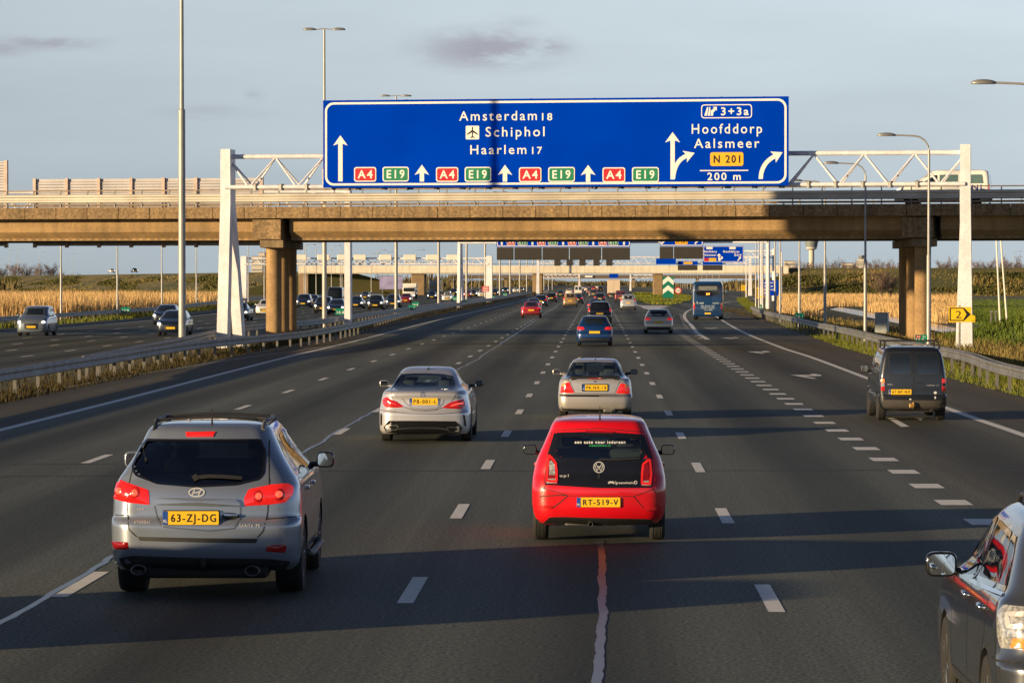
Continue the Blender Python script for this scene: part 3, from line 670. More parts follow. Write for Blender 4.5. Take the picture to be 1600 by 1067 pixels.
def gantry(label, A, B, zt, zb, pw=(.4,.5), depth=1.1, nbay=None, group='white gantries spanning the motorway', cream=None, left=True, right=True, r=.12, post_ov=.35, splay=.3, du=.08):
    "two twin-plate legs and a triangular lattice beam between them"
    t = thing('sign_gantry', label, 'gantry', (0,0,0), 0, group); m = cream or M_['cream']
    A = Vector(A); B = Vector(B); d = (B-A); L = d.length; u = d.normalized(); n = Vector((-u.y, u.x, 0))
    def pt(s, q, z): return A+u*s+n*q+Vector((0,0,z))
    for s0, on in ((0, left), (L, right)):
        if not on: continue
        mb = MB()
        for q0, q1, w0, w1, dx in ((-depth*.62, -depth*.02, pw[1], pw[0], 0), (depth*.02, depth*.62, pw[1]*.9, pw[0]*.9, 0)):
            vs = []
            for z, w in ((-.3, w1*0+w0), (zt-2.2, w1*1.05), (zt+post_ov, w1)):
                sq_ = splay*(1-max(z,0)/(zt-2.2))*(1 if q0 > 0 else -.25) if z < zt-2.3 else 0
                for a, b in ((-.5,q0),(.5,q0),(.5,q1),(-.5,q1)): vs.append(pt(s0+a*w+(du*(1-max(z,0)/(zt-2.2))*(1 if s0 == 0 else -1)*(1 if q0 > 0 else -.4) if z < zt-2.3 else 0), b*(1.0 if z < zt-3 else .8)+sq_, z))
            mb.add(vs, [(0,3,2,1),(8,9,10,11)]+[(i*4+j, i*4+(j+1) % 4, i*4+4+(j+1) % 4, i*4+4+j) for i in range(2) for j in range(4)])
        mb.box(*(0,0,0,0,0,0)) if False else None
        mb.build('leg', m, t)
    MB().tube([pt(0,0,zt), pt(L,0,zt)], r, 10).build('top_chord', m, t, smooth=50)
    for q in (-depth/2, depth/2): MB().tube([pt(0,q,zb), pt(L,q,zb)], r*.9 if q < 0 else r*.55, 10).build('bottom_chord', m, t, smooth=50)
    nb = nbay or max(2, round(L/2.25)); br = MB()
    for k in range(nb):
        s = (k+.5)*L/nb
        for q in (-depth/2, depth/2):
            for e in (-.5, .5):
                br.tube([pt(s+e*.12, q, zb+.05), pt(s+e*L/nb, 0, zt-.05)], r*.42, 6)
        br.tube([pt(s, -depth/2, zb), pt(s, depth/2, zb)], r*.35, 5)
    br.build('bracing', m, t)
    for k in range(1, nb):
        if nb < 24 and group and L > 20 and zt > 9:
            pass
    return t, pt, L
def arrow_up(x, z0, z1, hw=.20, sw=.085, hh=.34):
    return [(x-sw,z0),(x+sw,z0),(x+sw,z1-hh+.03),(x+hw*1.35,z1-hh-.06),(x,z1),(x-hw*1.35,z1-hh-.06),(x-sw,z1-hh+.03)]
def shield(t, kind, x0, x1, z0, z1, y, text=True):
    m = {'A': M_['red'], 'E': M_['green'], 'N': M_['amber']}[kind]; h = z1-z0
    s = MB().poly(rrect(x0,x1,z0,z1,h*.16), y, y+.012).build('route_shield', M_['white'] if kind != 'N' else m, t)
    b = h*.075
    if kind != 'N': MB().poly(rrect(x0+b,x1-b,z0+b,z1-b,h*.12), y-.008, y).build('field', m, s)
    if text:
        body = {'A': 'A4', 'E': 'E19', 'N': 'N 201'}[kind]; pad = (x1-x0)*(.16 if kind != 'N' else .10)
        text_obj(body, x0+pad, x1-pad, z0+h*.24, z1-h*.23, y-.014, M_['white'] if kind != 'N' else M_['black'], s, .02)
    return s
def setup_sign():
    S = 165.0; sc = S/FPX; A = P(505, 293, 166.6); B = P(1232, 288, 163.4); A.z = B.z = 7.585
    ang = math.atan2(B.y-A.y, B.x-A.x)
    W = (B-A).length; k = W/727; H = 136*k
    t = thing('overhead_sign', 'huge blue overhead direction sign to Amsterdam, Schiphol and Haarlem hung on the near gantry', 'road sign', A, ang)
    U = lambda px: (px-505)*k
    Vv = lambda py, px: (293-5*(px-505)/727-py)*k
    MB().poly([(0,0),(W,0),(W,H),(0,H)], 0, .10).build('panel', M_['blue'], t)
    # border: a rounded ring
    o = rrect(.09, W-.09, .10, H-.10, .42, 8); i = rrect(.19, W-.19, .20, H-.20, .34, 8); n = len(o)
    MB().add([(u,-.006,v) for u,v in o]+[(u,-.006,v) for u,v in i], [(j, j+n, (j+1) % n+n, (j+1) % n) for j in range(n)]).build('border', M_['white'], t)
    br = MB()
    for s in (1.2, 4, 7, 10, 13, 16, 19, 21): br.box(s-.04, s+.04, .10, .45, -.12, H+.02)
    br.build('bracket', M_['galv'], t)
    def T(body, x0, x1, ycap, ybase, bold=.006, m='white'):
        xm = (x0+x1)/2; return text_obj(body, U(x0), U(x1), Vv(ybase,xm), Vv(ycap,xm), -.008, M_[m], t, bold)
    T('Amsterdam',721,843,174,188.3); T('18',851,867,177.5,188.2,.012); T('Schiphol',762.5,855,198.5,213); T('Haarlem',738.5,826.5,226.5,240.3); T('17',835.5,851,229.5,240,.012)
    T('Hoofddorp',1083.5,1191.5,194,208.5); T('Aalsmeer',1087,1187.5,216.5,230.5); T('3+3a',1128.5,1171,169,180.5,.016); T('200 m',1107.5,1159,268.8,279.8,.016)
    def ar(pts, name='arrow'): return MB().poly(pts, -.007, -.001).build(name, M_['white'], t)
    ar(arrow_up(U(532.5), Vv(283,532), Vv(211.5,532), .26, .105, .42))
    for px in (662,793,923): ar(arrow_up(U(px), Vv(283,px), Vv(257,px), .26, .105, .42))
    for px in (572,702,832.5,963): shield(t, 'A', U(px-17.6), U(px+17.6), Vv(283.5,px), Vv(260.7,px), -.02)
    for px in (620.5,750.5,881.5,1012): shield(t, 'E', U(px-20.8), U(px+20.8), Vv(283.2,px), Vv(260.2,px), -.02)
    shield(t, 'N', U(1112), U(1163), Vv(258.3,1137), Vv(237.3,1137), -.02)
    ar([(U(1096),Vv(266,1133)),(U(1170.5),Vv(266,1133)),(U(1170.5),Vv(264.4,1133)),(U(1096),Vv(264.4,1133))], 'rule')
    # straight-on arrow with a branch, and the leaving arrow
    ar(arrow_up(U(1054), Vv(279,1054), Vv(206.5,1054), .26, .10, .42))
    def curve(x0, y0, ctrl, tip, hw):
        P0 = Vector((U(x0), Vv(y0,x0))); C = Vector((U(ctrl[0]), Vv(ctrl[1],x0))); E = Vector((U(tip[0]), Vv(tip[1],x0)))
        l = []; r_ = []
        dE = (E-C).normalized(); Eb = E-dE*.42
        for q in range(9):
            s = q/8; p = P0*(1-s)**2+C*2*s*(1-s)+Eb*s*s; d = ((C-P0)*(1-s)+(Eb-C)*s).normalized(); nn = Vector((-d.y,d.x))
            l.append(p+nn*hw); r_.append(p-nn*hw)
        nn = Vector((-dE.y,dE.x)); b = Eb-dE*.05
        return [tuple(v) for v in l]+[tuple(b+nn*.29-dE*.03), tuple(E), tuple(b-nn*.29-dE*.03)]+[tuple(v) for v in reversed(r_)]
    def strip2(pts):
        # triangulated via bmesh so the concave outline fills properly
        bm = bmesh.new(); vs = [bm.verts.new((u,-.0075,v)) for u, v in pts]; f = bm.faces.new(vs); bm.normal_update()
        if f.normal.y > 0: bmesh.ops.reverse_faces(bm, faces=[f])
        bmesh.ops.triangulate(bm, faces=bm.faces[:]); MB().frombm(bm).build('arrow', M_['white'], t)
    strip2(curve(1054.5, 278, (1057,250), (1088,238.5), .10)); strip2(curve(1189.5, 278, (1190,254), (1223,237.5), .10))
    # junction box with the motorway-exit pictogram
    o = rrect(U(1098),U(1176),Vv(185.3,1137),Vv(164.2,1137),.14); i = rrect(U(1099.4),U(1174.6),Vv(183.9,1137),Vv(165.6,1137),.11); n = len(o)
    MB().add([(u,-.006,v) for u,v in o]+[(u,-.006,v) for u,v in i], [(j, j+n, (j+1) % n+n, (j+1) % n) for j in range(n)]).build('junction_frame', M_['white'], t)
    pg = MB()
    for pts in ([(1102.8,181.5),(1107,181.5),(1109,168.3),(1107,168.3)], [(1108.2,181.5),(1111.5,181.5),(1112,175),(1112,168.3),(1110.4,168.3)], [(1112.6,181.5),(1116.3,181.5),(1116.5,177),(1120.5,172.5),(1122,174),(1122,168),(1116,168),(1117.6,169.8),(1113.8,174),(1113,171)]):
        pg.poly([(U(a),Vv(b,1112)) for a,b in pts], -.007, -.001)
    pg.build('pictogram', M_['white'], t)
    sq = MB().poly(rrect(U(731.3),U(752.4),Vv(217.7,742),Vv(196.6,742),.05), -.007, 0).build('airport_symbol', M_['white'], t)
    pl = MB()
    c = (U(741.8), Vv(207,742)); q = k
    for pts in ([(-.8,-8),(.8,-8),(1.0,7.5),(0,9),(-1.0,7.5)], [(0.6,4),(8.6,-2.2),(8.6,-3.9),(.6,.2)], [(-.6,4),(-8.6,-2.2),(-8.6,-3.9),(-.6,.2)], [(.4,-5.4),(3.4,-7.6),(3.4,-8.8),(0,-7.9),(-3.4,-8.8),(-3.4,-7.6),(-.4,-5.4)]):
        pl.poly([(c[0]+a*q, c[1]+b*q) for a,b in pts], -.012-.001*len(pl.v)/50, -.007)
    pl.build('aeroplane', M_['black'], sq)
    T('A04-14.501-1', 516, 541, 287, 289, .0); T('Rijkswaterstaat', 1198, 1221, 281.7, 283.7, .0)
    return ang
def setup_gantries():
    A = P(347.5, 440, 167.2); B = P(1507, 440, 162.2); A.z = B.z = 0
    d = (B-A).normalized(); n = Vector((-d.y, d.x, 0)); A += n*1.15; B += n*1.15
    t, pt, L = gantry('near white lattice gantry carrying the big blue Amsterdam sign', A, B, 9.12, 7.645, pw=(.47,.52), depth=1.15, nbay=15, r=.115, splay=.9, du=.27)
    c0 = None
    for s in [1.5+.9*i*1.4 for i in range(26)]:
        if s > L-1: continue
        if c0 is None: c0 = MB().tube([(0,0,-.15), (0,0,.15)], .14, 8).build('clamp', M_['galv_dark'], t); o = c0
        else: o = c0.copy(); COL.objects.link(o)
        o.location = pt(s, -.58, 7.635)
    # gantry for the oncoming lanes right behind the bridge: only its leg shows
    A2 = P(544.5, 480, 236); A2.z = 0
    gantry('white twin-plate gantry leg standing in the median just beyond the bridge pier', (-45, 238, 0), A2, 9.2, 7.8, pw=(.36,.4), depth=1.2, nbay=12)
    # second gantry of our carriageway beyond the bridge
    A3 = P(719, 440, 420); B3 = P(1200, 440, 412); A3.z = B3.z = 0
    g, pt3, L3 = gantry('white gantry beyond the bridge with half-hidden blue signs over black matrix displays', A3, B3, 9.3, 7.8, pw=(.30,.36), depth=1.2, nbay=16)
    def small_sign(px0, px1, py0, py1, Y, name, label, cat='road sign', parts=None, mt='blue', group=None):
        a = P(px0, py1, Y); b = P(px1, py0, Y); t = thing(name, label, cat, (a.x, Y, a.z), 0, group); W, H = b.x-a.x, b.z-a.z; q = W/(px1-px0)
        MB().poly(rrect(0,W,0,H,min(W,H)*.07), 0, .08).build('panel', M_[mt], t)
        return t, W, H, (lambda px: (px-px0)*q), (lambda py: (py1-py)*q)
    def border(t, W, H, b=.08, w=.09):
        o = rrect(b,W-b,b,H-b,.2); i = rrect(b+w,W-b-w,b+w,H-b-w,.13); n = len(o)
        MB().add([(u,-.006,v) for u,v in o]+[(u,-.006,v) for u,v in i], [(j, j+n, (j+1) % n+n, (j+1) % n) for j in range(n)]).build('border', M_['white'], t)
    Y = 411
    t, W, H, U, V = small_sign(775.5, 985, 345, 386.3, Y+1, 'overhead_sign', 'wide blue sign beyond the bridge, red A4 and green E19 shields below the girder')
    border(t, W, H)
    for px in (784,832,880,927,975): MB().poly(arrow_up(U(px), V(383), V(372), .26,.11,.4), -.008, -.001).build('arrow', M_['white'], t)
    for px in (798.5,846,894,942): shield(t, 'A', U(px-6.6), U(px+6.6), V(383.2), V(374.2), -.02)
    for px in (816.5,864,911.5,958.5): shield(t, 'E', U(px-7.6), U(px+7.6), V(383), V(374), -.02)
    t, W, H, U, V = small_sign(1031, 1099, 345, 385, Y-1, 'overhead_sign', 'smaller blue sign beyond the bridge with a yellow N 201 shield peeping below the girder')
    border(t, W, H); shield(t, 'N', U(1055), U(1074.5), V(381.8), V(372.5), -.02)
    for px in (1037,1089):
        MB().poly([(U(px-4),V(380.5)),(U(px-2.8),V(382)),(U(px+3.5),V(376)),(U(px+4.8),V(377.5)),(U(px+5.5),V(371)),(U(px-1),V(371.6)),(U(px+1),V(373.4))], -.008,-.001).build('arrow', M_['white'], t)
    def matrix(px0, px1, py0, py1, Y, label, n=1, mt='matrix', group='black matrix displays over the lanes'):
        a = P(px0, py1, Y); b = P(px1, py0, Y); t = thing('matrix_display', label, 'matrix sign', (a.x, Y, a.z), 0, group); W, H = b.x-a.x, b.z-a.z
        MB().rbox(0, W, 0, .5, 0, H, .03).build('housing', M_[mt], t)
        sl = MB()
        for k in range(1, 6): sl.box(.15, W-.15, -.012, .0, H*k/6-.02, H*k/6+.02)
        sl.build('louvre', mat('louvre_black', (.05,.045,.04), .5), t); return t
    names = ['leftmost','second from the left','middle','second from the right','rightmost']
    ed = [775.5, 803, 847, 889.5, 940, 985]
    for i in range(5): matrix(ed[i]+.6, ed[i+1]-.6, 386.8, 406.3, Y+.8, 'black matrix display under the A4 and E19 sign, %s of five' % names[i])
    matrix(1030.8, 1052, 385.6, 404.5, Y-1.2, 'narrow black matrix display under the left half of the N 201 sign'); matrix(1053, 1098.5, 385.6, 404.5, Y-1.2, 'broad black matrix display under the right half of the N 201 sign')
    # third: exit sign on its own cantilever at the ramp
    gantry('slim white gantry leg and arm holding the Hoofddorp-Zuid exit sign', P(1085,440,600).xy.to_3d(), P(1209,440,596).xy.to_3d(), 8.4, 7.3, pw=(.3,.4), depth=1.0, nbay=7, left=False)
    t, W, H, U, V = small_sign(1099, 1162, 384.3, 409.6, 590, 'overhead_sign', 'blue exit sign reading Hoofddorp Aalsmeer and Hoofddorp-Zuid, right of the matrix displays')
    border(t, W, H, .05, .06)
    for body, a, b, c, e in (('Hoofddorp',1100,1120,391.5,394.6),('Aalsmeer',1100.5,1119,397,400),('Hoofddorp-',1130,1156,391.5,394.8),('Zuid',1147,1158,396.5,400)):
        text_obj(body, U(a), U(b), V(e), V(c), -.01, M_['white'], t, .03)
    MB().poly(rrect(U(1100),U(1107),V(408.3),V(403.2),.1), -.012,-.002).build('route_shield', M_['red'], t); MB().poly(rrect(U(1107.5),U(1119),V(408.3),V(403.2),.1), -.012,-.002).build('route_shield', M_['amber'], t)
    MB().poly(arrow_up(U(1123.5), V(407.5), V(396), .3,.12,.4), -.01,-.001).build('arrow', M_['white'], t)
    for x0 in (1123.5, 1152): MB().poly([(U(x0),V(407)),(U(x0+1.3),V(408)),(U(x0+4.4),V(404.2)),(U(x0+5.4),V(405.4)),(U(x0+6),V(401)),(U(x0+1.8),V(401.4)),(U(x0+3),V(402.8))], -.012,-.001).build('arrow', M_['white'], t)
    for x0 in (1103.5, 1139.5): MB().poly(rrect(U(x0),U(x0+10),V(389.5),V(385.8),.1), -.012,-.002).build('junction_plate', M_['white'], t)
    # white-box gantry over the oncoming lanes
    A5 = P(381.5, 440, 538); B5 = P(764.5, 440, 535); A5.z = B5.z = 0
    g, p5, L5 = gantry('white gantry over the oncoming lanes lined with white display backs', A5, B5, 6.75, 5.85, pw=(.9,1.0), depth=1.3, nbay=20, r=.12)
    for i, px in enumerate((470, 506, 537, 563, 603, 641, 676, 708)):
        a = P(px-9.5, 413, 536.4); b = P(px+9.5, 398, 536.4)
        t = thing('matrix_display', 'white display back on the gantry over the oncoming lanes, ' + ['first from the left','second from the left','third from the left','fourth from the left','fourth from the right','third from the right','second from the right','rightmost'][i], 'matrix sign', (a.x,535.2,a.z), 0, 'white display backs over the oncoming lanes')
        W = b.x-a.x; H = b.z-a.z
        MB().rbox(0,W,.0,.45,H*.45,H,.06).build('housing', M_['boxwhite'], t); f = MB(); f.box(.12,.2,.05,.3,0,H*.45); f.box(W-.2,W-.12,.05,.3,0,H*.45)
        f.tube([(.2,.1,.05),(W-.2,.1,H*.45)], .05, 5); f.tube([(W-.2,.14,.05),(.2,.14,H*.45)], .05, 5); f.build('frame', M_['boxwhite'], t)
    # far gantry just before the pale overpass, with matrix displays and small exit signs
    A6 = P(840.5,440,815); B6 = P(1172,440,815); A6.z = B6.z = 0
    gantry('distant white gantry in front of the pale overpass, with small black displays', A6, B6, 8.9, 7.4, pw=(.5,.8), depth=1.2, nbay=22, r=.14)
    for i, px in enumerate((871, 890, 910, 932, 952)): matrix(px-5, px+5, 406, 415.4, 814, 'small black matrix display on the distant gantry, %s of five' % names[i])
    for i, (a, b) in enumerate(((1059,1090),(1098,1129))):
        matrix(a, b, 414.2, 422.4, 814, 'wide black display over the exit ramp on the distant gantry, %s of two' % ['left','right'][i])
        t, W, H, U, V = small_sign(a, b, 408.2, 413.8, 813.8, 'overhead_sign', 'small blue strip sign above the %s wide display on the distant gantry' % ['left','right'][i])
        if i == 0: MB().poly(rrect(U(1068),U(1082),V(412.8),V(409.2),.15),-.02,-.002).build('route_shield', M_['amber'], t)
    small_sign(1025, 1056, 404, 413, 813, 'overhead_sign', 'small blue sign at the left of the exit displays on the distant gantry')
    # gantries further on, under the overpass
    gantry('farthest gantry visible under the overpass, over the oncoming lanes', P(846,440,1300).xy.to_3d(), P(905,440,1300).xy.to_3d(), 5.9, 4.7, pw=(.5,.8), depth=1.2, nbay=8, r=.16)
    gantry('farthest gantry visible under the overpass, over our lanes', P(985,440,1250).xy.to_3d(), P(1032,440,1250).xy.to_3d(), 5.6, 4.6, pw=(.5,.8), depth=1.2, nbay=6, r=.16)
    small_sign(952, 966, 427.5, 434, 1240, 'overhead_sign', 'tiny blue sign under the overpass above the cream lorry')
    return small_sign, border
# ================================================================ bridges
BR_A = math.atan(-.19); BR_O = Vector((0, 181.8, 0))
def br(u, v, z=0):      # bridge frame -> world
    return BR_O+Vector((math.cos(BR_A)*u-math.sin(BR_A)*v, math.sin(BR_A)*u+math.cos(BR_A)*v, z))
def setup_bridge():
    t = thing('viaduct', 'brown concrete viaduct crossing the motorway behind the near gantry', 'bridge', BR_O, BR_A)
    U0, U1 = -75, 60
    mb = MB(); mb.box(U0,U1,.26,12.2,6.62,6.92); mb.build('deck', M_['conc'], t)
    # edge panels with open joints
    seg = 1.75; n = int((U1-U0)/seg)
    for k in range(n):
        pass
    ep = MB(); lip = MB()
    for k in range(n):
        a = U0+k*seg; ep.rbox(a+.012, a+seg-.012, 0, .25, 6.47, 7.08, .012)
    for k in range(0, n, 2): lip.tube([(U0+k*seg+.7,.1,7.08),(U0+k*seg+.7,.1,7.13)], .05, 6)
    ep.build('edge_panel', M_['conc2'], t); lip.build('anchor', M_['galv_dark'], t)
    cx = [(-17.2, 186.1), (16.7, 180.2)]
    Rinv = Matrix.Rotation(-BR_A, 4, 'Z')
    loc = [Rinv @ (Vector((x, y, 0))-BR_O) for x, y in cx]
    # girders: web, sloping lower face, lip; broken over each pier
    cuts = [U0]+[q for l in loc for q in (l.x-.75, l.x+.95)]+[U1]
    g = MB()
    for a, b in ((cuts[0],cuts[1]),(cuts[2],cuts[3]),(cuts[4],cuts[5])):
        prof = [(.80,6.62),(.80,5.78),(.92,5.66),(1.16,5.44),(1.16,5.33),(2.3,5.33),(2.3,6.62)]
        vs = [(a,v,z) for v,z in prof]+[(b,v,z) for v,z in prof]; m_ = len(prof)
        g.add(vs, [tuple(range(m_)), tuple(reversed(range(m_,2*m_)))]+[(i, i+m_, (i+1) % m_+m_, (i+1) % m_) for i in range(m_)])
        g.box(a, b, 2.35, 12.0, 5.38, 5.7)
    g.build('girder', M_['conc3'], t)
    dr = MB()
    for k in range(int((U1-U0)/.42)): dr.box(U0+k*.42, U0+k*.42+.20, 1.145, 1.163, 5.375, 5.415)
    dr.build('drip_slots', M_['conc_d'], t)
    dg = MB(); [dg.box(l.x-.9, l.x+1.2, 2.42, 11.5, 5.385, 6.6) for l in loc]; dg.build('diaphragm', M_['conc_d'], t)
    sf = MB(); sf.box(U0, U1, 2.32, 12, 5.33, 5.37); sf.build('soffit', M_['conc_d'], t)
    for l, (x, y) in zip(loc, cx):
        MB().rbox(l.x-.95, l.x+.62, .28, 2.4, 5.36, 6.42, .03).build('bearing_block', M_['conc2'], t)
        for_w = []
        pier = MB()
        M = Rinv @ Matrix.Translation(Vector((x, y, 0))-BR_O)
        bb = MB(); bb.rbox(-.62, .62, -1.0, 11.5, 4.92, 5.325, .03, M=M); bb.build('cap_beam', M_['conc'], t)
        for k in range(3):
            c = MB(); c.lathe([(.42,-.4),(.42,4.6),(.42,4.95)], 28, M=M @ Matrix.Translation((0, .2+k*4.7, 0))); c.build('column', mat('column_concrete', (.34,.215,.10), .85, grime=.2, var=.14, scale=1.4, bump=.15, bscale=30), t, smooth=40)
    # parapet: steel guard rail, handrail, posts
    w = [(-.0,.0),(-.05,.05),(-.05,.13),(0,.19),(0,.27),(-.05,.33),(-.05,.41),(0,.46)]
    rl = MB(); rl.sweep([Vector((U0,.34,0)), Vector((U1,.34,0))], [(-a, 7.33+z) for a, z in w]+[(-.03,7.79),(-.03,7.33)], closed=True)
    rl.build('guard_rail', mat('parapet_steel', (.50,.46,.40), .5, .35, var=.15, scale=.7), t)
    hr = MB(); hr.tube([(U0,.5,7.98),(U1,.5,7.98)], .035, 6); hr.tube([(U0,.5,7.20),(U1,.5,7.20)], .05, 4); hr.build('handrail', mat('rail_brown', (.36,.27,.19), .6, .2, var=.2), t)
    k = U0; p0 = None
    while k < U1:
        if p0 is None: p0 = MB().box(-.03, .03, .42, .5, 6.95, 7.99).build('post', M_['galv_dark'], t); o = p0
        else: o = p0.copy(); COL.objects.link(o)
        o.location.x = k; k += 1.52
    bk = MB(); bk.tube([(U0,11.9,7.95),(U1,11.9,7.95)], .035, 6); bk.tube([(U0,11.9,7.5),(U1,11.9,7.5)], .04, 6)
    k = U0
    while k < U1: bk.box(k-.03,k+.03,11.87,11.93,6.9,7.95); k += 2
    bk.build('back_railing', M_['galv_dark'], t)
    # corrugated noise barrier hung along the back of the viaduct
    bm_ = mat('barrier_panel', (.42,.41,.44), .55, .1, var=.08, scale=1.0); pm = mat('barrier_post', (.46,.36,.32), .5, .1)
    def barrier(px0, px1, py0, py1, v, n, label):
        a = P(px0, 300, 205); b = P(px1, 300, 205)
        M = Rinv; q = lambda px: (M @ (Vector((P(px,300,200+ (400-px)*.0).x, 0, 0))-Vector((0,0,0)))).x
        u0 = P(px0,300,202).x/math.cos(BR_A)-2.5; u1 = P(px1,300,202).x/math.cos(BR_A)-2.5
        zt = 3.1+(441-py0)*202/FPX; zb = 3.1+(441-py1)*202/FPX
        th = thing('noise_barrier', label, 'noise barrier', br(u0, v, 0), BR_A); L = u1-u0; pn = MB(); k = 0; hh = .16
        nn = int((zt-zb)/hh)
        prof = []
        for i in range(nn): z = zb+i*hh; prof += [(0,z),(.05,z+.04),(.05,z+.12),(0,z+.16)]
        vs = [(0,y-.05,z) for y,z in prof]+[(L,y-.05,z) for y,z in prof]; m_ = len(prof)
        pn.add(vs, [(i, i+m_, i+1+m_, i+1) for i in range(m_-1)]); pn.box(0, L, .03, .08, zb, zt); pn.build('panel', bm_, th)
        for i in range(n+1): MB().box(i*L/n-.09, i*L/n+.09, -.12, .1, zb-.1, zt+.05).build('post', pm, th)
    barrier(57, 417, 280.5, 384.5, 13.2, 7, 'pinkish corrugated noise barrier behind the viaduct railing, left of the near gantry')
    barrier(-140, 11, 252, 384.5, 13.2, 3, 'taller noise barrier panel at the left edge of the picture on the viaduct')

def setup_overpass():
    t = thing('overpass', 'pale concrete overpass crossing the motorway far beyond the viaduct', 'bridge', (0, 850, 0))
    x0, x1 = P(466,440,850).x, P(1232,440,850).x
    pc = mat('pale_deck', (.68,.62,.52), .8, grime=.12, var=.06, scale=.06, bump=.05, bscale=2); MB().box(x0, x1, .35, 11, 5.15, 7.0).build('deck', pc, t)
    k = x0; pn = MB()
    while k < x1-2:
        pn.box(k+.02, min(k+4.5,x1)-.02, 0, .3, 5.32, 7.12); k += 4.5
    pn.build('parapet_panel', pc, t)
    rl = MB(); rl.tube([(x0,.2,7.5),(x1,.2,7.5)], .06, 5); k = x0
    while k < x1: rl.box(k-.05,k+.05,.15,.25,7.0,7.5); k += 3
    rl.build('railing', M_['galv'], t)
    for px0, px1 in ((642,663),(832,847.5),(1021,1035.5)):
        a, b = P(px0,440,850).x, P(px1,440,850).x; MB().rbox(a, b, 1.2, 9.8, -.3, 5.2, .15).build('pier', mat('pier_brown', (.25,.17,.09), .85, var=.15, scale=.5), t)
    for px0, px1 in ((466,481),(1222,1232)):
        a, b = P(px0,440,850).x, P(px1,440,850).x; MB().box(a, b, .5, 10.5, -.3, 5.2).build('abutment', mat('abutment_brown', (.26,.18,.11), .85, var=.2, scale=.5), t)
    t2 = thing('overpass', 'dark low overpass farther down the motorway, seen beneath the pale one', 'bridge', (0, 2050, 0))
    a, b = P(700,440,2050).x, P(1180,440,2050).x
    MB().box(a, b, 0, 10, 5.2, 7.4).build('deck', mat('far_deck', (.13,.10,.08), .9), t2)
    for px in (790, 905, 990, 1090): x = P(px,440,2050).x; MB().box(x-.8, x+.8, 2, 9, -.3, 5.3).build('pier', M_['conc'], t2)
    sb = thing('overhead_sign', 'white lettered strip sign on the dark overpass far down the road', 'road sign', (P(914,440,2049).x, 2049, 5.9), 0)
    MB().poly([(0,0),(4.4,0),(4.4,1.0),(0,1.0)], 0, .1).build('panel', M_['white'], sb)

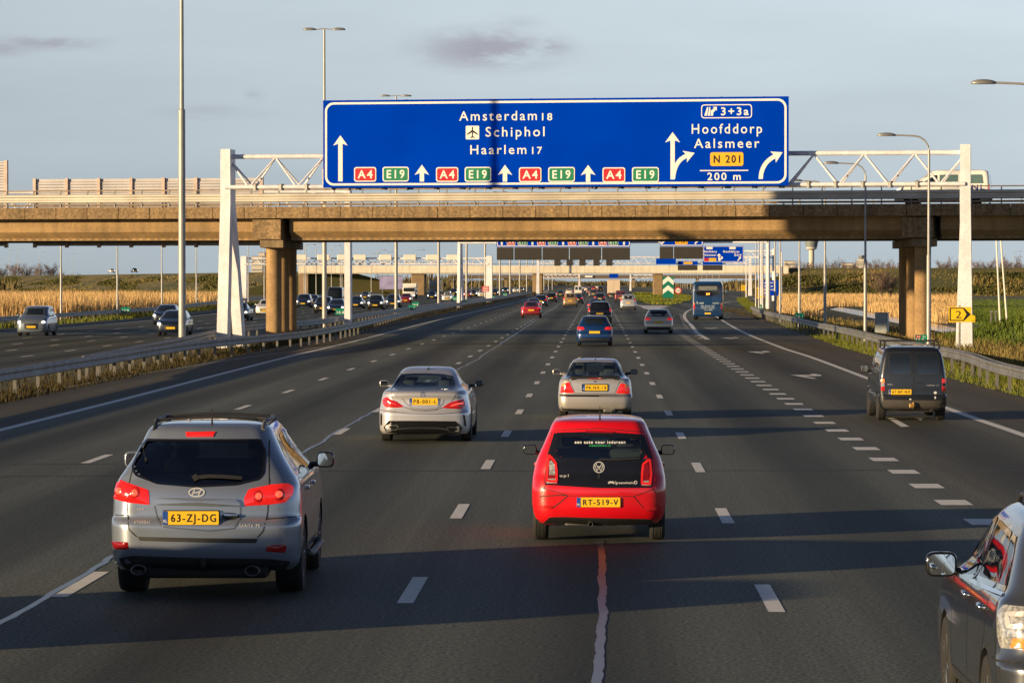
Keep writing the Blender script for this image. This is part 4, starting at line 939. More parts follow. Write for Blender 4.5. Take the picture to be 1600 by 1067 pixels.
# ================================================================ small roadside things
def setup_small():
    def post_sign(name, label, px, y_base_Y, cat='road sign', group=None):
        p = P(px, 470, y_base_Y); return thing(name, label, cat, (p.x, y_base_Y, 0), 0, group), p.x
    def zz(py, Y): return 3.1+(441-py)*Y/FPX
    # green and white chevron at the gore
    Y = 585; t, x = post_sign('chevron_sign', 'tall green board with white chevrons at the tip of the exit', 1044, Y); q = Y/FPX
    W = 17*q; zb, zt = zz(465.5,Y), zz(432.5,Y); H = zt-zb
    MB().poly([(-W/2,zb),(W/2,zb),(W/2,zt),(-W/2,zt)], 0, .08).build('panel', mat('chevron_green', (.0,.17,.11), .45), t)
    ch = MB()
    for k in range(2):
        c = zb+H*(.18+.43*k); hgt = H*.22
        for s in (-1, 1):
            a = [(0,c+H*.20),(s*W/2*.99,c-.02),(s*W/2*.99,c+hgt-.02),(0,c+H*.20+hgt)]
            ch.poly(a, -.012, -.001)
    ch.build('chevron', M_['white'], t)
    for s in (-.6, .6): MB().tube([(s,.12,-.2),(s,.12,zt-.2)], .06, 6).build('post', M_['galv'], t)
    Y = 590; t, x = post_sign('speed_sign', 'round white sign with a red ring right of the green chevron board', 1059.5, Y); q = Y/FPX
    disc = lambda r, n=24: [(r*math.cos(6.2832*i/n), zz(454,Y)+r*math.sin(6.2832*i/n)) for i in range(n)]
    MB().poly(disc(.58), 0, .04).build('ring', M_['red'], t); MB().poly(disc(.41), -.02, -.001).build('face', M_['white'], t)
    text_obj('50', -.28, .28, zz(454,Y)-.2, zz(454,Y)+.2, -.026, M_['black'], t); MB().tube([(0,.07,-.2),(0,.07,zz(449,Y))], .04, 6).build('post', M_['galv'], t)
    # yellow and blue boards at the ramp
    ym = M_['yellow']
    for px0, px1, py0, py1, Y, lab in ((1180.5,1194,449.5,466,470,'yellow text board on two posts before the blue ramp sign'),(1158,1164.5,445.5,454,760,'small yellow board farther along the ramp')):
        t, x = post_sign('text_board', lab, (px0+px1)/2, Y); q = Y/FPX; W = (px1-px0)*q; zb, zt = zz(py1,Y), zz(py0,Y)
        MB().poly(rrect(-W/2,W/2,zb,zt,.05), 0, .05).build('panel', ym, t)
        tx = MB()
        for i in range(4):
            for s, l in ((-.36, .3), (.02, .32)):
                z = zt-(zt-zb)*(.2+.2*i); tx.box(W*s, W*(s+l-.03*(i % 2)), -.012, -.001, z-(zt-zb)*.05, z+(zt-zb)*.045)
        tx.build('lettering', M_['black'], t)
        for s in (-.3, .3): MB().tube([(W*s,.1,-.2),(W*s,.1,zt-.1)], .045, 6).build('post', M_['galv'], t)
    Y = 486; t, x = post_sign('direction_sign', 'blue direction board with white text behind the white posts of the ramp', 1201, Y); q = Y/FPX; W = 30*q; zb, zt = zz(462,Y), zz(438,Y)
    MB().poly(rrect(-W/2,W/2,zb,zt,.08), 0, .06).build('panel', M_['blue'], t)
    for i, (b, l) in enumerate((('Hoofddorp',.8),('Aalsmeer',.7),('Hoofddorp-',.85),('Zuid',.4))):
        z = zt-(zt-zb)*(.21+.22*i); text_obj(b, -W*.42, -W*.42+W*l*.95, z, z+(zt-zb)*.12, -.01, M_['white'], t, .03)
    for s in (-.35, .35): MB().tube([(W*s,.1,-.2),(W*s,.1,zt-.1)], .06, 6).build('post', M_['galv'], t)
    # extra slim white posts in front of the blue board
    for px, Y, zt in ((1189.5,455,8.6),(1221,520,7.5),(1166,690,8.2)):
        p = P(px,470,Y); t = thing('mast', 'slim white mast %s' % {455:'just left of the white gantry leg at the ramp',520:'right of the blue direction board',690:'beside the far end of the ramp'}[Y], 'mast', (p.x,Y,0), 0); MB().tube([(0,0,-.2),(0,0,zt)], [.12,.09], 8).build('pole', M_['cream'], t); MB().tube([(0,0,1.1),(0,0,1.35)], .15, 8).build('band', M_['yellow'], t)
    # kilometre boards
    KM = 'green kilometre boards along the rails'
    def km(px, py, w, Y, label, full=False):
        X = P(px, py, Y).x; t = thing('kilometre_board', label, 'kilometre board', (X, Y, 0), 0, KM); zc = zz(py, Y); h = w*.62
        MB().poly(rrect(-w/2,w/2,zc-h/2,zc+h/2,.03), 0, .02).build('panel', mat('km_green', (.0,.20,.13), .4), t)
        if full:
            s = MB().poly(rrect(-w*.42,-w*.05,zc+h*.04,zc+h*.40,.015), -.006, -.001).build('route_shield', M_['red'], t)
            text_obj('A4', -w*.36, -w*.11, zc+h*.11, zc+h*.33, -.008, M_['white'], s, .02); text_obj('Re', w*.12, w*.34, zc+h*.12, zc+h*.34, -.004, M_['white'], t)
            text_obj('14.0', -w*.42, w*.20, zc-h*.40, zc-h*.04, -.004, M_['white'], t, .02)
        else:
            text_obj('14.1' if px > 900 else '14.0', -w*.36, w*.36, zc-h*.3, zc+h*.1, -.004, M_['white'], t, .02)
        MB().tube([(w*.35 if full else 0,.04,-.2),(w*.35 if full else 0,.04,zc+h*.3)], .025, 6).build('post', M_['galv'], t)
    km(1439.5,528.5,.50,143.5,'green kilometre board reading 14.0 with a red A4 patch, behind the dark van', True)
    km(1249,493.5,.62,235,'green kilometre board behind the right rail, left of the black hoop'); km(1189,479,.7,380,'small green kilometre board at the foot of the ramp masts')
    for px, py, Y, l in ((532,487,262,'green board on the median rail just left of the wide white gantry leg'),(643.5,481,330,'green round-topped board on the median rail, nearer of a pair between two grey posts'),(649,475.5,365,'green board on the median rail, farther of a pair between two grey posts'),(724,472.5,420,'green board at the foot of the white gantry leg beyond the bridge'),(711.5,466.5,480,'green board on the median below the white oncoming car'),(769,465,540,'green board on the median at the leg of the white-box gantry'),(789,460,640,'small green board far along the median'),(196,484.5,300,'green board at the outer rail of the oncoming lanes, by the reeds')):
        km(px, py, .75, Y, l)
    # yellow detour sign
    Y = 156; k = Y/FPX; a = P(1482.5,503.5,Y); t = thing('detour_sign', 'yellow detour sign with a black bordered arrow and the number 2', 'road sign', (a.x,Y,0), 0)
    u = lambda px: (px-1482.5)*k; v = lambda py: zz(py,Y)
    MB().poly([(u(1482.5),v(503.3)),(u(1523.5),v(503.3)),(u(1523.5),v(494)),(u(1517.5),v(491)),(u(1517.5),v(479.5)),(u(1482.5),v(479.5))], 0, .03).build('panel', M_['yellow'], t)
    o = [(1483.6,501.3),(1506,501.3),(1516.6,491),(1506,480.7),(1483.6,480.7)]; i_ = [(1485.6,499.6),(1504.8,499.6),(1509.8,491),(1504.8,482.4),(1485.6,482.4)]
    MB().add([(u(x),-.004,v(y)) for x,y in o]+[(u(x),-.004,v(y)) for x,y in i_], [(j, (j+1) % 5, (j+1) % 5+5, j+5) for j in range(5)]).build('border', M_['black'], t)
    text_obj('2', u(1493), u(1502), v(497), v(485.5), -.005, M_['black'], t, .0)
    text_obj('N201', u(1518), u(1523), v(502), v(500), -.005, M_['black'], t, .0)
    MB().tube([(u(1499.5),.07,-.2),(u(1499.5),.07,v(477))], .045, 8).build('post', M_['galv'], t)
    # cabinet, hoop, poles, billboard
    t = thing('control_cabinet', 'grey metal control cabinet behind the right guard rail', 'cabinet', (P(1378,510,203).x,203,0), R(-14)); cm = mat('cabinet_grey', (.33,.37,.40), .5, .1)
    MB().rbox(-.36,.36,-.3,.3,-.1,1.30,.02).build('body', cm, t); MB().rbox(-.39,.39,-.33,.33,1.30,1.36,.015).build('lid', cm, t); MB().box(-.32,.32,-.315,-.302,.05,1.24).build('door', cm, t)
    t = thing('pipe_hoop', 'black hoop of bent pipe standing behind the right guard rail', 'hoop', (P(1284,500,236).x,236,0)); MB().tube([(-.2,0,-.2),(-.2,0,1.1),(-.15,0,1.22),(0,0,1.27),(.15,0,1.22),(.2,0,1.1),(.2,0,-.2)], .04, 8).build('pipe', M_['black'], t)
    for (pa, pb, lab) in (((1557,376),(1563,506),'left of two slim white poles leaning beyond the right meadow'),((1563.5,376),(1574,515),'right of two slim white poles leaning beyond the right meadow')):
        Y = 248; a, b = P(*pb, Y), P(*pa, Y); t = thing('flag_pole', lab, 'pole', (a.x,Y,-.05), 0, 'leaning white poles'); d = b-a; MB().tube([(0,0,0), d*1.25], [.07,.05], 8).build('pole', M_['boxwhite'], t); MB().lathe([(.16,0),(.16,.12),(.08,.14)], 10).build('base', M_['galv'], t)
    for i, px in enumerate((1549,1556)): 
        Y=262; t = thing('marker_post', ['short grey marker post left of the leaning white poles','short grey marker post at the foot of the leaning white poles'][i], 'post', (P(px,500,Y).x,Y,0)); MB().tube([(0,0,-.1),(0,0,.85)], .07, 6).build('post', M_['galv'], t); MB().box(-.09,.09,-.09,.09,.85,1.0).build('cap', M_['galv_dark'], t)
    Y = 830; t, x = post_sign('billboard', 'lavender billboard below the pale overpass beyond the oncoming lanes', 611, Y, 'billboard'); q = Y/FPX; MB().box(-18*q,18*q,0,.2,zz(452,Y),zz(432,Y)).build('panel', mat('lavender_panel', (.30,.28,.50), .5, var=.2, scale=.5), t)
    MB().box(-18.6*q,18.6*q,-.04,.24,zz(432,Y),zz(431,Y)).build('frame', M_['galv'], t)
    for s in (-2, 2): MB().tube([(s,.3,-.2),(s,.3,zz(440,Y))], .12, 6).build('post', M_['galv_dark'], t)
    Y = 520; t, x = post_sign('works_sign', 'red and white works board in the median beside the oncoming cars', 758.5, Y); q = Y/FPX; MB().box(-5.5*q,5.5*q,0,.06,zz(456,Y),zz(447,Y)).build('panel', M_['red'], t)
    s = MB(); [s.box(-4.2*q,4.2*q,-.02,-.001,zz(449.2+2.6*i,Y)-.04,zz(449.2+2.6*i,Y)+.06) for i in range(3)]; s.build('lettering', M_['white'], t); MB().tube([(0,.1,-.2),(0,.1,zz(448,Y))], .05, 6).build('post', M_['galv'], t)

# ================================================================ trees and the airport behind
def setup_far():
    tm = {'bark': mat('bark', (.10,.07,.05), .9), 'twig': mat('twig', (.17,.115,.095), .9, var=.25, scale=.3)}
    protos = [bare_tree('bare_tree', 1.0*12, 40+i, tm) for i in range(4)]
    spots = [(3,1750,11.5),(23,1750,13.5),(42,1760,12.8),(60,1740,12.6),(79,1740,13.4),(-14,1750,12.5),(96,1900,9.5)]+[(1236,1500,12),(1262,1480,13.0),(1279,1560,12.5),(1303,1400,13.2),(1327,1520,12.8),(1344,1600,12),(1365,1400,12.8),(1383,1380,12.6),(1395,1450,11.8),(1412,1400,12.4),(1474,1400,12.4),(1488,1380,13.2),(1503,1500,12.4),(1528,1400,12.6),(1543,1380,12.4),(1565,1350,12.8),(1580,1360,13.4),(1597,1400,12.6),(1618,1400,12.5),(1255,1800,13),(1318,1750,12.5)]
    used = set(); r = random.Random(5)
    for i, (px, Y, h) in enumerate(spots):
        k = i % 4; o = protos[k] if k not in used else copy_tree(protos[k]); used.add(k)
        p = P(px, 441, Y); o.location = (p.x, Y, 0); s = h/12; o.scale = (s*r.uniform(1.0,1.35), s, s*1.0); o.rotation_euler.z = r.uniform(0, 6.28)
        side = 'left' if px < 500 else 'right'
        if px < 500: lab = 'bare brown tree on the skyline beyond the left embankment'
        elif px < 1330: lab = 'bare brown tree on the skyline near the airport control tower'
        else: lab = 'bare brown tree on the skyline beyond the right embankment'
        tag(o, lab, 'tree', 'bare trees on the skyline, '+side)
    b = copy_tree(protos[1]); b.location = (P(1378,460,600).x, 600, -.3); b.scale = (.62,.62,.48); tag(b, 'low wide brown willow bush at the reeds left of the right bridge pier', 'bush'); 
    b2 = copy_tree(protos[2]); b2.location = (P(1392,460,610).x, 610, -.3); b2.scale = (.55,.55,.43); tag(b2, 'brown bush half hidden by the right bridge pier', 'bush'); b2['group'] = 'brown bushes'; b['group'] = 'brown bushes'
    pale = mat('tower_concrete', (.55,.50,.44), .8, var=.05); gl = mat('tower_glass', (.22,.25,.26), .3, .1, var=.2, scale=.1)
    Y = 3600; q = Y/FPX; zz = lambda py: 3.1+(441-py)*q
    t = thing('control_tower', 'tall airport control tower with a flared glass cab, its top hidden by the viaduct', 'tower', (P(1268,441,Y).x,Y,0))
    MB().lathe([(4.6*q,0),(4.2*q,zz(405)),(4.2*q,zz(391))], 24).build('shaft', pale, t, smooth=40)
    MB().lathe([(4.2*q,zz(391)),(8.0*q,zz(389)),(8.4*q,zz(386.5)),(8.8*q,zz(386.4))], 24).build('gallery', pale, t, smooth=40)
    MB().lathe([(8.6*q,zz(386.4)),(10.8*q,zz(376)),(11*q,zz(374))], 24).build('cab', gl, t, smooth=40); MB().lathe([(11.2*q,zz(374)),(11.2*q,zz(372)),(5*q,zz(370))], 24).build('roof', pale, t)
    t = thing('control_tower', 'small old control tower with a glazed cab, right of the tall one', 'tower', (P(1346,441,2600).x,2600,0)); Y = 2600; q = Y/FPX
    MB().box(-7.5*q,7.5*q,0,8,0,zz(409)).build('block', pale, t); MB().box(-5*q,5.5*q,1,7,zz(409),zz(405)).build('upper_block', pale, t); MB().lathe([(3.6*q,zz(405)),(4.6*q,zz(400.5)),(4.8*q,zz(400)),(4.8*q,zz(399))], 8, M=Matrix.Translation((.5*q,4,0))).build('cab', gl, t)
    s = MB(); [s.box(-7*q,7*q,-.15,-.02,zz(415-2.4*i),zz(414-2.4*i)) for i in range(3)]; s.build('window', gl, t)
    for px0, px1, py, Y, lab in ((1316,1334,411.5,2500,'low cream airport building with a dark window band, between the two control towers'),(1226,1243,408.5,2300,'cream flat-roofed building at the left foot of the tall control tower'),(393,410,401,2600,'pale stepped industrial building behind the white-box gantry, left of the pier'),(404,414,395,2650,'narrow pale industrial tower block left of the pier')):
        q = Y/FPX; t = thing('building', lab, 'building', (P(px0,441,Y).x,Y,0)); W = (px1-px0)*q; z1 = 3.1+(441-py)*q
        MB().box(0,W,0,10,0,z1).build('wall', pale, t); MB().box(-.2,W+.2,-.2,10.2,z1,z1+.35).build('roof', M_['galv'], t); s = MB(); [s.box(W*.06,W*.94,-.12,-.02,z1*f-.5,z1*f+.5) for f in (.55,.72,.88)]; s.build('window', gl, t)
# ================================================================ vehicles
def pchip(ys, k):
    "monotone cubic through ys at integer knots, k samples per step"
    n = len(ys); d = [ys[i+1]-ys[i] for i in range(n-1)]; m = [0]*n
    m[0], m[-1] = d[0], d[-1]
    for i in range(1, n-1): m[i] = 0 if d[i-1]*d[i] <= 0 else 2*d[i-1]*d[i]/(d[i-1]+d[i])
    out = []
    for i in range(n-1):
        for j in range(k):
            t = j/k; h00 = 2*t**3-3*t*t+1; h10 = t**3-2*t*t+t; h01 = -2*t**3+3*t*t; h11 = t**3-t*t
            out.append(h00*ys[i]+h10*m[i]+h01*ys[i+1]+h11*m[i+1])
    out.append(ys[-1]); return out
def loop(z, yr, yf, W, rr, ry, bg, nr=7, nc=6, ns=26, fr=.3, fy=.4, fb=.18):
    h = [(0., yr)]
    for i in range(1, nr+1): x = (W-rr)*i/nr; h.append((x, yr+bg*(x/W)**2))
    y0 = yr+bg*((W-rr)/W)**2; sl = 0
    ry = min(ry, (yf-yr)*.3); fy = min(fy, (yf-yr)*.3); fr = min(fr, W*.6)
    for i in range(1, nc+1): a = R(90*i/nc); h.append((W-rr+rr*math.sin(a), y0+ry*(1-math.cos(a))))
    ya = y0+ry; fb_ = fb*min(1, (yf-yr)/3); yb = yf-fb_*((W-fr)/W)**2-fy
    if yb < ya+.02: yb = ya+.02
    for i in range(1, ns+1):
        y = ya+(yb-ya)*i/ns; t = (i/ns-.5)*2; h.append((W*(1-.012*t*t), y))
    Wf = h[-1][0]
    for i in range(1, nc+1): a = R(90*i/nc); h.append((Wf-fr+fr*math.cos(a), yb+fy*math.sin(a)))
    xc = Wf-fr; yc = yb+fy
    for i in range(1, nr+1): x = xc*(1-i/nr); h.append((x, yc+fb_*(((W-fr)/W)**2)*(1-(x/xc)**2)))
    pts = h+[(-x, y) for x, y in reversed(h[1:-1])]
    return [(x, y, z) for x, y in pts]
def inside(p, poly):
    x, y = p; c = False; n = len(poly); j = n-1
    for i in range(n):
        xi, yi = poly[i]; xj, yj = poly[j]
        if (yi > y) != (yj > y) and x < (xj-xi)*(y-yi)/(yj-yi)+xi: c = not c
        j = i
    return c
def shrink(poly, d):
    "move an outline inwards by about d"
    n = len(poly); a = sum(poly[i][0]*poly[(i+1) % n][1]-poly[(i+1) % n][0]*poly[i][1] for i in range(n)); sg = 1 if a > 0 else -1
    out = []
    for i in range(n):
        p0, p1, p2 = Vector(poly[i-1]), Vector(poly[i]), Vector(poly[(i+1) % n])
        e1 = (p1-p0).normalized(); e2 = (p2-p1).normalized(); n1 = Vector((-e1.y, e1.x))*sg; n2 = Vector((-e2.y, e2.x))*sg
        b = (n1+n2); L = b.length
        b = b/L if L > 1e-4 else n1
        c = max(.35, b.dot(n1)); q = p1+b*(d/c); out.append((q.x, q.y))
    return out
def rounded(poly, r=.05, k=4):
    "outline with its corners rounded"
    n = len(poly); out = []
    for i in range(n):
        p0, p1, p2 = Vector(poly[i-1]), Vector(poly[i]), Vector(poly[(i+1) % n])
        d0 = min(r, (p0-p1).length*.45); d2 = min(r, (p2-p1).length*.45)
        a = p1+(p0-p1).normalized()*d0; b = p1+(p2-p1).normalized()*d2
        for j in range(k+1):
            t = j/k; q = a*(1-t)**2+p1*2*t*(1-t)+b*t*t; out.append((q.x, q.y))
    return out
def resample(poly, step, closed=True):
    out = []; n = len(poly)
    for i in range(n if closed else n-1):
        a, b = Vector(poly[i]), Vector(poly[(i+1) % n]); k = max(1, math.ceil((b-a).length/step))
        for j in range(k): q = a.lerp(b, j/k); out.append((q.x, q.y))
    if not closed: out.append(tuple(poly[-1]))
    return out

class Car:
    """horizontal slices (z, rear y, front y, half width, corner rx, corner ry, rear bulge) lofted into a shell;
    panes, lamps and trim are thin shells laid on it along the line of sight of one side"""
    def __init__(s, name, label, cat, rows, paint, sub=4, group=None, dens=(7,6,26), front=(.3,.4,.18)):
        s.t = thing(name, label, cat, (0,0,0), 0, group); s.paint = paint; s.holes = []
        cols = list(zip(*rows)); ic = [pchip(c, sub) for c in cols]
        s.loops = [loop(*r, *dens, fr=front[0], fy=front[1], fb=front[2]) for r in zip(*ic)]
        n = len(s.loops[0]); s.v = [p for l in s.loops for p in l]; s.f = []
        for i in range(len(s.loops)-1):
            for j in range(n): q = (j+1) % n; s.f.append((i*n+j, i*n+q, (i+1)*n+q, (i+1)*n+j))
        # caps as strips across the car
        for base, flip in ((0, True), ((len(s.loops)-1)*n, False)):
            h = n//2
            for i in range(h):
                a, b = base+i, base+i+1; c, d = base+(n-i-1) % n, base+(n-i) % n
                q = (a, b, c, d) if i not in (0, h-1) else ((a, b, c) if i == 0 else (a, b, d))
                s.f.append(tuple(reversed(q)) if flip else q)
        s.bvh = BVHTree.FromPolygons([Vector(p) for p in s.v], s.f)
    def cast(s, view, a, b):
        if view == 'R': o, d = Vector((a, -2, b)), Vector((0, 1, 0))
        elif view == 'F': o, d = Vector((a, 20, b)), Vector((0, -1, 0))
        elif view == 'T': o, d = Vector((a, b, 5)), Vector((0, 0, -1))
        else: sg = 1 if view == 'S+' else -1; o, d = Vector((sg*3, a, b)), Vector((-sg, 0, 0))
        h = s.bvh.ray_cast(o, d)
        if h[0] is None:
            q = {'R': Vector((a, 0, b)), 'F': Vector((a, 4, b)), 'T': Vector((a, b, 1.4)), 'S+': Vector((.8, a, b)), 'S-': Vector((-.8, a, b))}[view]
            h = s.bvh.find_nearest(q)
        nrm = h[1]
        if nrm.dot(d) > 0: nrm = -nrm
        return h[0], nrm
    def patch(s, name, poly, view, m, d=.004, r=.0, step=.05, rings=5, bulge=0., parent='t', ring_only=None, skirt=.012, smooth=True):
        "shell over an outline; ring_only=(w) keeps just a border of width w"
        if r: poly = rounded(poly, r)
        ol = resample(poly, step); n = len(ol); c = Vector((sum(p[0] for p in ol)/n, sum(p[1] for p in ol)/n))
        mb = MB(); rows = []
        if ring_only:
            inn = shrink(poly, ring_only); 
            # match resampling by param along each edge
            inn = []
            pl = poly; sh = shrink(poly, ring_only); k0 = len(pl)
            for i in range(k0):
                a, b = Vector(pl[i]), Vector(pl[(i+1) % k0]); k = max(1, math.ceil((b-a).length/step))
                for j in range(k): q = Vector(sh[i]).lerp(Vector(sh[(i+1) % k0]), j/k); inn.append((q.x, q.y))
            sets = [ol, [tuple(Vector(x).lerp(Vector(y), .5)) for x, y in zip(ol, inn)], inn]
        else:
            sets = [[tuple(Vector(p).lerp(c, i/rings)) for p in ol] for i in range(rings)]
        fit = None
        if 'window' in name and not ring_only or name == 'windscreen':      # panes are one smooth curved sheet
            S_ = [p for st in sets for p in st]; ax = 1 if view in 'RF' else 0
            A = np.array([[1, p[0], p[1], p[0]**2, p[0]*p[1], p[1]**2, p[0]**4 if ax else p[0]**3, p[1]**3] for p in S_]); bb = np.array([s.cast(view, *p)[0][ax] for p in S_])
            fit = np.linalg.lstsq(A, bb, rcond=None)[0]
        for i, st in enumerate(sets):
            row = []
            for p in st:
                q, nn = s.cast(view, *p); f = 1-(1-i/rings)**2 if not ring_only else 0
                if fit is not None:
                    v_ = float(np.dot(fit, [1, p[0], p[1], p[0]**2, p[0]*p[1], p[1]**2, p[0]**4 if ax else p[0]**3, p[1]**3])); w_ = min(1, i/1.0) if i else .0; q = q.copy(); q[ax] = q[ax]*(1-w_)+v_*w_
                row.append(q+nn*(d+bulge*f))
            rows.append(row)
        if skirt:
            row = []
            for p, q in zip(ol, rows[0]): h, nn = s.cast(view, *p); row.append(h-nn*skirt)
            rows.insert(0, row)
        for row in rows: mb.v += [tuple(q) for q in row]
        for i in range(len(rows)-1):
            for j in range(n): q = (j+1) % n; mb.f.append((i*n+j, i*n+q, (i+1)*n+q, (i+1)*n+j)); mb.mi.append(0)
        if not ring_only:
            q, nn = s.cast(view, c.x, c.y); mb.v.append(tuple(q+nn*(d+bulge))); k = len(mb.v)-1; b0 = (len(rows)-1)*n
            for j in range(n): mb.f.append((b0+j, b0+(j+1) % n, k)); mb.mi.append(0)
        # outward facing
        f = mb.f[n*(len(rows)-2) if len(rows) > 2 else 0]; a, b, c3 = (Vector(mb.v[i]) for i in f[:3]); fn = (b-a).cross(c3-a); q, nn = s.cast(view, *ol[0])
        if fn.dot(nn) < 0: mb.f = [tuple(reversed(x)) for x in mb.f]
        return mb.build(name, m, s.t if parent == 't' else parent, smooth=50 if smooth else None)
    def line(s, pts, view, w=.008, d=.0015, step=.04, mb=None, closed=False):
        "thin raised or dark strip along a polyline on the shell, collected in mb"
        P_ = resample(pts+([pts[0]] if closed else []), step, False); vs = []
        for i, p in enumerate(P_):
            a, b = Vector(P_[max(0, i-1)]), Vector(P_[min(len(P_)-1, i+1)]); e = (b-a)
            e = e.normalized() if e.length > 0 else Vector((1, 0)); nn = Vector((-e.y, e.x))*w/2
            for sg in (1, -1):
                q, nr = s.cast(view, p[0]+nn.x*sg, p[1]+nn.y*sg); vs.append(q+nr*d)
        fs = [(2*i, 2*i+1, 2*i+3, 2*i+2) for i in range(len(P_)-1)]
        mb.add(vs, fs); return mb
    def text(s, body, x0, x1, z0, z1, m, view='R', d=.006, bold=.012, parent='t', name='lettering'):
        vs, fs = text_fit(body, x0, x1, z0, z1, bold); out = []
        for u, v in vs: q, nn = s.cast(view, u, v); out.append(q+nn*d)
        return MB().add(out, fs).build(name, m, s.t if parent == 't' else parent)
    def hole(s, poly, view, d=.02): s.holes.append((shrink(poly, d), view))
    def body(s, arches=(), mats=None, sub_holes=True, lining=True, name='body'):
        "cut wheel arches and window openings, then link the shell"
        mats = mats or [s.paint, M_['under'], M_['lining']]
        me = bpy.data.meshes.new(name); me.from_pydata(s.v, [], s.f)
        bm = bmesh.new(); bm.from_mesh(me); bmesh.ops.recalc_face_normals(bm, faces=bm.faces); bm.to_mesh(me); bm.free()
        for m in mats: me.materials.append(m)
        o = bpy.data.objects.new(name, me); COL.objects.link(o)
        if arches:
            cut = MB()
            for (y, z, r, w0, w1) in arches:
                for sg in (-1, 1):
                    M = Matrix(((0,0,1,0),(1,0,0,y),(0,1,0,z),(0,0,0,1)))
                    x0, x1 = sorted((sg*w0, sg*w1)); cut.lathe([(r, x0), (r, x1)], 40, M=M)
            co = cut.build('cutter', mats[1], weld=True)
            md = o.modifiers.new('b', 'BOOLEAN'); md.object = co; md.operation = 'DIFFERENCE'; md.solver = 'EXACT'
            dg = bpy.context.evaluated_depsgraph_get(); ne = bpy.data.meshes.new_from_object(o.evaluated_get(dg))
            o.modifiers.clear(); o.data = ne; cm = co.data; bpy.data.objects.remove(co); bpy.data.meshes.remove(cm); ne.name = name
            if len(ne.materials) < len(mats):
                ne.materials.clear(); [ne.materials.append(m) for m in mats]
            for p in ne.polygons:
                c = p.center; p.material_index = 0
                for (y, z, r, w0, w1) in arches:
                    rr = math.hypot(c.y-y, c.z-z)
                    if rr < r*1.03 and abs(c.x) > w0-.02 and (abs(rr-r) < r*.04 or abs(abs(c.x)-w0) < .02): p.material_index = 1
        me = o.data
        for p in me.polygons:
            if p.normal.z < -.9 and p.center.z < .45: p.material_index = 1
        bm = bmesh.new(); bm.from_mesh(me); bm.normal_update()
        if s.holes:
            kill = []
            for f in bm.faces:
                if f.material_index: continue
                c = f.calc_center_median(); nn = f.normal
                for poly, view in s.holes:
                    if view == 'R' and nn.y < -.15 and c.y < s.ymid and inside((c.x, c.z), poly): kill.append(f); break
                    if view == 'F' and nn.y > .15 and c.y > s.ymid and inside((c.x, c.z), poly): kill.append(f); break
                    if view == 'S' and abs(nn.x) > .45 and inside((c.y, c.z), poly): kill.append(f); break
            bmesh.ops.delete(bm, geom=kill, context='FACES')
            if lining:         # inner trim a few centimetres inside the shell
                fs = [f for f in bm.faces if f.material_index == 0 and f.calc_center_median().z > s.zbelt-.12]
                vm = {}
                for f in fs:
                    nv = []
                    for v in reversed(f.verts):
                        if v.index not in vm or vm[v.index] is None:
                            pass
                        key = v
                        if key not in vm: vm[key] = bm.verts.new(v.co-v.normal*.035)
                        nv.append(vm[key])
                    try:
                        g = bm.faces.new(nv); g.material_index = 2
                    except ValueError: pass
        bm.to_mesh(me); bm.free()
        me.polygons.foreach_set('use_smooth', [True]*len(me.polygons))
        try: me.set_sharp_from_angle(angle=R(48))
        except Exception: pass
        o.parent = s.t; s.bodyo = o; return o
    def wheels(s, yr, yf, r, w, track, rim='alloy', seg=28):
        first = None
        for y in (yr, yf):
            for sg in (-1, 1):
                if first is None:
                    M = Matrix(((0,0,1,0),(1,0,0,0),(0,1,0,0),(0,0,0,1)))
                    prof = [(r*.62,-w/2*.9),(r*.80,-w/2),(r*.93,-w/2*.97),(r*.985,-w/2*.80),(r,-w/2*.55),(r*.985,-w/2*.5),(r*.985,-w/2*.44),(r,-w/2*.4),(r,-w/2*.05),(r*.985,0),(r,w/2*.05),(r,w/2*.4),(r*.985,w/2*.44),(r*.985,w/2*.5),(r,w/2*.55),(r*.985,w/2*.80),(r*.93,w/2*.97),(r*.80,w/2),(r*.62,w/2*.9)]
                    tw = MB().lathe(prof, seg, M=M).build('wheel', M_['tyre'], s.t, smooth=35)
                    rb = MB().lathe([(r*.64,-w/2*.7),(r*.64,w/2*.86),(r*.58,w/2*.90),(r*.56,w/2*.5),(r*.18,w/2*.55),(r*.16,w/2*.72),(0.01,w/2*.74)], seg, M=M)
                    for k in range(5):
                        a = 2*math.pi*k/5
                        for da in (-.16, .16):
                            p0 = Vector((w/2*.70, math.cos(a)*r*.12, math.sin(a)*r*.12)); p1 = Vector((w/2*.80, math.cos(a+da)*r*.60, math.sin(a+da)*r*.60)); rb.tube([p0, p1], [r*.07, r*.05], 5)
                    ri = rb.build('rim', M_[rim], tw, smooth=40); first = (tw, ri)
                    a = tw
                else:
                    a = first[0].copy(); COL.objects.link(a); b = first[1].copy(); COL.objects.link(b); b.parent = a
                a.location = (sg*track, y, r); a.rotation_euler.z = 0 if sg > 0 else math.pi
    def mirror(s, sg, x, y, z, w, h, m, d=.16, glass=True):
        bm = bmesh.new(); bmesh.ops.create_uvsphere(bm, u_segments=16, v_segments=10, radius=1)
        def sq(c, p=.55): return math.copysign(abs(c)**p, c)
        for v in bm.verts:
            c = v.co; yy = c.y
            v.co = Vector((sq(c.x)*w/2, (sq(yy) if yy > 0 else sq(yy)*.25)*d/2, sq(c.z)*h/2))
        mb = MB().frombm(bm, 0, Matrix.Translation((x, y, z))); mb.tube([(x-sg*w*.35, y, z-h*.25), (x-sg*(w*.5+.10), y+.05, z-h*.38)], [.03,.04], 6)
        o = mb.build('mirror', m, s.t, smooth=60)
        if glass:
            g = MB().poly(rrect(x-w*.41, x+w*.41, z-h*.40, z+h*.40, h*.22), y-d/2*.25-.012, y-d/2*.25-.002); g.build('mirror_glass', M_['mirror'], o)
        return o
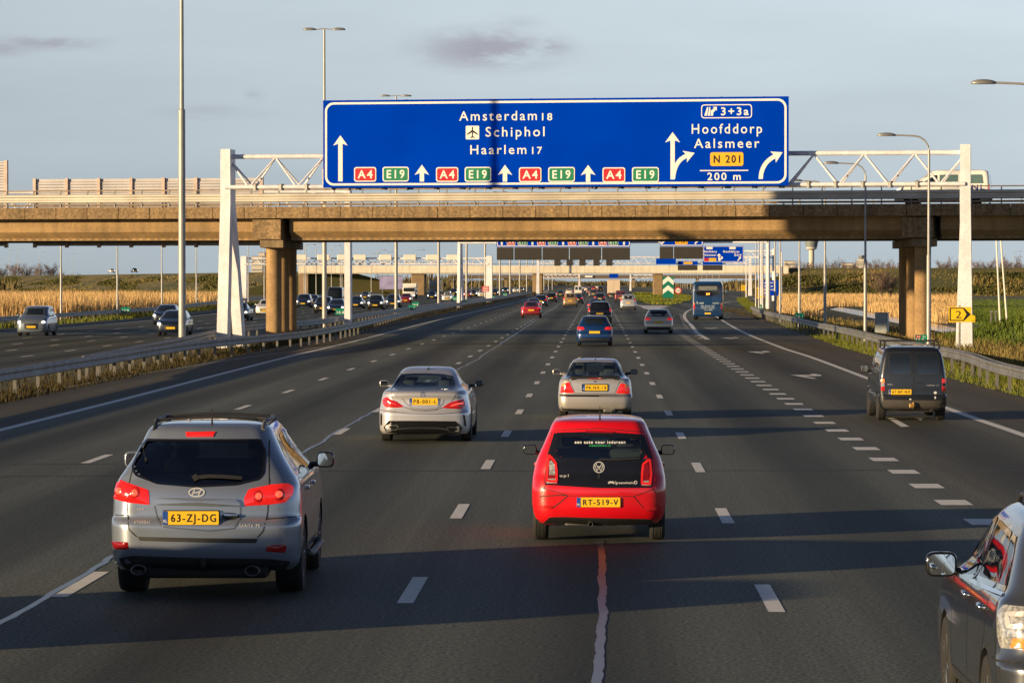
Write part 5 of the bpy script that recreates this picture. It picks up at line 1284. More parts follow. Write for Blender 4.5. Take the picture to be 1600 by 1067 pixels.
    def plate(s, x0, x1, z0, z1, body=None, view='R', d=.012, strip=True, tilt=0):
        xc = (x0+x1)/2; zc = (z0+z1)/2
        y = min(s.cast(view, a, b)[0].y for a in (x0, xc, x1) for b in (z0, z1)) if view == 'R' else max(s.cast(view, a, b)[0].y for a in (x0, xc, x1) for b in (z0, z1))
        sg = -1 if view == 'R' else 1; ya = y+sg*d
        pl = rrect(x0, x1, z0, z1, .012)
        o = MB().poly(pl, min(y-sg*.03, ya), max(y-sg*.03, ya)).build('licence_plate', M_['plate'], s.t)
        if body:
            h = z1-z0; w = x1-x0; bw = w*.09
            if strip:
                b = MB().poly(rrect(x0, x0+bw, z0, z1, .010), ya-.002, ya).build('country_band', M_['eu'], o); text_obj('NL', x0+bw*.12, x0+bw*.88, z0+h*.16, z0+h*.38, ya-.004, M_['platewhite'], o, .02)
            text_obj(body, x0+bw+w*.055, x1-w*.05, z0+h*.22, z1-h*.22, ya-.003, M_['black'], o, .014)
        return o
    def place(s, x, y, rz=0, label=None): s.t.location = (x, y, 0); s.t.rotation_euler.z = rz; return s.t

def lamp_mat(name, col, es, emit=None, rough=.12):
    return mat(name, col, rough, 0, .6, emit=emit or col, es=es, var=.25, scale=60)
def glass_mat(name, tint, alpha, ior=2.0):
    "tinted pane: see-through by `alpha`, otherwise a dark mirror"
    m = bpy.data.materials.new(name); m.use_nodes = True; nt = m.node_tree; L = nt.links.new; out = nt.nodes['Material Output']
    for n in list(nt.nodes):
        if n != out: nt.nodes.remove(n)
    tr = _n(nt, 'ShaderNodeBsdfTransparent'); gl = _n(nt, 'ShaderNodeBsdfGlossy'); gl.inputs['Roughness'].default_value = .03; gl.inputs['Color'].default_value = (.95,.97,1,1)
    fr = _n(nt, 'ShaderNodeFresnel'); ge = _n(nt, 'ShaderNodeNewGeometry'); mi = _n(nt, 'ShaderNodeMapRange'); mi.inputs['To Min'].default_value = ior; mi.inputs['To Max'].default_value = 1/ior
    L(ge.outputs['Backfacing'], mi.inputs['Value']); L(mi.outputs['Result'], fr.inputs['IOR'])  # a thin sheet reflects alike from both sides
    mx = _n(nt, 'ShaderNodeMixShader')
    tc = _n(nt, 'ShaderNodeTexCoord'); nz = _n(nt, 'ShaderNodeTexNoise'); nz.inputs['Scale'].default_value = 3; L(tc.outputs['Object'], nz.inputs['Vector'])
    mr = _n(nt, 'ShaderNodeMapRange'); mr.inputs['To Min'].default_value = .9; mr.inputs['To Max'].default_value = 1.1; L(nz.outputs['Fac'], mr.inputs['Value'])
    sc = _n(nt, 'ShaderNodeVectorMath', operation='SCALE'); sc.inputs[0].default_value = tuple(t*alpha for t in tint); L(mr.outputs['Result'], sc.inputs['Scale'])
    L(sc.outputs[0], tr.inputs['Color']); L(fr.outputs[0], mx.inputs['Fac']); L(tr.outputs[0], mx.inputs[1]); L(gl.outputs[0], mx.inputs[2]); L(mx.outputs[0], out.inputs['Surface'])
    MATS[name] = m; return m
def paint(name, col, metal=.0, rough=.32): return mat('paint_'+name, col, rough, metal, 1.0, var=.04, scale=1.5)
def car_mats():
    M_['under'] = mat('underbody', (.010,.010,.010), .8); M_['lining'] = mat('cabin_lining', (.15,.145,.14), .9)
    M_['tyre'] = mat('tyre_rubber', (.016,.016,.016), .8, bump=.2, bscale=60); M_['alloy'] = mat('alloy_rim', (.42,.42,.43), .3, .9); M_['darkrim'] = mat('dark_rim', (.08,.08,.085), .4, .7)
    M_['mirror'] = mat('mirror_glass', (.75,.78,.8), .02, 1.0, var=.01); M_['plate'] = mat('plate_yellow', (.82,.50,.015), .45, var=.03); M_['platewhite'] = mat('plate_white', (.75,.75,.75), .5)
    M_['eu'] = mat('plate_blue', (.01,.07,.36), .45); M_['trim'] = mat('black_trim', (.018,.018,.019), .5, var=.2); M_['gloss'] = mat('gloss_black', (.008,.008,.009), .08, 0, 1.0)
    M_['pane'] = mat('dark_pane', (.012,.016,.020), .05, 0, .8, var=.1, scale=2.); M_['chrome'] = mat('chrome', (.75,.75,.76), .12, 1.0); M_['badge'] = mat('badge_silver', (.55,.55,.55), .3, .25)
    M_['taillit'] = lamp_mat('tail_lamp_lit', (.50,.008,.008), .22, (1,.03,.02)); M_['tail'] = lamp_mat('tail_lamp', (.42,.012,.012), .06); M_['taildark'] = lamp_mat('tail_lamp_inner', (.22,.006,.008), .02)
    M_['bulb'] = lamp_mat('brake_bulb', (.75,.05,.03), .7, (1,.10,.05)); M_['clear'] = mat('clear_lens', (.36,.36,.36), .12, .3, 1.0, var=.45, scale=35); M_['orange'] = lamp_mat('turn_lens', (.75,.22,.02), .05)
    M_['head'] = mat('headlamp', (.75,.75,.72), .1, .2, 1.0, emit=(1,.93,.80), es=3.0); M_['headoff'] = mat('headlamp_off', (.45,.46,.47), .1, .5, 1.0)
    M_['seat'] = mat('seat_cloth', (.05,.052,.058), .9); M_['g_dark'] = glass_mat('privacy_glass', (.8,.9,1), .16); M_['g_side'] = glass_mat('side_glass', (.75,.85,.88), .5, 1.55); M_['g_clear'] = glass_mat('tinted_glass', (.78,.93,.95), .88)
    M_['skin'] = mat('skin', (.42,.22,.15), .6); M_['hair'] = mat('hair_grey', (.28,.27,.26), .8); M_['shirt'] = mat('dark_shirt', (.05,.055,.07), .9)
    M_['seam'] = mat('panel_gap', (.008,.008,.008), .7)
def seats(c, ys, xs, z, parent=None, bench=None, h=.62):
    for y in ys:
        for x in xs:
            mb = MB(); mb.rbox(x-.24, x+.24, y, y+.16, z, z+h, .05); mb.rbox(x-.24, x+.24, y+.1, y+.55, z-.12, z+.04, .05); mb.rbox(x-.13, x+.13, y-.03, y+.08, z+h+.03, z+h+.20, .045)
            mb.tube([(x-.06,y+.04,z+h-.05),(x-.06,y+.03,z+h+.06)], .01, 5); mb.tube([(x+.06,y+.04,z+h-.05),(x+.06,y+.03,z+h+.06)], .01, 5); mb.build('seat', M_['seat'], c.t, smooth=50)
    if bench:
        y, w = bench; mb = MB(); mb.rbox(-w, w, y, y+.16, z-.05, z+h-.08, .05)
        for x in (-w*.6, w*.6): mb.rbox(x-.12, x+.12, y-.02, y+.08, z+h-.06, z+h+.08, .04)
        mb.build('rear_bench', M_['seat'], c.t, smooth=50)
# ================================================================ the near cars, each built to its own shape
def near_frame(px, Y0):
    X0 = P(px, 700, Y0).x
    def L(x, y, dy=0.): p = P(x, y, Y0+dy); return (p.x-X0, p.z)
    return X0, L
def LL(L, pts, dy=0.): return [L(x, y, dy) for x, y in pts]
def mirrored(pts, c=0): return [(2*c-x, y) for x, y in reversed(pts)]
def lathe_y(prof, x, y, z, n=20):
    "turned about a lengthwise axis: prof [(r, forward)]"
    return MB().lathe(prof, n, M=Matrix(((1,0,0,x),(0,0,1,y),(0,1,0,z),(0,0,0,1))))
def pipe(c, x, y, z, r, m, name='exhaust_pipe', sx=1.0):
    M = Matrix.Translation((x, y, z)) @ Matrix.Diagonal((sx, 1, 1, 1)) @ Matrix(((1,0,0,0),(0,0,1,0),(0,1,0,0),(0,0,0,1)))
    return MB().lathe([(r*.80,.14),(r*.84,-.015),(r*.93,-.03),(r,-.02),(r*1.02,.14)], 20, M=M).build(name, m, c.t, smooth=40)
def antenna(c, x, y, z, ln=.2, lean=-.05):
    MB().tube([(x,y,z),(x,y+lean*.2,z+.04),(x,y+lean,z+ln)], [.014,.008,.004], 6).build('antenna', M_['trim'], c.t)
def ring_pts(cx, cz, rx, rz, n=24): return [(cx+rx*math.cos(6.28319*i/n), cz+rz*math.sin(6.28319*i/n)) for i in range(n)]
def ring(c, cx, cz, rx, rz, w, m, d=.008, name='badge', parent='t'):
    mb = MB(); c.line(ring_pts(cx, cz, rx, rz), 'R', w, d, .03, mb, True); return mb.build(name, m, c.t if parent == 't' else parent)

def car_suv():
    Y0 = 34.15; X0, L = near_frame(318, Y0)
    rows = [(.27,.14,4.50,.85,.25,.2,.10),(.36,.03,4.60,.915,.30,.24,.12),(.52,.0,4.66,.935,.30,.28,.12),(.70,.0,4.67,.94,.30,.28,.12),(.755,.02,4.66,.94,.29,.28,.12),(.80,.075,4.64,.935,.28,.28,.10),
            (.95,.085,4.52,.93,.27,.30,.10),(1.08,.11,4.25,.915,.25,.32,.10),(1.16,.15,3.65,.885,.22,.34,.10),(1.22,.18,3.42,.845,.2,.34,.09),(1.38,.27,3.10,.745,.2,.34,.10),(1.54,.37,2.80,.665,.2,.34,.12),(1.635,.44,2.55,.615,.2,.32,.12),(1.675,.52,2.4,.57,.2,.32,.12),(1.70,.75,2.2,.44,.18,.3,.12),(1.712,1.1,1.9,.25,.1,.2,.05)]
    c = Car('suv', 'blue-grey suv with roof rails, nearest on the left, plate 63-ZJ-DG', 'car', rows, paint('bluegrey', (.25,.29,.37), .55, .27)); c.ymid = 1.4; c.zbelt = 1.16
    gl = rounded(LL(L, [(216,700),(229,686),(408,686),(417,704),(417,738),(409,748),(375,756),(312,759),(250,754),(216,742),(208,730)], .40), .03)
    c.hole(gl, 'R')
    sw = [[(.62,1.20),(1.02,1.19),(1.06,1.52),(.86,1.54)],[(1.13,1.19),(1.98,1.17),(1.92,1.57),(1.16,1.545)],[(2.05,1.17),(3.02,1.14),(2.62,1.47),(2.40,1.56),(2.04,1.575)]]
    for p in sw: c.hole(p, 'S')
    ws = [(-.70,1.21),(.70,1.21),(.56,1.60),(-.56,1.60)]; c.hole(ws, 'F')
    c.body(arches=[(.98,.36,.41,.64,1.2),(3.68,.36,.41,.64,1.2)])
    c.patch('rear_window', gl, 'R', M_['g_dark'], .003); c.patch('window_frit', gl, 'R', M_['gloss'], .005, ring_only=.022)
    for p in sw:
        for v in ('S+','S-'): o = c.patch('side_window', p, v, M_['g_dark'], .003, r=.05); c.line(rounded(p, .05), v, .03, .005, .05, MB(), True).build('window_trim', M_['gloss'], o)
    c.patch('windscreen', ws, 'F', M_['g_clear'], .003, r=.06)
    # lamps
    li = LL(L, [(173,766),(176,752),(187,751),(233,765),(235,788),(201,785),(174,780)], .15); lo = LL(L, [(383,790),(382,779),(389,764),(425,757),(448,756),(457,761),(457,772),(446,785),(421,788)], .15)
    for ps, cs in ((li, [(187.5,768.5),(211,770.5)]), (lo, [(404,775.5),(434.5,773)])):
        o = c.patch('tail_light', ps, 'R', M_['taillit'], .006, r=.02, bulge=.02)
        for q in cs:
            x, z = L(*q, .12); c.patch('reflector', ring_pts(x, z, .058, .06, 18), 'R', M_['tail'], .018, step=.03, bulge=.012, parent=o); c.patch('bulb', ring_pts(x, z, .032, .032, 14), 'R', M_['bulb'], .03, step=.02, bulge=.01, parent=o)
    for ps in ([(171,847),(199.5,846.5),(201,858),(176,859)],[(414,861),(418,851.5),(446.5,851),(445,864)]): c.patch('fog_light', LL(L, ps, .05), 'R', M_['taildark'], .006, r=.015, bulge=.008)
    c.patch('high_brake_light', LL(L, [(293,675),(339,674.5),(336,681.5),(295,682)], .5), 'R', M_['taillit'], .012, bulge=.01)
    # tailgate seams, plate recess drawn as shade, bumper
    sm = MB(); gate = LL(L, [(217,684),(206,730),(199,770),(200,800),(204,826),(216,837)], .15)
    c.line(gate, 'R', .012, .002, .04, sm); c.line(LL(L, [(417,690),(421,760),(419,800),(413,828),(404,838)], .15), 'R', .012, .002, .04, sm)
    c.line(LL(L, [(167,806),(199,805)], .08), 'R', .010, .002, .04, sm); c.line(LL(L, [(417,811),(467,808)], .08), 'R', .010, .002, .04, sm)
    for sg in ('S+','S-'):
        for y0, y1, z1 in ((2.02,2.02,1.16),(1.08,1.10,1.18),(3.05,3.08,1.12)): c.line([(y0,.44),(y1,z1)], sg, .010, .002, .05, sm)
        c.line([(1.12,.46),(3.05,.44)], sg, .012, .002, .06, sm)
    sm.build('panel_gap', M_['seam'], c.t)
    bar = LL(L, [(242,780),(250,777.5),(367,779.5),(376,787),(375,790.5),(243,788)], .1); c.patch('grab_bar', bar, 'R', c.paint, .03, r=.01, bulge=.012)
    rec = MB(); c.line(LL(L, [(242,790),(246,808),(256,822),(330,828),(368,824),(376,808),(376,792)], .1), 'R', .014, .003, .03, rec); rec.build('recess_shade', mat('shadow_paint', (.10,.125,.165), .4, .4), c.t)  # no recess in the shell: a darker line paints its shade
    c.patch('step_pad', LL(L, [(216,838),(403,841),(400,848),(219,844)], .05), 'R', M_['trim'], .012)
    x0, z1 = L(256,797.5,.08); x1, z0 = L(343,821,.08); c.plate(x0, x1, z0+.015, z1, '63-ZJ-DG')
    fr_ = MB().poly(rrect(x0-.005, x1+.005, z0-.012, z1+.006, .01), -.0, .02); f = fr_.build('plate_holder', M_['trim'], c.t); f.location.y = c.cast('R', (x0+x1)/2, (z0+z1)/2)[0].y-.010
    text_obj('AUTO', (x0+x1)/2-.06, (x0+x1)/2+.04, z0-.008, z0+.008, -.003, M_['amber'], f, .01)
    x, z = L(361,804,.1); hb = MB().rbox(x-.07, x+.07, -.03, 0, z-.018, z+.018, .012); h_ = hb.build('handle', M_['chrome'], c.t, smooth=50); h_.location.y = c.cast('R', x, z)[0].y-.012
    c.patch('handle_cup', ring_pts(x, z-.012, .085, .035), 'R', M_['trim'], .004)
    # lower valance, pipes, hitch
    c.patch('valance', LL(L, [(185,872),(205,868),(420,873),(452,878),(440,895),(205,893),(190,885)], .03), 'R', M_['trim'], .012, r=.02)
    for q in ((218,889),(395,891)):
        x, z = L(*q, .1); pipe(c, x, .03, z, .05, M_['galv_dark'], sx=1.5)
    MB().rbox(-.62,.62,.10,.5,.20,.34,.04).build('rear_silencer', M_['under'], c.t); MB().tube([(0,.3,.30),(0,.02,.31),(0,-.04,.34),(0,-.04,.40)], [.03,.03,.025,.03], 8).build('tow_hitch', M_['trim'], c.t)
    # badge, lettering, wiper
    x, z = L(308,769,.12); ring(c, x, z, .075, .040, .014, M_['badge']); b = MB(); 
    for p in ([(x-.045,z-.028),(x-.018,z+.028)],[(x+.018,z-.028),(x+.045,z+.028)],[(x-.034,z-.006),(x+.034,z+.006)]): c.line(p, 'R', .013, .008, .02, b)
    b.build('emblem', M_['badge'], c.t)
    a, z = L(211,817.5,.1); b_, zz = L(235.5,813.5,.1); c.text('HYUNDAI', a, b_, z, zz, M_['badge'], d=.006); a, z = L(375,822.5,.1); b_, zz = L(407,818.5,.1); c.text('SANTA FE', a, b_, z, zz, M_['badge'], d=.006)
    a, z = L(214,797,.1); b_, zz = L(225,793.5,.1); c.text('4WD', a, b_, z, zz, M_['badge'], d=.006, bold=0)
    w = MB(); c.line(LL(L, [(310,745.5),(330,743.5),(352,744),(382,746.5)], .4), 'R', .035, .03, .03, w); c.line(LL(L, [(307,748),(314,744)], .4), 'R', .06, .034, .02, w); w.build('wiper', M_['trim'], c.t)
    # roof rails with cross bars
    for sg in (-1, 1):
        rl = MB(); pts = []
        for i in range(15):
            y = .56+1.75*i/14; x = sg*(.565-.03*abs(i/7-1)); h, nn = c.cast('T', x, y); lift = .042*min(1, min(i, 14-i)/3); pts.append((x, y, h.z+lift))
        rl.tube(pts, .022, 8); rl.build('roof_rail', M_['galv'] if sg > 0 else M_['trim'], c.t, smooth=50)
    for y in (.85, 1.75):
        cb = MB(); cb.tube([(x/10*.54, y, 1.722+.03*(1-(x/10)**2)) for x in range(-10, 11)], .014, 8)
        for sg in (-1, 1): cb.tube([(sg*.54,y,1.722),(sg*.555,y,1.70)], .025, 6)
        cb.build('cross_bar', M_['trim'], c.t, smooth=50)
    antenna(c, .03, .62, 1.685, .16)
    for sg in (-1, 1): c.mirror(sg, sg*1.02, 3.0, 1.22, .19, .17, M_['gloss'] if sg > 0 else c.paint)
    for sg in (-1, 1): MB().tube([(sg*.93,1.5,.36),(sg*.97,1.55,.34),(sg*.97,3.1,.34),(sg*.93,3.15,.36)], .035, 8).build('side_step', M_['galv'], c.t, smooth=50)
    for sg, v in ((1,'S+'),(-1,'S-')):
        for y in (1.35, 2.25):
            q, nn = c.cast(v, y, 1.02); MB().rbox(q.x-.02, q.x+.03, y, y+.2, 1.0, 1.035, .012).build('door_handle', c.paint, c.t, smooth=50)
    c.wheels(.98, 3.68, .355, .275, .785)
    seats(c, (2.25,), (-.38,.38), .62, bench=(1.15,.62)); MB().rbox(-.62,.62,3.1,3.5,.8,1.13,.08).build('dashboard', M_['trim'], c.t)
    return c.place(X0, Y0, R(1.2))

def car_up():
    Y0 = 41.75; X0, L = near_frame(936, Y0)
    rows = [(.20,.15,3.40,.72,.2,.15,.08),(.29,.03,3.48,.775,.26,.22,.10),(.42,.0,3.53,.80,.27,.24,.10),(.60,.0,3.54,.805,.27,.24,.10),(.72,.03,3.50,.80,.27,.26,.09),(.80,.07,3.40,.79,.26,.26,.09),(.90,.10,3.15,.77,.24,.27,.08),(.98,.125,2.95,.745,.22,.27,.08),(1.04,.145,2.8,.72,.2,.27,.08),(1.16,.185,2.6,.665,.19,.27,.08),(1.30,.24,2.33,.605,.18,.27,.09),(1.385,.28,2.1,.57,.17,.27,.09),(1.42,.31,1.98,.545,.17,.27,.09),(1.445,.40,1.85,.50,.17,.27,.09),(1.468,.68,1.7,.36,.14,.2,.06),(1.475,.95,1.5,.2,.1,.2,.03)]
    c = Car('small_hatchback', 'bright red small hatchback with a black glass tailgate, plate RT-519-V', 'car', rows, paint('red', (.62,.004,.010), 0, .30)); c.ymid = 1.2; c.zbelt = .95
    gate = LL(L, [(865.5,677.5),(936,675.5),(1007,680.5),(1013,698),(1018,714),(1020,740),(1016,761),(936,761),(852,756.5),(855.5,714),(859,700)], .17)
    win = LL(L, [(871,679.5),(936,677.5),(1001,682),(1005,690),(1006,708),(1000,716),(936,720),(876,717),(866,710),(865,700)], .22)
    c.hole(rounded(win, .03), 'R', .01)
    sw = [[(.62,.99),(1.22,.98),(1.20,1.33),(.72,1.32)],[(1.29,.98),(2.36,.95),(2.05,1.24),(1.88,1.325),(1.28,1.33)]]
    for p in sw: c.hole(p, 'S')
    ws = [(-.62,1.0),(.62,1.0),(.50,1.36),(-.50,1.36)]; c.hole(ws, 'F')
    c.body(arches=[(.56,.30,.335,.55,1.1),(2.98,.30,.335,.55,1.1)])
    # black tailgate: lower glossy part plus a frame round the pane
    low = LL(L, [(856,714),(936,721),(1016,716),(1020,740),(1016,761),(936,761),(852,756.5)], .12); c.patch('tailgate_glass', rounded(low, .02), 'R', M_['gloss'], .006, step=.03)
    c.patch('window_frit', gate, 'R', M_['gloss'], .004, ring_only=.05)
    fr = MB(); c.line(win, 'R', .05, .005, .04, fr, True); fr.build('window_trim', M_['gloss'], c.t)
    c.patch('rear_window', rounded(win, .03), 'R', M_['g_clear'], .003)
    for p in sw:
        for v in ('S+','S-'): c.patch('side_window', p, v, M_['g_dark'], .003, r=.04)
    c.patch('windscreen', ws, 'F', M_['g_clear'], .003, r=.05)
    lt = LL(L, [(857.5,709),(863,714),(869.5,722),(871.5,736),(871.8,756.3),(853.2,755),(854,735)], .10); rt = LL(L, [(1015.8,715.5),(1010,719),(1003.5,724),(1001.5,738),(1001,758.5),(1016.5,759.5),(1018.3,742)], .10)
    for ps, sg, lit in ((lt, -1, 'clear'), (rt, 1, 'tail')):  # left lenses pale, right ones dark: the sunlit side is put into the colour
        o = c.patch('tail_light', ps, 'R', M_['taildark'], .009, r=.015, bulge=.008)
        cx = sum(p[0] for p in ps)/len(ps); cz = sum(p[1] for p in ps)/len(ps)
        inn = [(cx+(x-cx)*.80, cz+(z-cz)*.84) for x, z in ps]; k = MB(); c.line(inn, 'R', .026, .02, .02, k, True); k.build('light_guide', M_['taillit'], c.t).parent = o
        zlo = min(z for x, z in ps); xl = min(x for x, z in ps); xr = max(x for x, z in ps)
        c.patch('reversing_lamp', [(xl+.012,zlo+.008),(xr-.014,zlo+.008),(xr-.014,zlo+.065),(xl+.012,zlo+.06)], 'R', M_['clear'], .018, parent=o)
        zhi = max(z for x, z in ps); c.patch('turn_lamp', [(cx-.03,zhi-.10),(cx+.03,zhi-.13),(cx+.04,zhi-.18),(cx-.035,zhi-.17)], 'R', M_['clear'] if sg < 0 else M_['taildark'], .019, parent=o)
        ctr = [(cx+(x-cx)*.5, cz+.01+(z-cz)*.5) for x, z in ps]; c.patch('lens', ctr, 'R', M_[lit if lit == 'clear' else 'taildark'], .017, parent=o)
    c.patch('high_brake_light', LL(L, [(914.6,672.6),(959.5,674.4),(958,677),(916,675.6)], .28), 'R', M_['taildark'], .010)
    c.patch('valance', LL(L, [(848,819.5),(858,808.5),(880,807.5),(936,809),(1010,811),(1018,813),(1025,821),(1018,824.8),(936,824),(854,822)], .02), 'R', M_['trim'], .008)
    for ps in ([(843,788.5),(862,790),(864,793),(860,794.5),(844,793.6)],[(1006,794.5),(1027,793.5),(1027.5,797.5),(1010,798.5)]): c.patch('rear_reflector', LL(L, ps, .06), 'R', M_['tail'], .008)
    sm = MB(); c.line(LL(L, [(842,778),(846,775),(872,773.5),(888,773.5),(877,783),(864,793)], .05), 'R', .012, .0025, .03, sm); c.line(LL(L, [(848,762),(888,774),(990,775),(1022,764)], .05), 'R', .008, .002, .03, sm); c.line(LL(L, [(990,775),(1006,794)], .05), 'R', .010, .002, .03, sm)
    c.line(LL(L, [(846,771),(853,757)], .05), 'R', .009, .002, .03, sm); c.line(LL(L, [(1020,762),(1026,772)], .05), 'R', .009, .002, .03, sm)
    c.line(LL(L, [(862,676),(855,714),(850,757)], .1), 'R', .007, .002, .03, sm); c.line(LL(L, [(1010,680),(1019,714),(1019,762)], .1), 'R', .007, .002, .03, sm)
    c.line(LL(L, [(866,672),(936,669),(1006,675)], .3), 'R', .008, .002, .03, sm)
    for v in ('S+','S-'): c.line([(1.25,.30),(1.25,.97)], v, .01, .002, .05, sm); c.line([(2.40,.34),(2.42,.94)], v, .01, .002, .05, sm)
    sm.build('panel_gap', M_['seam'], c.t)
    x0, z1 = L(901,776.5,.05); x1, z0 = L(969,791.5,.05); c.plate(x0, x1, z0, z1, 'RT-519-V')
    x, z = L(935.8,730,.12); ring(c, x, z, .062, .062, .012, M_['badge'], .013); b = MB()
    for p in ([(x-.036,z+.046),(x-.012,z-.004),(x,z+.014),(x+.012,z-.004),(x+.036,z+.046)],[(x-.050,z+.030),(x-.024,z-.048),(x,z+.002),(x+.024,z-.048),(x+.050,z+.030)]): c.line(p, 'R', .010, .013, .02, b)
    b.build('emblem', M_['badge'], c.t); c.patch('keyhole', ring_pts(x, z-.105, .014, .03, 12), 'R', M_['trim'], .012, step=.02)
    def T(body, a, b_, y0, y1, m, d=.010, bold=.01): p, z0_ = L(a, y1, .2); q, z1_ = L(b_, y0, .2); c.text(body, p, q, z0_, z1_, m, d=d, bold=bold)
    T('up!', 875, 889, 740.5, 744.5, M_['badge'], bold=.02); T('greenwheels', 962.5, 989.5, 751.3, 754.8, M_['platewhite']); T('een auto voor iedereen', 898, 977, 688.6, 693, M_['platewhite'], .008, .02); T('greenwheels.nl', 920.5, 953.5, 694.8, 697.4, mat('green_letter', (.02,.45,.12), .5), .008, .02)
    x, z = L(992.8,753.4,.12); ring(c, x, z, .016, .016, .007, M_['platewhite'], .011); x, z = L(955,753.4,.12); b = MB(); c.line([(x-.036,z),(x-.014,z+.013),(x+.006,z),(x+.03,z-.012),(x+.036,z)], 'R', .007, .011, .02, b); c.line([(x-.036,z),(x-.03,z-.012),(x-.006,z),(x+.014,z+.013),(x+.036,z)], 'R', .007, .011, .02, b); c.line([(x+.052,z-.02),(x+.052,z+.02)], 'R', .003, .011, .02, b); b.build('logo', M_['platewhite'], c.t)
    w = MB(); c.line(LL(L, [(936,717.5),(965,718),(1000,716)], .2), 'R', .02, .02, .03, w); w.build('wiper', M_['trim'], c.t)
    antenna(c, .01, .48, 1.45, .16)
    for sg in (-1, 1): c.mirror(sg, sg*.865, 2.32, 1.0, .175, .135, M_['gloss'] if sg < 0 else M_['gloss'])
    pipe(c, -.10, .08, .215, .028, M_['galv_dark']); MB().rbox(-.42,.12,.12,.5,.19,.28,.04).build('silencer', M_['galv_dark'], c.t)
    for sg, v in ((1,'S+'),(-1,'S-')): q, nn = c.cast(v, 1.42, .86); MB().rbox(q.x-.02, q.x+.03, 1.4, 1.58, .845, .88, .012).build('door_handle', c.paint, c.t, smooth=50)
    c.wheels(.56, 2.98, .292, .185, .70)
    seats(c, (1.55,), (-.33,.33), .55, bench=(.62,.55)); MB().rbox(-.55,.55,2.35,2.7,.65,.93,.08).build('dashboard', M_['trim'], c.t)
    return c.place(X0, Y0, 0)

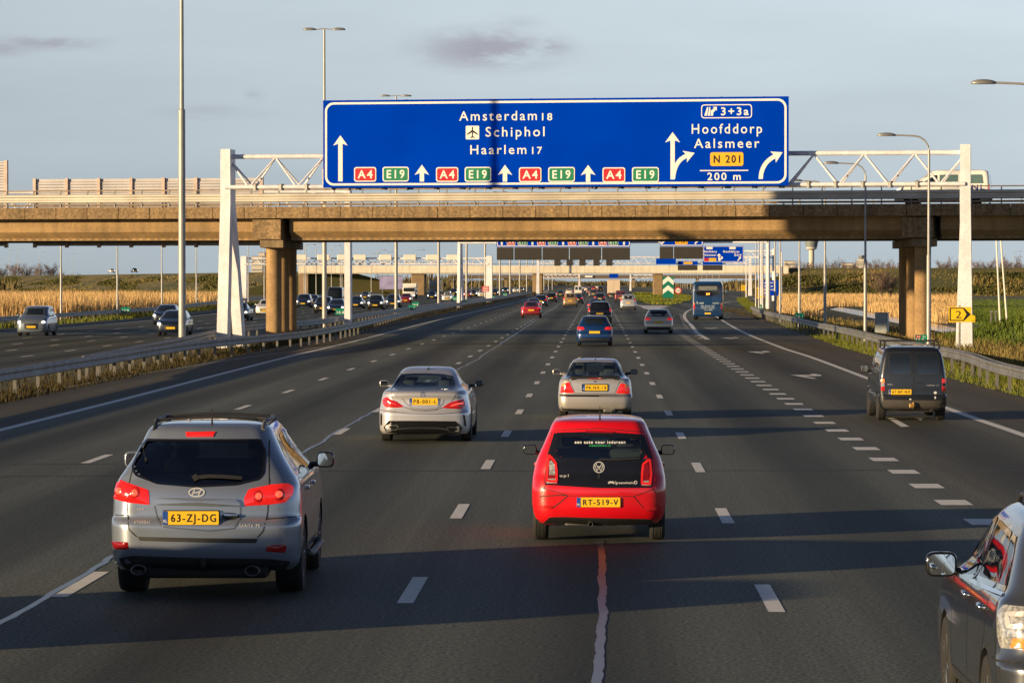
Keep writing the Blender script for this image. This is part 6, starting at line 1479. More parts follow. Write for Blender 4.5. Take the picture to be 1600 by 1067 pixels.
def car_coupe():
    Y0 = 67.6; X0, L = near_frame(662.7, Y0)
    rows = [(.17,.12,4.52,.82,.2,.15,.08),(.25,.02,4.60,.875,.30,.26,.12),(.42,.0,4.63,.888,.32,.32,.14),(.55,.0,4.63,.89,.32,.34,.14),(.64,.03,4.6,.885,.32,.36,.14),(.74,.05,4.5,.872,.32,.40,.13),(.84,.055,4.3,.855,.30,.44,.12),(.92,.04,4.0,.835,.28,.46,.12),(.97,.055,3.75,.812,.28,.46,.12),(.995,.12,3.62,.79,.26,.42,.12),(1.02,.36,3.5,.755,.20,.32,.10),(1.045,.62,3.38,.715,.15,.24,.08),(1.10,.82,3.24,.665,.14,.22,.08),(1.22,1.12,2.98,.605,.14,.22,.08),(1.33,1.45,2.70,.545,.15,.24,.06),(1.385,1.70,2.5,.49,.2,.34,.06),(1.415,1.92,2.36,.40,.15,.1,.03),(1.425,2.05,2.25,.25,.1,.05,.0)]
    c = Car('coupe_saloon', 'silver coupe saloon with swept red lamps and a black diffuser, plate PB-001-L', 'car', rows, paint('silver', (.55,.545,.58), .5, .28)); c.ymid = 1.9; c.zbelt = 1.0
    gl = LL(L, [(625,585.2),(645,584),(665,583.8),(690,585),(706,587.7),(711,597),(712.8,607.6),(690,606.2),(665,605.5),(635,605.3),(613.6,605.6),(617,595)], 1.05); c.hole(gl, 'R', .015)
    sw = [[(.98,1.06),(1.9,1.05),(1.92,1.35),(1.55,1.315)],[(1.98,1.05),(3.12,1.02),(2.68,1.27),(2.40,1.355),(1.99,1.36)]]
    for p in sw: c.hole(p, 'S')
    ws = [(-.62,1.06),(.62,1.06),(.48,1.37),(-.48,1.37)]; c.hole(ws, 'F')
    c.body(arches=[(.98,.32,.355,.60,1.1),(3.68,.32,.355,.60,1.1)])
    c.patch('rear_window', gl, 'R', M_['g_clear'], .003); c.patch('window_frit', gl, 'R', M_['gloss'], .005, ring_only=.03)
    for p in sw:
        for v in ('S+','S-'): c.patch('side_window', p, v, M_['g_dark'], .003, r=.04)
    c.patch('windscreen', ws, 'F', M_['g_clear'], .003, r=.05)
    lt = LL(L, [(596.8,626),(600,621.5),(604,620.4),(612,624.5),(620,627),(632,635.6),(620,636.8),(603.5,636.6),(598,632)], .12); rt = LL(L, [(725.8,628.5),(724,623.2),(714,625.5),(702.5,628.7),(690.5,637),(705,638.4),(722.5,638.9),(726,634)], .12)
    for ps in (lt, rt):
        o = c.patch('tail_light', ps, 'R', M_['tail'], .006, r=.015, bulge=.016, step=.03)
        cx = sum(p[0] for p in ps)/len(ps); cz = sum(p[1] for p in ps)/len(ps); sg = 1 if cx > 0 else -1
        k = MB(); c.line([(cx-sg*.12,cz-.035),(cx,cz+.01),(cx+sg*.11,cz+.02)], 'R', .018, .024, .02, k); k.build('light_bar', M_['taillit'] if sg < 0 else M_['bulb'], c.t).parent = o
    c.patch('diffuser', LL(L, [(599,668),(606.5,657.4),(640,657.2),(680,657.4),(711.5,658),(722,668.5),(719,676),(708,677.5),(665,678),(623,677.5),(603,675)], .02), 'R', M_['gloss'], .008)
    k = MB(); c.line(LL(L, [(622,670.2),(640,668.6),(662,668),(684,668.6),(699,671)], .02), 'R', .03, .012, .03, k); k.build('diffuser_trim', M_['chrome'], c.t)
    for ps in ([(602.5,667),(606,664.6),(621,664.6),(622,667),(619.5,671),(604,672)],[(697.7,668.5),(700,667),(714,668),(718,671),(716,674.6),(702,674)]):
        q = LL(L, ps, .02); k = MB(); c.line(q, 'R', .010, .014, .02, k, True); k.build('exhaust_tip', M_['alloy'], c.t)
    for ps in ([(594.3,646),(597,646),(596.8,664.5),(594.3,664)],[(723.5,647.5),(726.5,648.5),(728.5,667),(725.5,665)]): c.patch('air_vent', LL(L, ps, .15), 'R', M_['gloss'], .005)
    sm = MB(); c.line(LL(L, [(611,607),(613.5,621),(616,625)], .3), 'R', .010, .002, .03, sm); c.line(LL(L, [(716,609),(711,620),(706,627)], .3), 'R', .010, .002, .03, sm); c.line(LL(L, [(632,636),(648,641),(664,641.8),(680,641),(690,637)], .06), 'R', .010, .002, .03, sm); c.line(LL(L, [(592,641),(640,646),(690,646.5),(730,643)], .06), 'R', .010, .002, .03, sm)
    for v in ('S+','S-'): c.line([(1.94,.3),(1.94,1.04)], v, .01, .002, .05, sm); c.line([(3.15,.34),(3.17,1.0)], v, .01, .002, .05, sm)
    sm.build('panel_gap', M_['seam'], c.t)
    k = MB(); c.line(LL(L, [(628,622),(634,630),(645,638),(664,640),(682,638.5),(692,631),(694,624)], .06), 'R', .018, .002, .03, k); k.build('recess_shade', mat('silver_recess_shade', (.25,.235,.23), .4, .5), c.t)  # darker silver line painted as the shade of the plate recess
    x0, z1 = L(639.7,622.1,.05); x1, z0 = L(684,632.6,.05); c.plate(x0, x1, z0, z1, 'PB-001-L')
    x, z = L(661,615.8,.1); ring(c, x, z, .042, .042, .007, M_['chrome'], .006); k = MB(); [c.line([(x,z),(x+.04*math.sin(a),z+.04*math.cos(a))], 'R', .008, .007, .02, k) for a in (0, 2.094, 4.188)]; k.build('emblem', M_['chrome'], c.t)
    f = MB(); f.add([(-.02,1.62,1.372),(.02,1.62,1.372),(.015,1.80,1.40),(-.015,1.80,1.40),(0,1.66,1.43),(0,1.72,1.432)], [(0,1,4),(1,2,5,4),(2,3,5),(3,0,4,5)]); f.build('antenna', M_['trim'], c.t)
    for sg in (-1, 1): c.mirror(sg, sg*.955, 3.02, 1.06, .18, .125, c.paint if sg < 0 else M_['gloss'])
    for sg, v in ((1,'S+'),(-1,'S-')):
        for y in (1.2, 2.1): q, nn = c.cast(v, y, .86); MB().rbox(q.x-.02, q.x+.03, y, y+.2, .845, .875, .012).build('door_handle', M_['chrome'], c.t, smooth=50)
    c.wheels(.98, 3.68, .318, .225, .775)
    seats(c, (2.15,), (-.36,.36), .52, bench=(1.15,.58), h=.58); MB().rbox(-.6,.6,3.0,3.4,.7,.99,.08).build('dashboard', M_['trim'], c.t)
    return c.place(X0, Y0, 0)

def driver(c, x, y, z):
    "seated driver seen from behind: one body, with hair as its child"
    bm = bmesh.new(); me = bpy.data.meshes.new('person')
    J = [((0,0,0),.17),((0,-.02,.25),.19),((0,-.01,.46),.17),((0,.0,.55),.065),((0,.02,.63),.075),((0,.03,.72),.10),((0,.02,.80),.085),((.20,0,.44),.07),((.26,.15,.22),.055),((.18,.42,.24),.04),((.16,.50,.26),.045),((-.20,0,.44),.07),((-.26,.15,.22),.055),((-.18,.42,.24),.04),((-.16,.50,.26),.045)]
    E = [(0,1),(1,2),(2,3),(3,4),(4,5),(5,6),(2,7),(7,8),(8,9),(9,10),(2,11),(11,12),(12,13),(13,14)]
    me.from_pydata([Vector(p) for p, r in J], E, []); o = bpy.data.objects.new('person', me); COL.objects.link(o)
    md = o.modifiers.new('s', 'SKIN'); 
    for i, (p, r) in enumerate(J): me.skin_vertices[0].data[i].radius = (r, r)
    me.skin_vertices[0].data[0].use_root = True
    o.modifiers.new('d', 'SUBSURF').levels = 1
    ne = bpy.data.meshes.new_from_object(o.evaluated_get(bpy.context.evaluated_depsgraph_get())); o.modifiers.clear(); o.data = ne; ne.materials.append(M_['shirt']); ne.materials.append(M_['skin'])
    for p in ne.polygons:
        p.use_smooth = True
        if p.center.z > .54 or p.center.y > .40: p.material_index = 1
    tag(o, 'driver with short grey hair seen through the rear window of the beige-silver saloon', 'person')
    bm = bmesh.new(); bmesh.ops.create_uvsphere(bm, u_segments=14, v_segments=10, radius=.115)
    for v in list(bm.verts):
        if v.co.z < -.03 and v.co.y > -.02: bm.verts.remove(v)
    h = MB().frombm(bm, 0, Matrix.Translation((0,.005,.755))).build('hair', M_['hair'], o, smooth=60)
    o.location = (x, y, z); return o

def car_saloon():
    Y0 = 78.8; X0, L = near_frame(929.8, Y0)
    rows = [(.20,.14,4.25,.76,.18,.15,.06),(.28,.03,4.33,.815,.24,.2,.08),(.42,-.0,4.37,.835,.25,.22,.09),(.52,.0,4.37,.838,.25,.22,.09),(.565,.03,4.34,.835,.25,.24,.09),(.60,.055,4.30,.832,.24,.26,.08),(.72,.06,4.15,.825,.23,.28,.08),(.83,.07,3.9,.81,.22,.3,.08),(.90,.09,3.45,.785,.2,.3,.08),(.93,.14,3.3,.765,.2,.3,.08),(.95,.40,3.2,.735,.2,.3,.06),(.975,.60,3.1,.69,.18,.3,.06),(1.03,.72,2.98,.645,.18,.28,.08),(1.16,.95,2.72,.585,.18,.26,.08),(1.27,1.18,2.48,.53,.18,.26,.06),(1.32,1.35,2.34,.49,.18,.25,.05),(1.345,1.55,2.2,.40,.15,.1,.03),(1.355,1.7,2.05,.25,.1,.05,.0)]
    c = Car('saloon', 'beige-silver older saloon with a small boot spoiler, plate PR-NX-18', 'car', rows, paint('beige', (.51,.485,.475), .5, .30)); c.ymid = 1.6; c.zbelt = .93
    gl = LL(L, [(895,567),(929,566),(962.5,567.4),(968,577),(975,590.6),(929,589),(884,589.8),(889,577)], .95); c.hole(gl, 'R', .015)
    sw = [[(.92,.99),(1.78,.98),(1.8,1.27),(1.25,1.25)],[(1.86,.98),(2.86,.96),(2.5,1.18),(2.28,1.275),(1.87,1.28)]]
    for p in sw: c.hole(p, 'S')
    ws = [(-.60,.99),(.60,.99),(.48,1.29),(-.48,1.29)]; c.hole(ws, 'F')
    c.body(arches=[(.92,.29,.325,.56,1.1),(3.54,.29,.325,.56,1.1)])
    c.patch('rear_window', gl, 'R', M_['g_clear'], .003); c.patch('window_frit', gl, 'R', M_['gloss'], .005, ring_only=.022)
    for p in sw:
        for v in ('S+','S-'): c.patch('side_window', p, v, M_['g_clear'], .003, r=.03)
    c.patch('windscreen', ws, 'F', M_['g_clear'], .003, r=.05)
    lt = LL(L, [(875.5,613.8),(877,604),(881,598.6),(889.8,597),(893,605),(897.6,613.8)], .1); rt = LL(L, [(962.3,614.3),(966.5,605),(970.2,598.6),(980,601),(983,606),(984,615.4)], .1)
    for ps in (lt, rt):
        o = c.patch('tail_light', ps, 'R', M_['taillit'], .006, r=.015, bulge=.012, step=.03); cx = sum(p[0] for p in ps)/len(ps); cz = sum(p[1] for p in ps)/len(ps); sg = 1 if cx > 0 else -1
        c.patch('turn_lamp', [(cx+sg*.02,cz+.02),(cx+sg*.11,cz+.02),(cx+sg*.10,cz+.085),(cx+sg*.03,cz+.09)] if sg > 0 else [(cx-.11,cz+.02),(cx-.02,cz+.02),(cx-.03,cz+.09),(cx-.10,cz+.085)], 'R', M_['orange'], .02, parent=o)
    # boot spoiler on two feet
    z = L(929,589.3,.2)[1]; sp = MB(); sp.tube([(x/12*.56, .10+.06*(x/12)**4, z-.005+.012*math.cos(x/12*1.4)) for x in range(-12, 13)], [.022]*25, 6)
    for x in (-.48,.48): sp.box(x-.05, x+.05, .12, .2, z-.09, z)
    sp.build('spoiler', M_['trim'], c.t, smooth=50); MB().box(-.16,.16,.070,.085,z-.035,z-.02).build('high_brake_light', M_['tail'], c.t)
    k = MB(); c.line(LL(L, [(872,618.5),(900,618.2),(960,618.6),(988,619)], .05), 'R', .045, .004, .04, k); c.line(LL(L, [(873,639.5),(929,641),(987,640)], .02), 'R', .04, .004, .04, k); k.build('bumper_strip', M_['trim'], c.t)
    sm = MB(); c.line(LL(L, [(886,592),(892,598),(898,614),(961,614.6),(967,599),(974,592)], .1), 'R', .009, .002, .03, sm)
    for v in ('S+','S-'): c.line([(1.82,.3),(1.82,.97)], v, .01, .002, .05, sm); c.line([(2.9,.34),(2.92,.95)], v, .01, .002, .05, sm)
    sm.build('panel_gap', M_['seam'], c.t)
    x0, z1 = L(910.5,601.2,.06); x1, z0 = L(949,610,.06); h = MB().poly(rrect(x0-.02,x1+.02,z0-.02,z1+.02,.02), 0, .02).build('plate_holder', M_['gloss'], c.t); h.location.y = c.cast('R',0,(z0+z1)/2)[0].y-.006; c.plate(x0, x1, z0, z1, 'PR-NX-18', d=.016)
    x, z = L(929.8,595.8,.1); k = MB(); c.line([(x-.022,z+.022),(x-.016,z-.02),(x+.016,z-.02),(x+.022,z+.022)], 'R', .008, .006, .02, k); c.line([(x-.016,z+.0),(x+.016,z)], 'R', .008, .006, .02, k); k.build('emblem', M_['chrome'], c.t)
    a, z0 = L(896,605.5,.1); b, z1 = L(904,603,.1); c.text('HONDA', a, b, z0, z1, M_['badge'], bold=0); a, z0 = L(954,606,.1); b, z1 = L(962,603,.1); c.text('CIVIC', a, b, z0, z1, M_['badge'], bold=0)
    MB().rbox(.18,.46,.06,.5,.17,.27,.04).build('silencer', M_['galv'], c.t); pipe(c, .40, .03, .205, .03, M_['galv']); MB().box(-.5,.5,.2,.6,.16,.26).build('spare_wheel_well', M_['under'], c.t)
    antenna(c, .0, 1.38, 1.325, .26, -.06)
    for sg in (-1, 1): c.mirror(sg, sg*.90, 2.72, 1.02, .18, .12, c.paint if sg < 0 else M_['gloss'])
    c.wheels(.92, 3.54, .292, .185, .725)
    seats(c, (1.95,), (-.34,.34), .50, bench=(1.0,.55), h=.55); MB().rbox(-.56,.56,2.75,3.1,.62,.93,.08).build('dashboard', M_['trim'], c.t)
    driver(c, X0-.34, Y0+2.18, .50)
    return c.place(X0, Y0, 0)

def car_van():
    Y0 = 78.5; X0, L = near_frame(1427, Y0)
    rows = [(.24,.12,4.1,.66,.12,.15,.05),(.33,.02,4.18,.735,.14,.14,.05),(.45,.0,4.22,.755,.14,.14,.05),(.565,.0,4.22,.76,.14,.14,.05),(.585,.06,4.2,.755,.12,.12,.05),(.75,.065,4.1,.755,.10,.12,.05),(.95,.075,3.95,.745,.10,.12,.05),(1.05,.08,3.3,.735,.10,.12,.05),(1.3,.11,3.0,.70,.10,.14,.05),(1.48,.15,2.75,.66,.10,.16,.05),(1.58,.19,2.55,.615,.10,.18,.05),(1.635,.27,2.4,.55,.12,.18,.05),(1.66,.5,2.2,.42,.1,.2,.04),(1.67,.9,1.9,.25,.1,.2,.02)]
    c = Car('delivery_van', 'small blue-black van with twin rear doors and roof bar, plate 67-BP-NX', 'van', rows, paint('darkblue', (.008,.010,.017), .15, .42)); c.ymid = 1.5; c.zbelt = 1.05
    c.body(arches=[(.75,.30,.35,.52,1.0),(3.4,.30,.35,.52,1.0)])
    for ps in ([(1389.8,552),(1392,550.6),(1422,550.6),(1423.6,552),(1423.2,586.5),(1389.5,586)],[(1431,551),(1465,551),(1467.5,558),(1468.5,586),(1432,586.5)]):
        q = LL(L, ps, .15); o = c.patch('rear_window', q, 'R', M_['pane'], .005, r=.04); k = MB(); c.line(rounded(q,.04), 'R', .02, .007, .04, k, True); k.build('seal', M_['trim'], c.t).parent = o
    for p in ([(2.35,1.08),(3.12,1.05),(2.72,1.42),(2.38,1.5)],): 
        for v in ('S+','S-'): c.patch('side_window', p, v, M_['pane'], .004, r=.04)
    c.patch('windscreen', [(-.6,1.1),(.6,1.1),(.5,1.5),(-.5,1.5)], 'F', M_['pane'], .004, r=.05)
    for xs in ((1377.2,1382.6),(1472,1477.6)):
        o = c.patch('tail_light', LL(L, [(xs[0],591.5),(xs[1],591.5),(xs[1],610.5),(xs[0],610.5)], .08), 'R', M_['tail'], .008, r=.01, bulge=.006)
        for y0, y1, m in ((591.8,598,'taillit' if xs[0] > 1400 else 'orange'),(598.5,603.5,'clear' if xs[0] < 1400 else 'trim')): c.patch('lens', LL(L, [(xs[0]+.3,y0),(xs[1]-.3,y0),(xs[1]-.3,y1),(xs[0]+.3,y1)], .08), 'R', M_[m], .016, parent=o)
    c.patch('bumper', LL(L, [(1379.5,624.5),(1478,626),(1478.5,636),(1474,640),(1382,637.5),(1379.5,634)], .0), 'R', mat('bumper_plastic', (.055,.05,.045), .6, var=.15), .014, r=.02)
    sm = MB(); c.line(LL(L, [(1427.5,541),(1427.5,624)], .1), 'R', .016, .003, .04, sm); c.line(LL(L, [(1386,545),(1383,590),(1381.5,624),(1475,625),(1474.5,590),(1470,546),(1386,545)], .1), 'R', .012, .003, .04, sm); c.line(LL(L, [(1385,607.2),(1470,607.8)], .06), 'R', .008, .003, .04, sm)
    for v in ('S+','S-'): c.line([(2.3,.4),(2.3,1.5)], v, .012, .002, .05, sm); c.line([(3.2,.4),(3.2,1.05)], v, .012, .002, .05, sm); c.line([(1.1,.45),(1.1,1.4),(2.25,1.4)], v, .010, .002, .05, sm); c.line([(.4,.88),(2.3,.88)], v, .03, .004, .05, sm)
    sm.build('panel_gap', M_['seam'], c.t)
    x0, z1 = L(1388.8,608.2,.06); x1, z0 = L(1424,616.2,.06); c.plate(x0, x1, z0, z1, '67-BP-NX')
    a, z0 = L(1386.5,601.6,.06); b, z1 = L(1395,599.8,.06); c.text('OPEL', a, b, z0, z1, M_['badge'], bold=0); a, z0 = L(1448,603,.06); b, z1 = L(1467,601.2,.06); c.text('COMBO 1.7', a, b, z0, z1, M_['badge'], bold=0)
    k = MB(); c.line(LL(L, [(1430.5,598.5),(1436,598),(1441.5,597)], .06), 'R', .025, .02, .03, k); k.build('handle', M_['trim'], c.t); 
    for q in ((1461.5,613.5),(1461,621)): x, z = L(*q, .06); c.patch('sticker', ring_pts(x, z, .035 if q[1] < 615 else .018, .03, 10), 'R', M_['platewhite'], .006)
    x, z = L(1422.5,623.8,0); MB().rbox(x-.02,x+.02,-.02,.01,z-.015,z+.015,.006).build('plate_lamp', M_['platewhite'], c.t)
    hz = L(1425,634,0)[1]; t_ = MB().tube([(0,.4,.30),(0,.05,.30),(0,-.06,.33),(0,-.06,.42)], [.03,.03,.025,.03], 8); t_.build('tow_hitch', mat('brass', (.55,.36,.14), .35, .8), c.t, smooth=50); MB().rbox(-.09,-.03,-.03,.02,.30,.40,.015).build('tow_socket', mat('brass', (1,1,1)), c.t)
    br_ = MB(); 
    for y, in ((.45,),(1.6,)): br_.box(-.66,.66,y-.02,y+.02,1.765,1.79)
    for y in (.45, 1.6):
        for sg in (-1, 1): br_.tube([(sg*.6,y,1.775),(sg*.62,y,1.60)], .022, 6)
    br_.build('roof_bar', M_['trim'], c.t)
    for sg in (-1, 1): c.mirror(sg, sg*.86, 3.0, 1.10, .17, .19, M_['trim'])
    pipe(c, .42, .1, .24, .026, M_['galv_dark']); MB().box(-.55,.55,.15,.5,.2,.3).build('underframe', M_['under'], c.t)
    c.wheels(.75, 3.4, .30, .19, .665, 'darkrim'); return c.place(X0, Y0, 0)

def car_right():
    Y0 = 21.9; X0 = 3.43
    rows = [(.24,.14,4.45,.84,.25,.2,.08),(.34,.03,4.56,.895,.28,.24,.12),(.5,.0,4.62,.91,.30,.28,.14),(.66,.0,4.63,.912,.30,.30,.14),(.74,.05,4.6,.908,.3,.3,.14),(.90,.10,4.4,.90,.28,.32,.12),(.99,.12,4.1,.888,.26,.34,.12),(1.06,.14,3.65,.865,.24,.36,.12),(1.115,.17,3.45,.82,.22,.36,.12),(1.28,.27,3.12,.765,.2,.36,.12),(1.44,.40,2.8,.715,.2,.36,.14),(1.55,.50,2.52,.66,.2,.34,.14),(1.595,.60,2.38,.61,.2,.32,.12),(1.625,.80,2.2,.48,.18,.3,.12),(1.635,1.1,1.9,.25,.1,.2,.05)]
    c = Car('crossover', 'dark grey crossover cut off by the right edge, its left mirror showing', 'car', rows, paint('darkgrey', (.095,.105,.125), .7, .20), sub=5, dens=(7,8,40)); c.ymid = 1.4; c.zbelt = 1.08
    gl = rounded([(-.66,1.14),(.66,1.14),(.60,1.50),(-.60,1.50)], .08); c.hole(gl, 'R')
    sw = [[(.62,1.135),(1.08,1.115),(1.12,1.44),(.90,1.43)],[(1.13,1.115),(2.06,1.09),(2.02,1.475),(1.17,1.445)],[(2.13,1.085),(3.12,1.055),(2.68,1.38),(2.46,1.47),(2.13,1.48)]]
    for p in sw: c.hole(p, 'S')
    ws = [(-.70,1.13),(.70,1.13),(.56,1.52),(-.56,1.52)]; c.hole(ws, 'F')
    c.body(arches=[(.95,.34,.385,.60,1.2),(3.62,.34,.385,.60,1.2)])
    c.patch('rear_window', gl, 'R', M_['g_dark'], .003); fr = MB()
    for p in sw:
        for v in ('S+','S-'): o = c.patch('side_window', p, v, M_['g_side'], .003, r=.05); c.line(rounded(p,.05), v, .035, .005, .05, MB(), True).build('window_trim', M_['gloss'], o)
    c.patch('windscreen', ws, 'F', M_['g_clear'], .003, r=.06)
    [c.line([(.60,1.10),(1.1,1.085),(2.1,1.06),(3.15,1.025)], v, .022, .010, .05, MB()).build('waist_trim', M_['chrome'], c.t) for v in ('S+','S-')]
    sm = MB()
    for v in ('S+','S-'):
        c.line([(2.09,.36),(2.05,.7),(2.09,1.06)], v, .014, .002, .04, sm); c.line([(3.16,.36),(3.12,.7),(3.2,1.02)], v, .014, .002, .04, sm); c.line([(1.22,.62),(1.08,.80),(1.05,1.09)], v, .014, .002, .04, sm); c.line([(1.3,.40),(3.15,.38)], v, .016, .002, .05, sm)
        c.line([(.05,.72),(.62,.70)], v, .012, .002, .05, sm)
    sm.build('panel_gap', M_['seam'], c.t)
    for sg, v in ((1,'S+'),(-1,'S-')):
        o = c.patch('tail_light', [(.02,.80),(.30,.79),(.44,.99),(.40,1.055),(.04,1.055)], v, M_['clear'], .012, r=.03, bulge=.02); c.patch('turn_lamp', [(.05,.81),(.22,.80),(.22,.87),(.06,.88)], v, M_['orange'], .026, parent=o)
        k = MB(); c.line([(.14,.93),(.26,.93),(.30,1.0),(.16,1.01)], v, .03, .034, .03, k, True); k.build('light_guide', M_['badge'], c.t).parent = o
        o2 = c.patch('rear_lamp', [(sg*.45,.86),(sg*.80,.82),(sg*.84,1.04),(sg*.50,1.03)], 'R', M_['tail'], .010, r=.02, bulge=.012)
    for sg, v in ((1,'S+'),(-1,'S-')):
        for y in (1.28, 2.22):
            q, nn = c.cast(v, y+.1, .955); MB().rbox(q.x-.025, q.x+.032, y, y+.21, .94, .975, .014).build('door_handle', M_['chrome'], c.t, smooth=50); c.patch('handle_cup', [(y+.02,.925),(y+.16,.925),(y+.16,.985),(y+.02,.985)], v, M_['trim'], .003, r=.02)
    x0 = .26; c.plate(-.26, .26, .52, .63, None); c.patch('bumper', [(-.8,.3),(.8,.3),(.82,.44),(-.82,.44)], 'R', M_['trim'], .012, r=.05)
    rl = MB()
    for sg in (-1, 1):
        pts = []
        for i in range(15):
            y = .62+1.75*i/14; x = sg*(.55-.03*abs(i/7-1)); h, nn = c.cast('T', x, y); pts.append((x, y, h.z+.012+.035*min(1, min(i, 14-i)/2)))
        MB().tube(pts, .018, 8).build('roof_rail', M_['trim'], c.t, smooth=50)
    for sg in (-1, 1): c.mirror(sg, sg*.985, 3.05, 1.10, .225, .18, M_['gloss'], d=.19)
    c.wheels(.95, 3.62, .345, .23, .79, seg=40)
    seats(c, (2.2,), (-.38,.38), .56, bench=(1.1,.62)); MB().rbox(-.6,.6,3.1,3.5,.75,1.06,.08).build('dashboard', M_['trim'], c.t); 
    bm = bmesh.new(); MB().tube([(-.38+.18*math.cos(a), 2.98, .98+.18*math.sin(a)) for a in [6.28*i/20 for i in range(21)]], .016, 6).build('steering_wheel', M_['trim'], c.t, smooth=50)
    return c.place(X0, Y0, 0)

def car_offside():
    "the car in the lane left of the grey suv, just outside the picture, whose long shadow crosses the lanes"
    c = far_hatch('estate_car', 'dark estate car outside the picture, left of the blue-grey suv', paint('offside', (.03,.03,.035), .2), 1.58, 4.75, .90)
    c.location = (-7.35, 28.4, 0); return c
# ================================================================ farther traffic
def far_car(name, label, pm, shape='hatch', H=1.48, Lg=4.25, W=.88, cat='car', lit=True, sub=3):
    k = H/1.48
    def rows_(cab_r, cab_f, tw, deck=None):
        base = [(.19,.12,Lg-.12,W*.92,.2,.15,.07),(.28,.02,Lg-.03,W*.985,.26,.24,.10),(.45*k,.0,Lg,W,.27,.26,.11),(.60*k,.01,Lg,W,.27,.28,.11),(.70*k,.06,Lg-.05,W*.99,.26,.28,.10)]
        if deck is None:
            base += [(.86*k,.09,Lg-.35,W*.975,.24,.3,.1),(.96*k,.12,Lg-.95,W*.945,.22,.3,.1),(1.01*k,.15,Lg-1.12,W*.91,.2,.3,.09),(1.18*k,.15+cab_r*.35,Lg-1.12-cab_f*.45,W*.80,.18,.3,.1),(1.34*k,.15+cab_r*.75,Lg-1.12-cab_f*.9,W*tw*1.04,.18,.3,.1),(1.42*k,.18+cab_r,Lg-1.2-cab_f*1.1,W*tw*.97,.18,.3,.1),(1.46*k,.42+cab_r,Lg-1.4-cab_f*1.15,W*tw*.8,.15,.25,.06),(1.48*k,.75+cab_r,Lg-1.6-cab_f*1.2,W*.4,.1,.2,.04)]
        else:
            base += [(.86*k,.08,Lg-.35,W*.97,.24,.3,.1),(.95*k,.09,Lg-.95,W*.93,.22,.3,.1),(.975*k,.18,Lg-1.05,W*.89,.2,.3,.08),(1.0*k,.55,Lg-1.12,W*.83,.2,.3,.08),(1.03*k,deck,Lg-1.2,W*.77,.18,.3,.08),(1.2*k,deck+.38,Lg-1.55,W*.69,.18,.28,.08),(1.36*k,deck+.8,Lg-1.95,W*.61,.16,.26,.06),(1.43*k,deck+1.1,Lg-2.2,W*.53,.15,.2,.05),(1.465*k,deck+1.3,Lg-2.35,W*.4,.1,.1,.03)]
        return base
    if shape == 'hatch': rows = rows_(.36, .85, .69)
    elif shape == 'suv': rows = rows_(.24, .70, .72)
    elif shape == 'mpv': rows = rows_(.16, .75, .76)
    else: rows = rows_(0, 0, 0, .78)
    c = Car(name, label, cat, rows, pm, sub=sub, dens=(5,4,14)); t = c.t; S = lambda z: z*k
    ar = .33*min(1.12, k); c.body(arches=[(.82,.30,ar,W*.66,1.2),(Lg-.85,.30,ar,W*.66,1.2)])
    # panes laid on the shell
    if shape == 'sedan': rw = [(-W*.74,S(1.05)),(W*.74,S(1.05)),(W*.58,S(1.37)),(-W*.58,S(1.37))]
    else: rw = [(-W*.84,S(1.03)),(W*.84,S(1.03)),(W*.72,S(1.36)),(-W*.72,S(1.36))]
    c.patch('rear_window', rw, 'R', M_['pane'], .005, r=.07, step=.09, rings=4)
    c.patch('windscreen', [(-W*.76,S(1.04)),(W*.76,S(1.04)),(W*.60,S(1.36)),(-W*.60,S(1.36))], 'F', M_['pane'], .005, r=.06, step=.09, rings=4)
    if shape == 'sedan': sw = [[(1.05,S(1.06)),(Lg*.47,S(1.05)),(Lg*.47,S(1.34)),(1.62,S(1.31))],[(Lg*.49,S(1.05)),(Lg-1.5,S(1.03)),(Lg-2.0,S(1.28)),(Lg*.49,S(1.35))]]
    else: sw = [[(.55,S(1.06)),(Lg*.44,S(1.05)),(Lg*.44,S(1.35)),(.85,S(1.33))],[(Lg*.46,S(1.05)),(Lg-1.38,S(1.02)),(Lg-1.95,S(1.30)),(Lg*.46,S(1.36))]]
    for p in sw:
        for v in ('S+','S-'): c.patch('side_window', p, v, M_['pane'], .004, r=.04, step=.12, rings=3)
    rl = 'taillit' if lit else 'tail'
    for sg in (-1, 1):
        if shape in ('suv','mpv'): p = [(sg*W*.80,S(.80)),(sg*W*.965,S(.80)),(sg*W*.95,S(1.06)),(sg*W*.78,S(1.02))]
        else: p = [(sg*W*.56,S(.80)),(sg*W*.96,S(.79)),(sg*W*.95,S(.95)),(sg*W*.62,S(.93))]
        c.patch('tail_light', p, 'R', M_[rl], .008, r=.03, bulge=.015, step=.06, rings=3)
        c.patch('headlight', [(sg*W*.52,S(.60)),(sg*W*.93,S(.62)),(sg*W*.95,S(.76)),(sg*W*.60,S(.72))], 'F', M_['headoff'], .008, r=.03, bulge=.02, step=.06, rings=3)
        hx, hz = sg*W*.76, S(.68); c.patch('lit_lamp', ring_pts(hx, hz, .085, .06, 12), 'F', M_['head'], .04, step=.05, rings=2)
    c.patch('bumper', [(-W*.82,.26),(W*.82,.26),(W*.84,.38),(-W*.84,.38)], 'R', M_['trim'], .012, r=.04, step=.09, rings=3)
    c.patch('grille', [(-W*.42,S(.34)),(W*.42,S(.34)),(W*.46,S(.62)),(-W*.46,S(.62))], 'F', M_['trim'], .010, r=.04, step=.09, rings=3)
    c.plate(-.26,.26,S(.62),S(.62)+.115, None); c.plate(-.26,.26,S(.40),S(.40)+.115, None, view='F')
    for sg in (-1, 1): c.mirror(sg, sg*(W+.10), Lg-1.62, S(1.02), .17, .13, pm if sg < 2 else None)
    c.wheels(.82, Lg-.85, .30*min(1.1, k), .2, W-.115, seg=16)
    return t
def far_hatch(name, label, pm, H, Lg, W): return far_car(name, label, pm, 'suv', H, Lg, W)
PROTO = {}
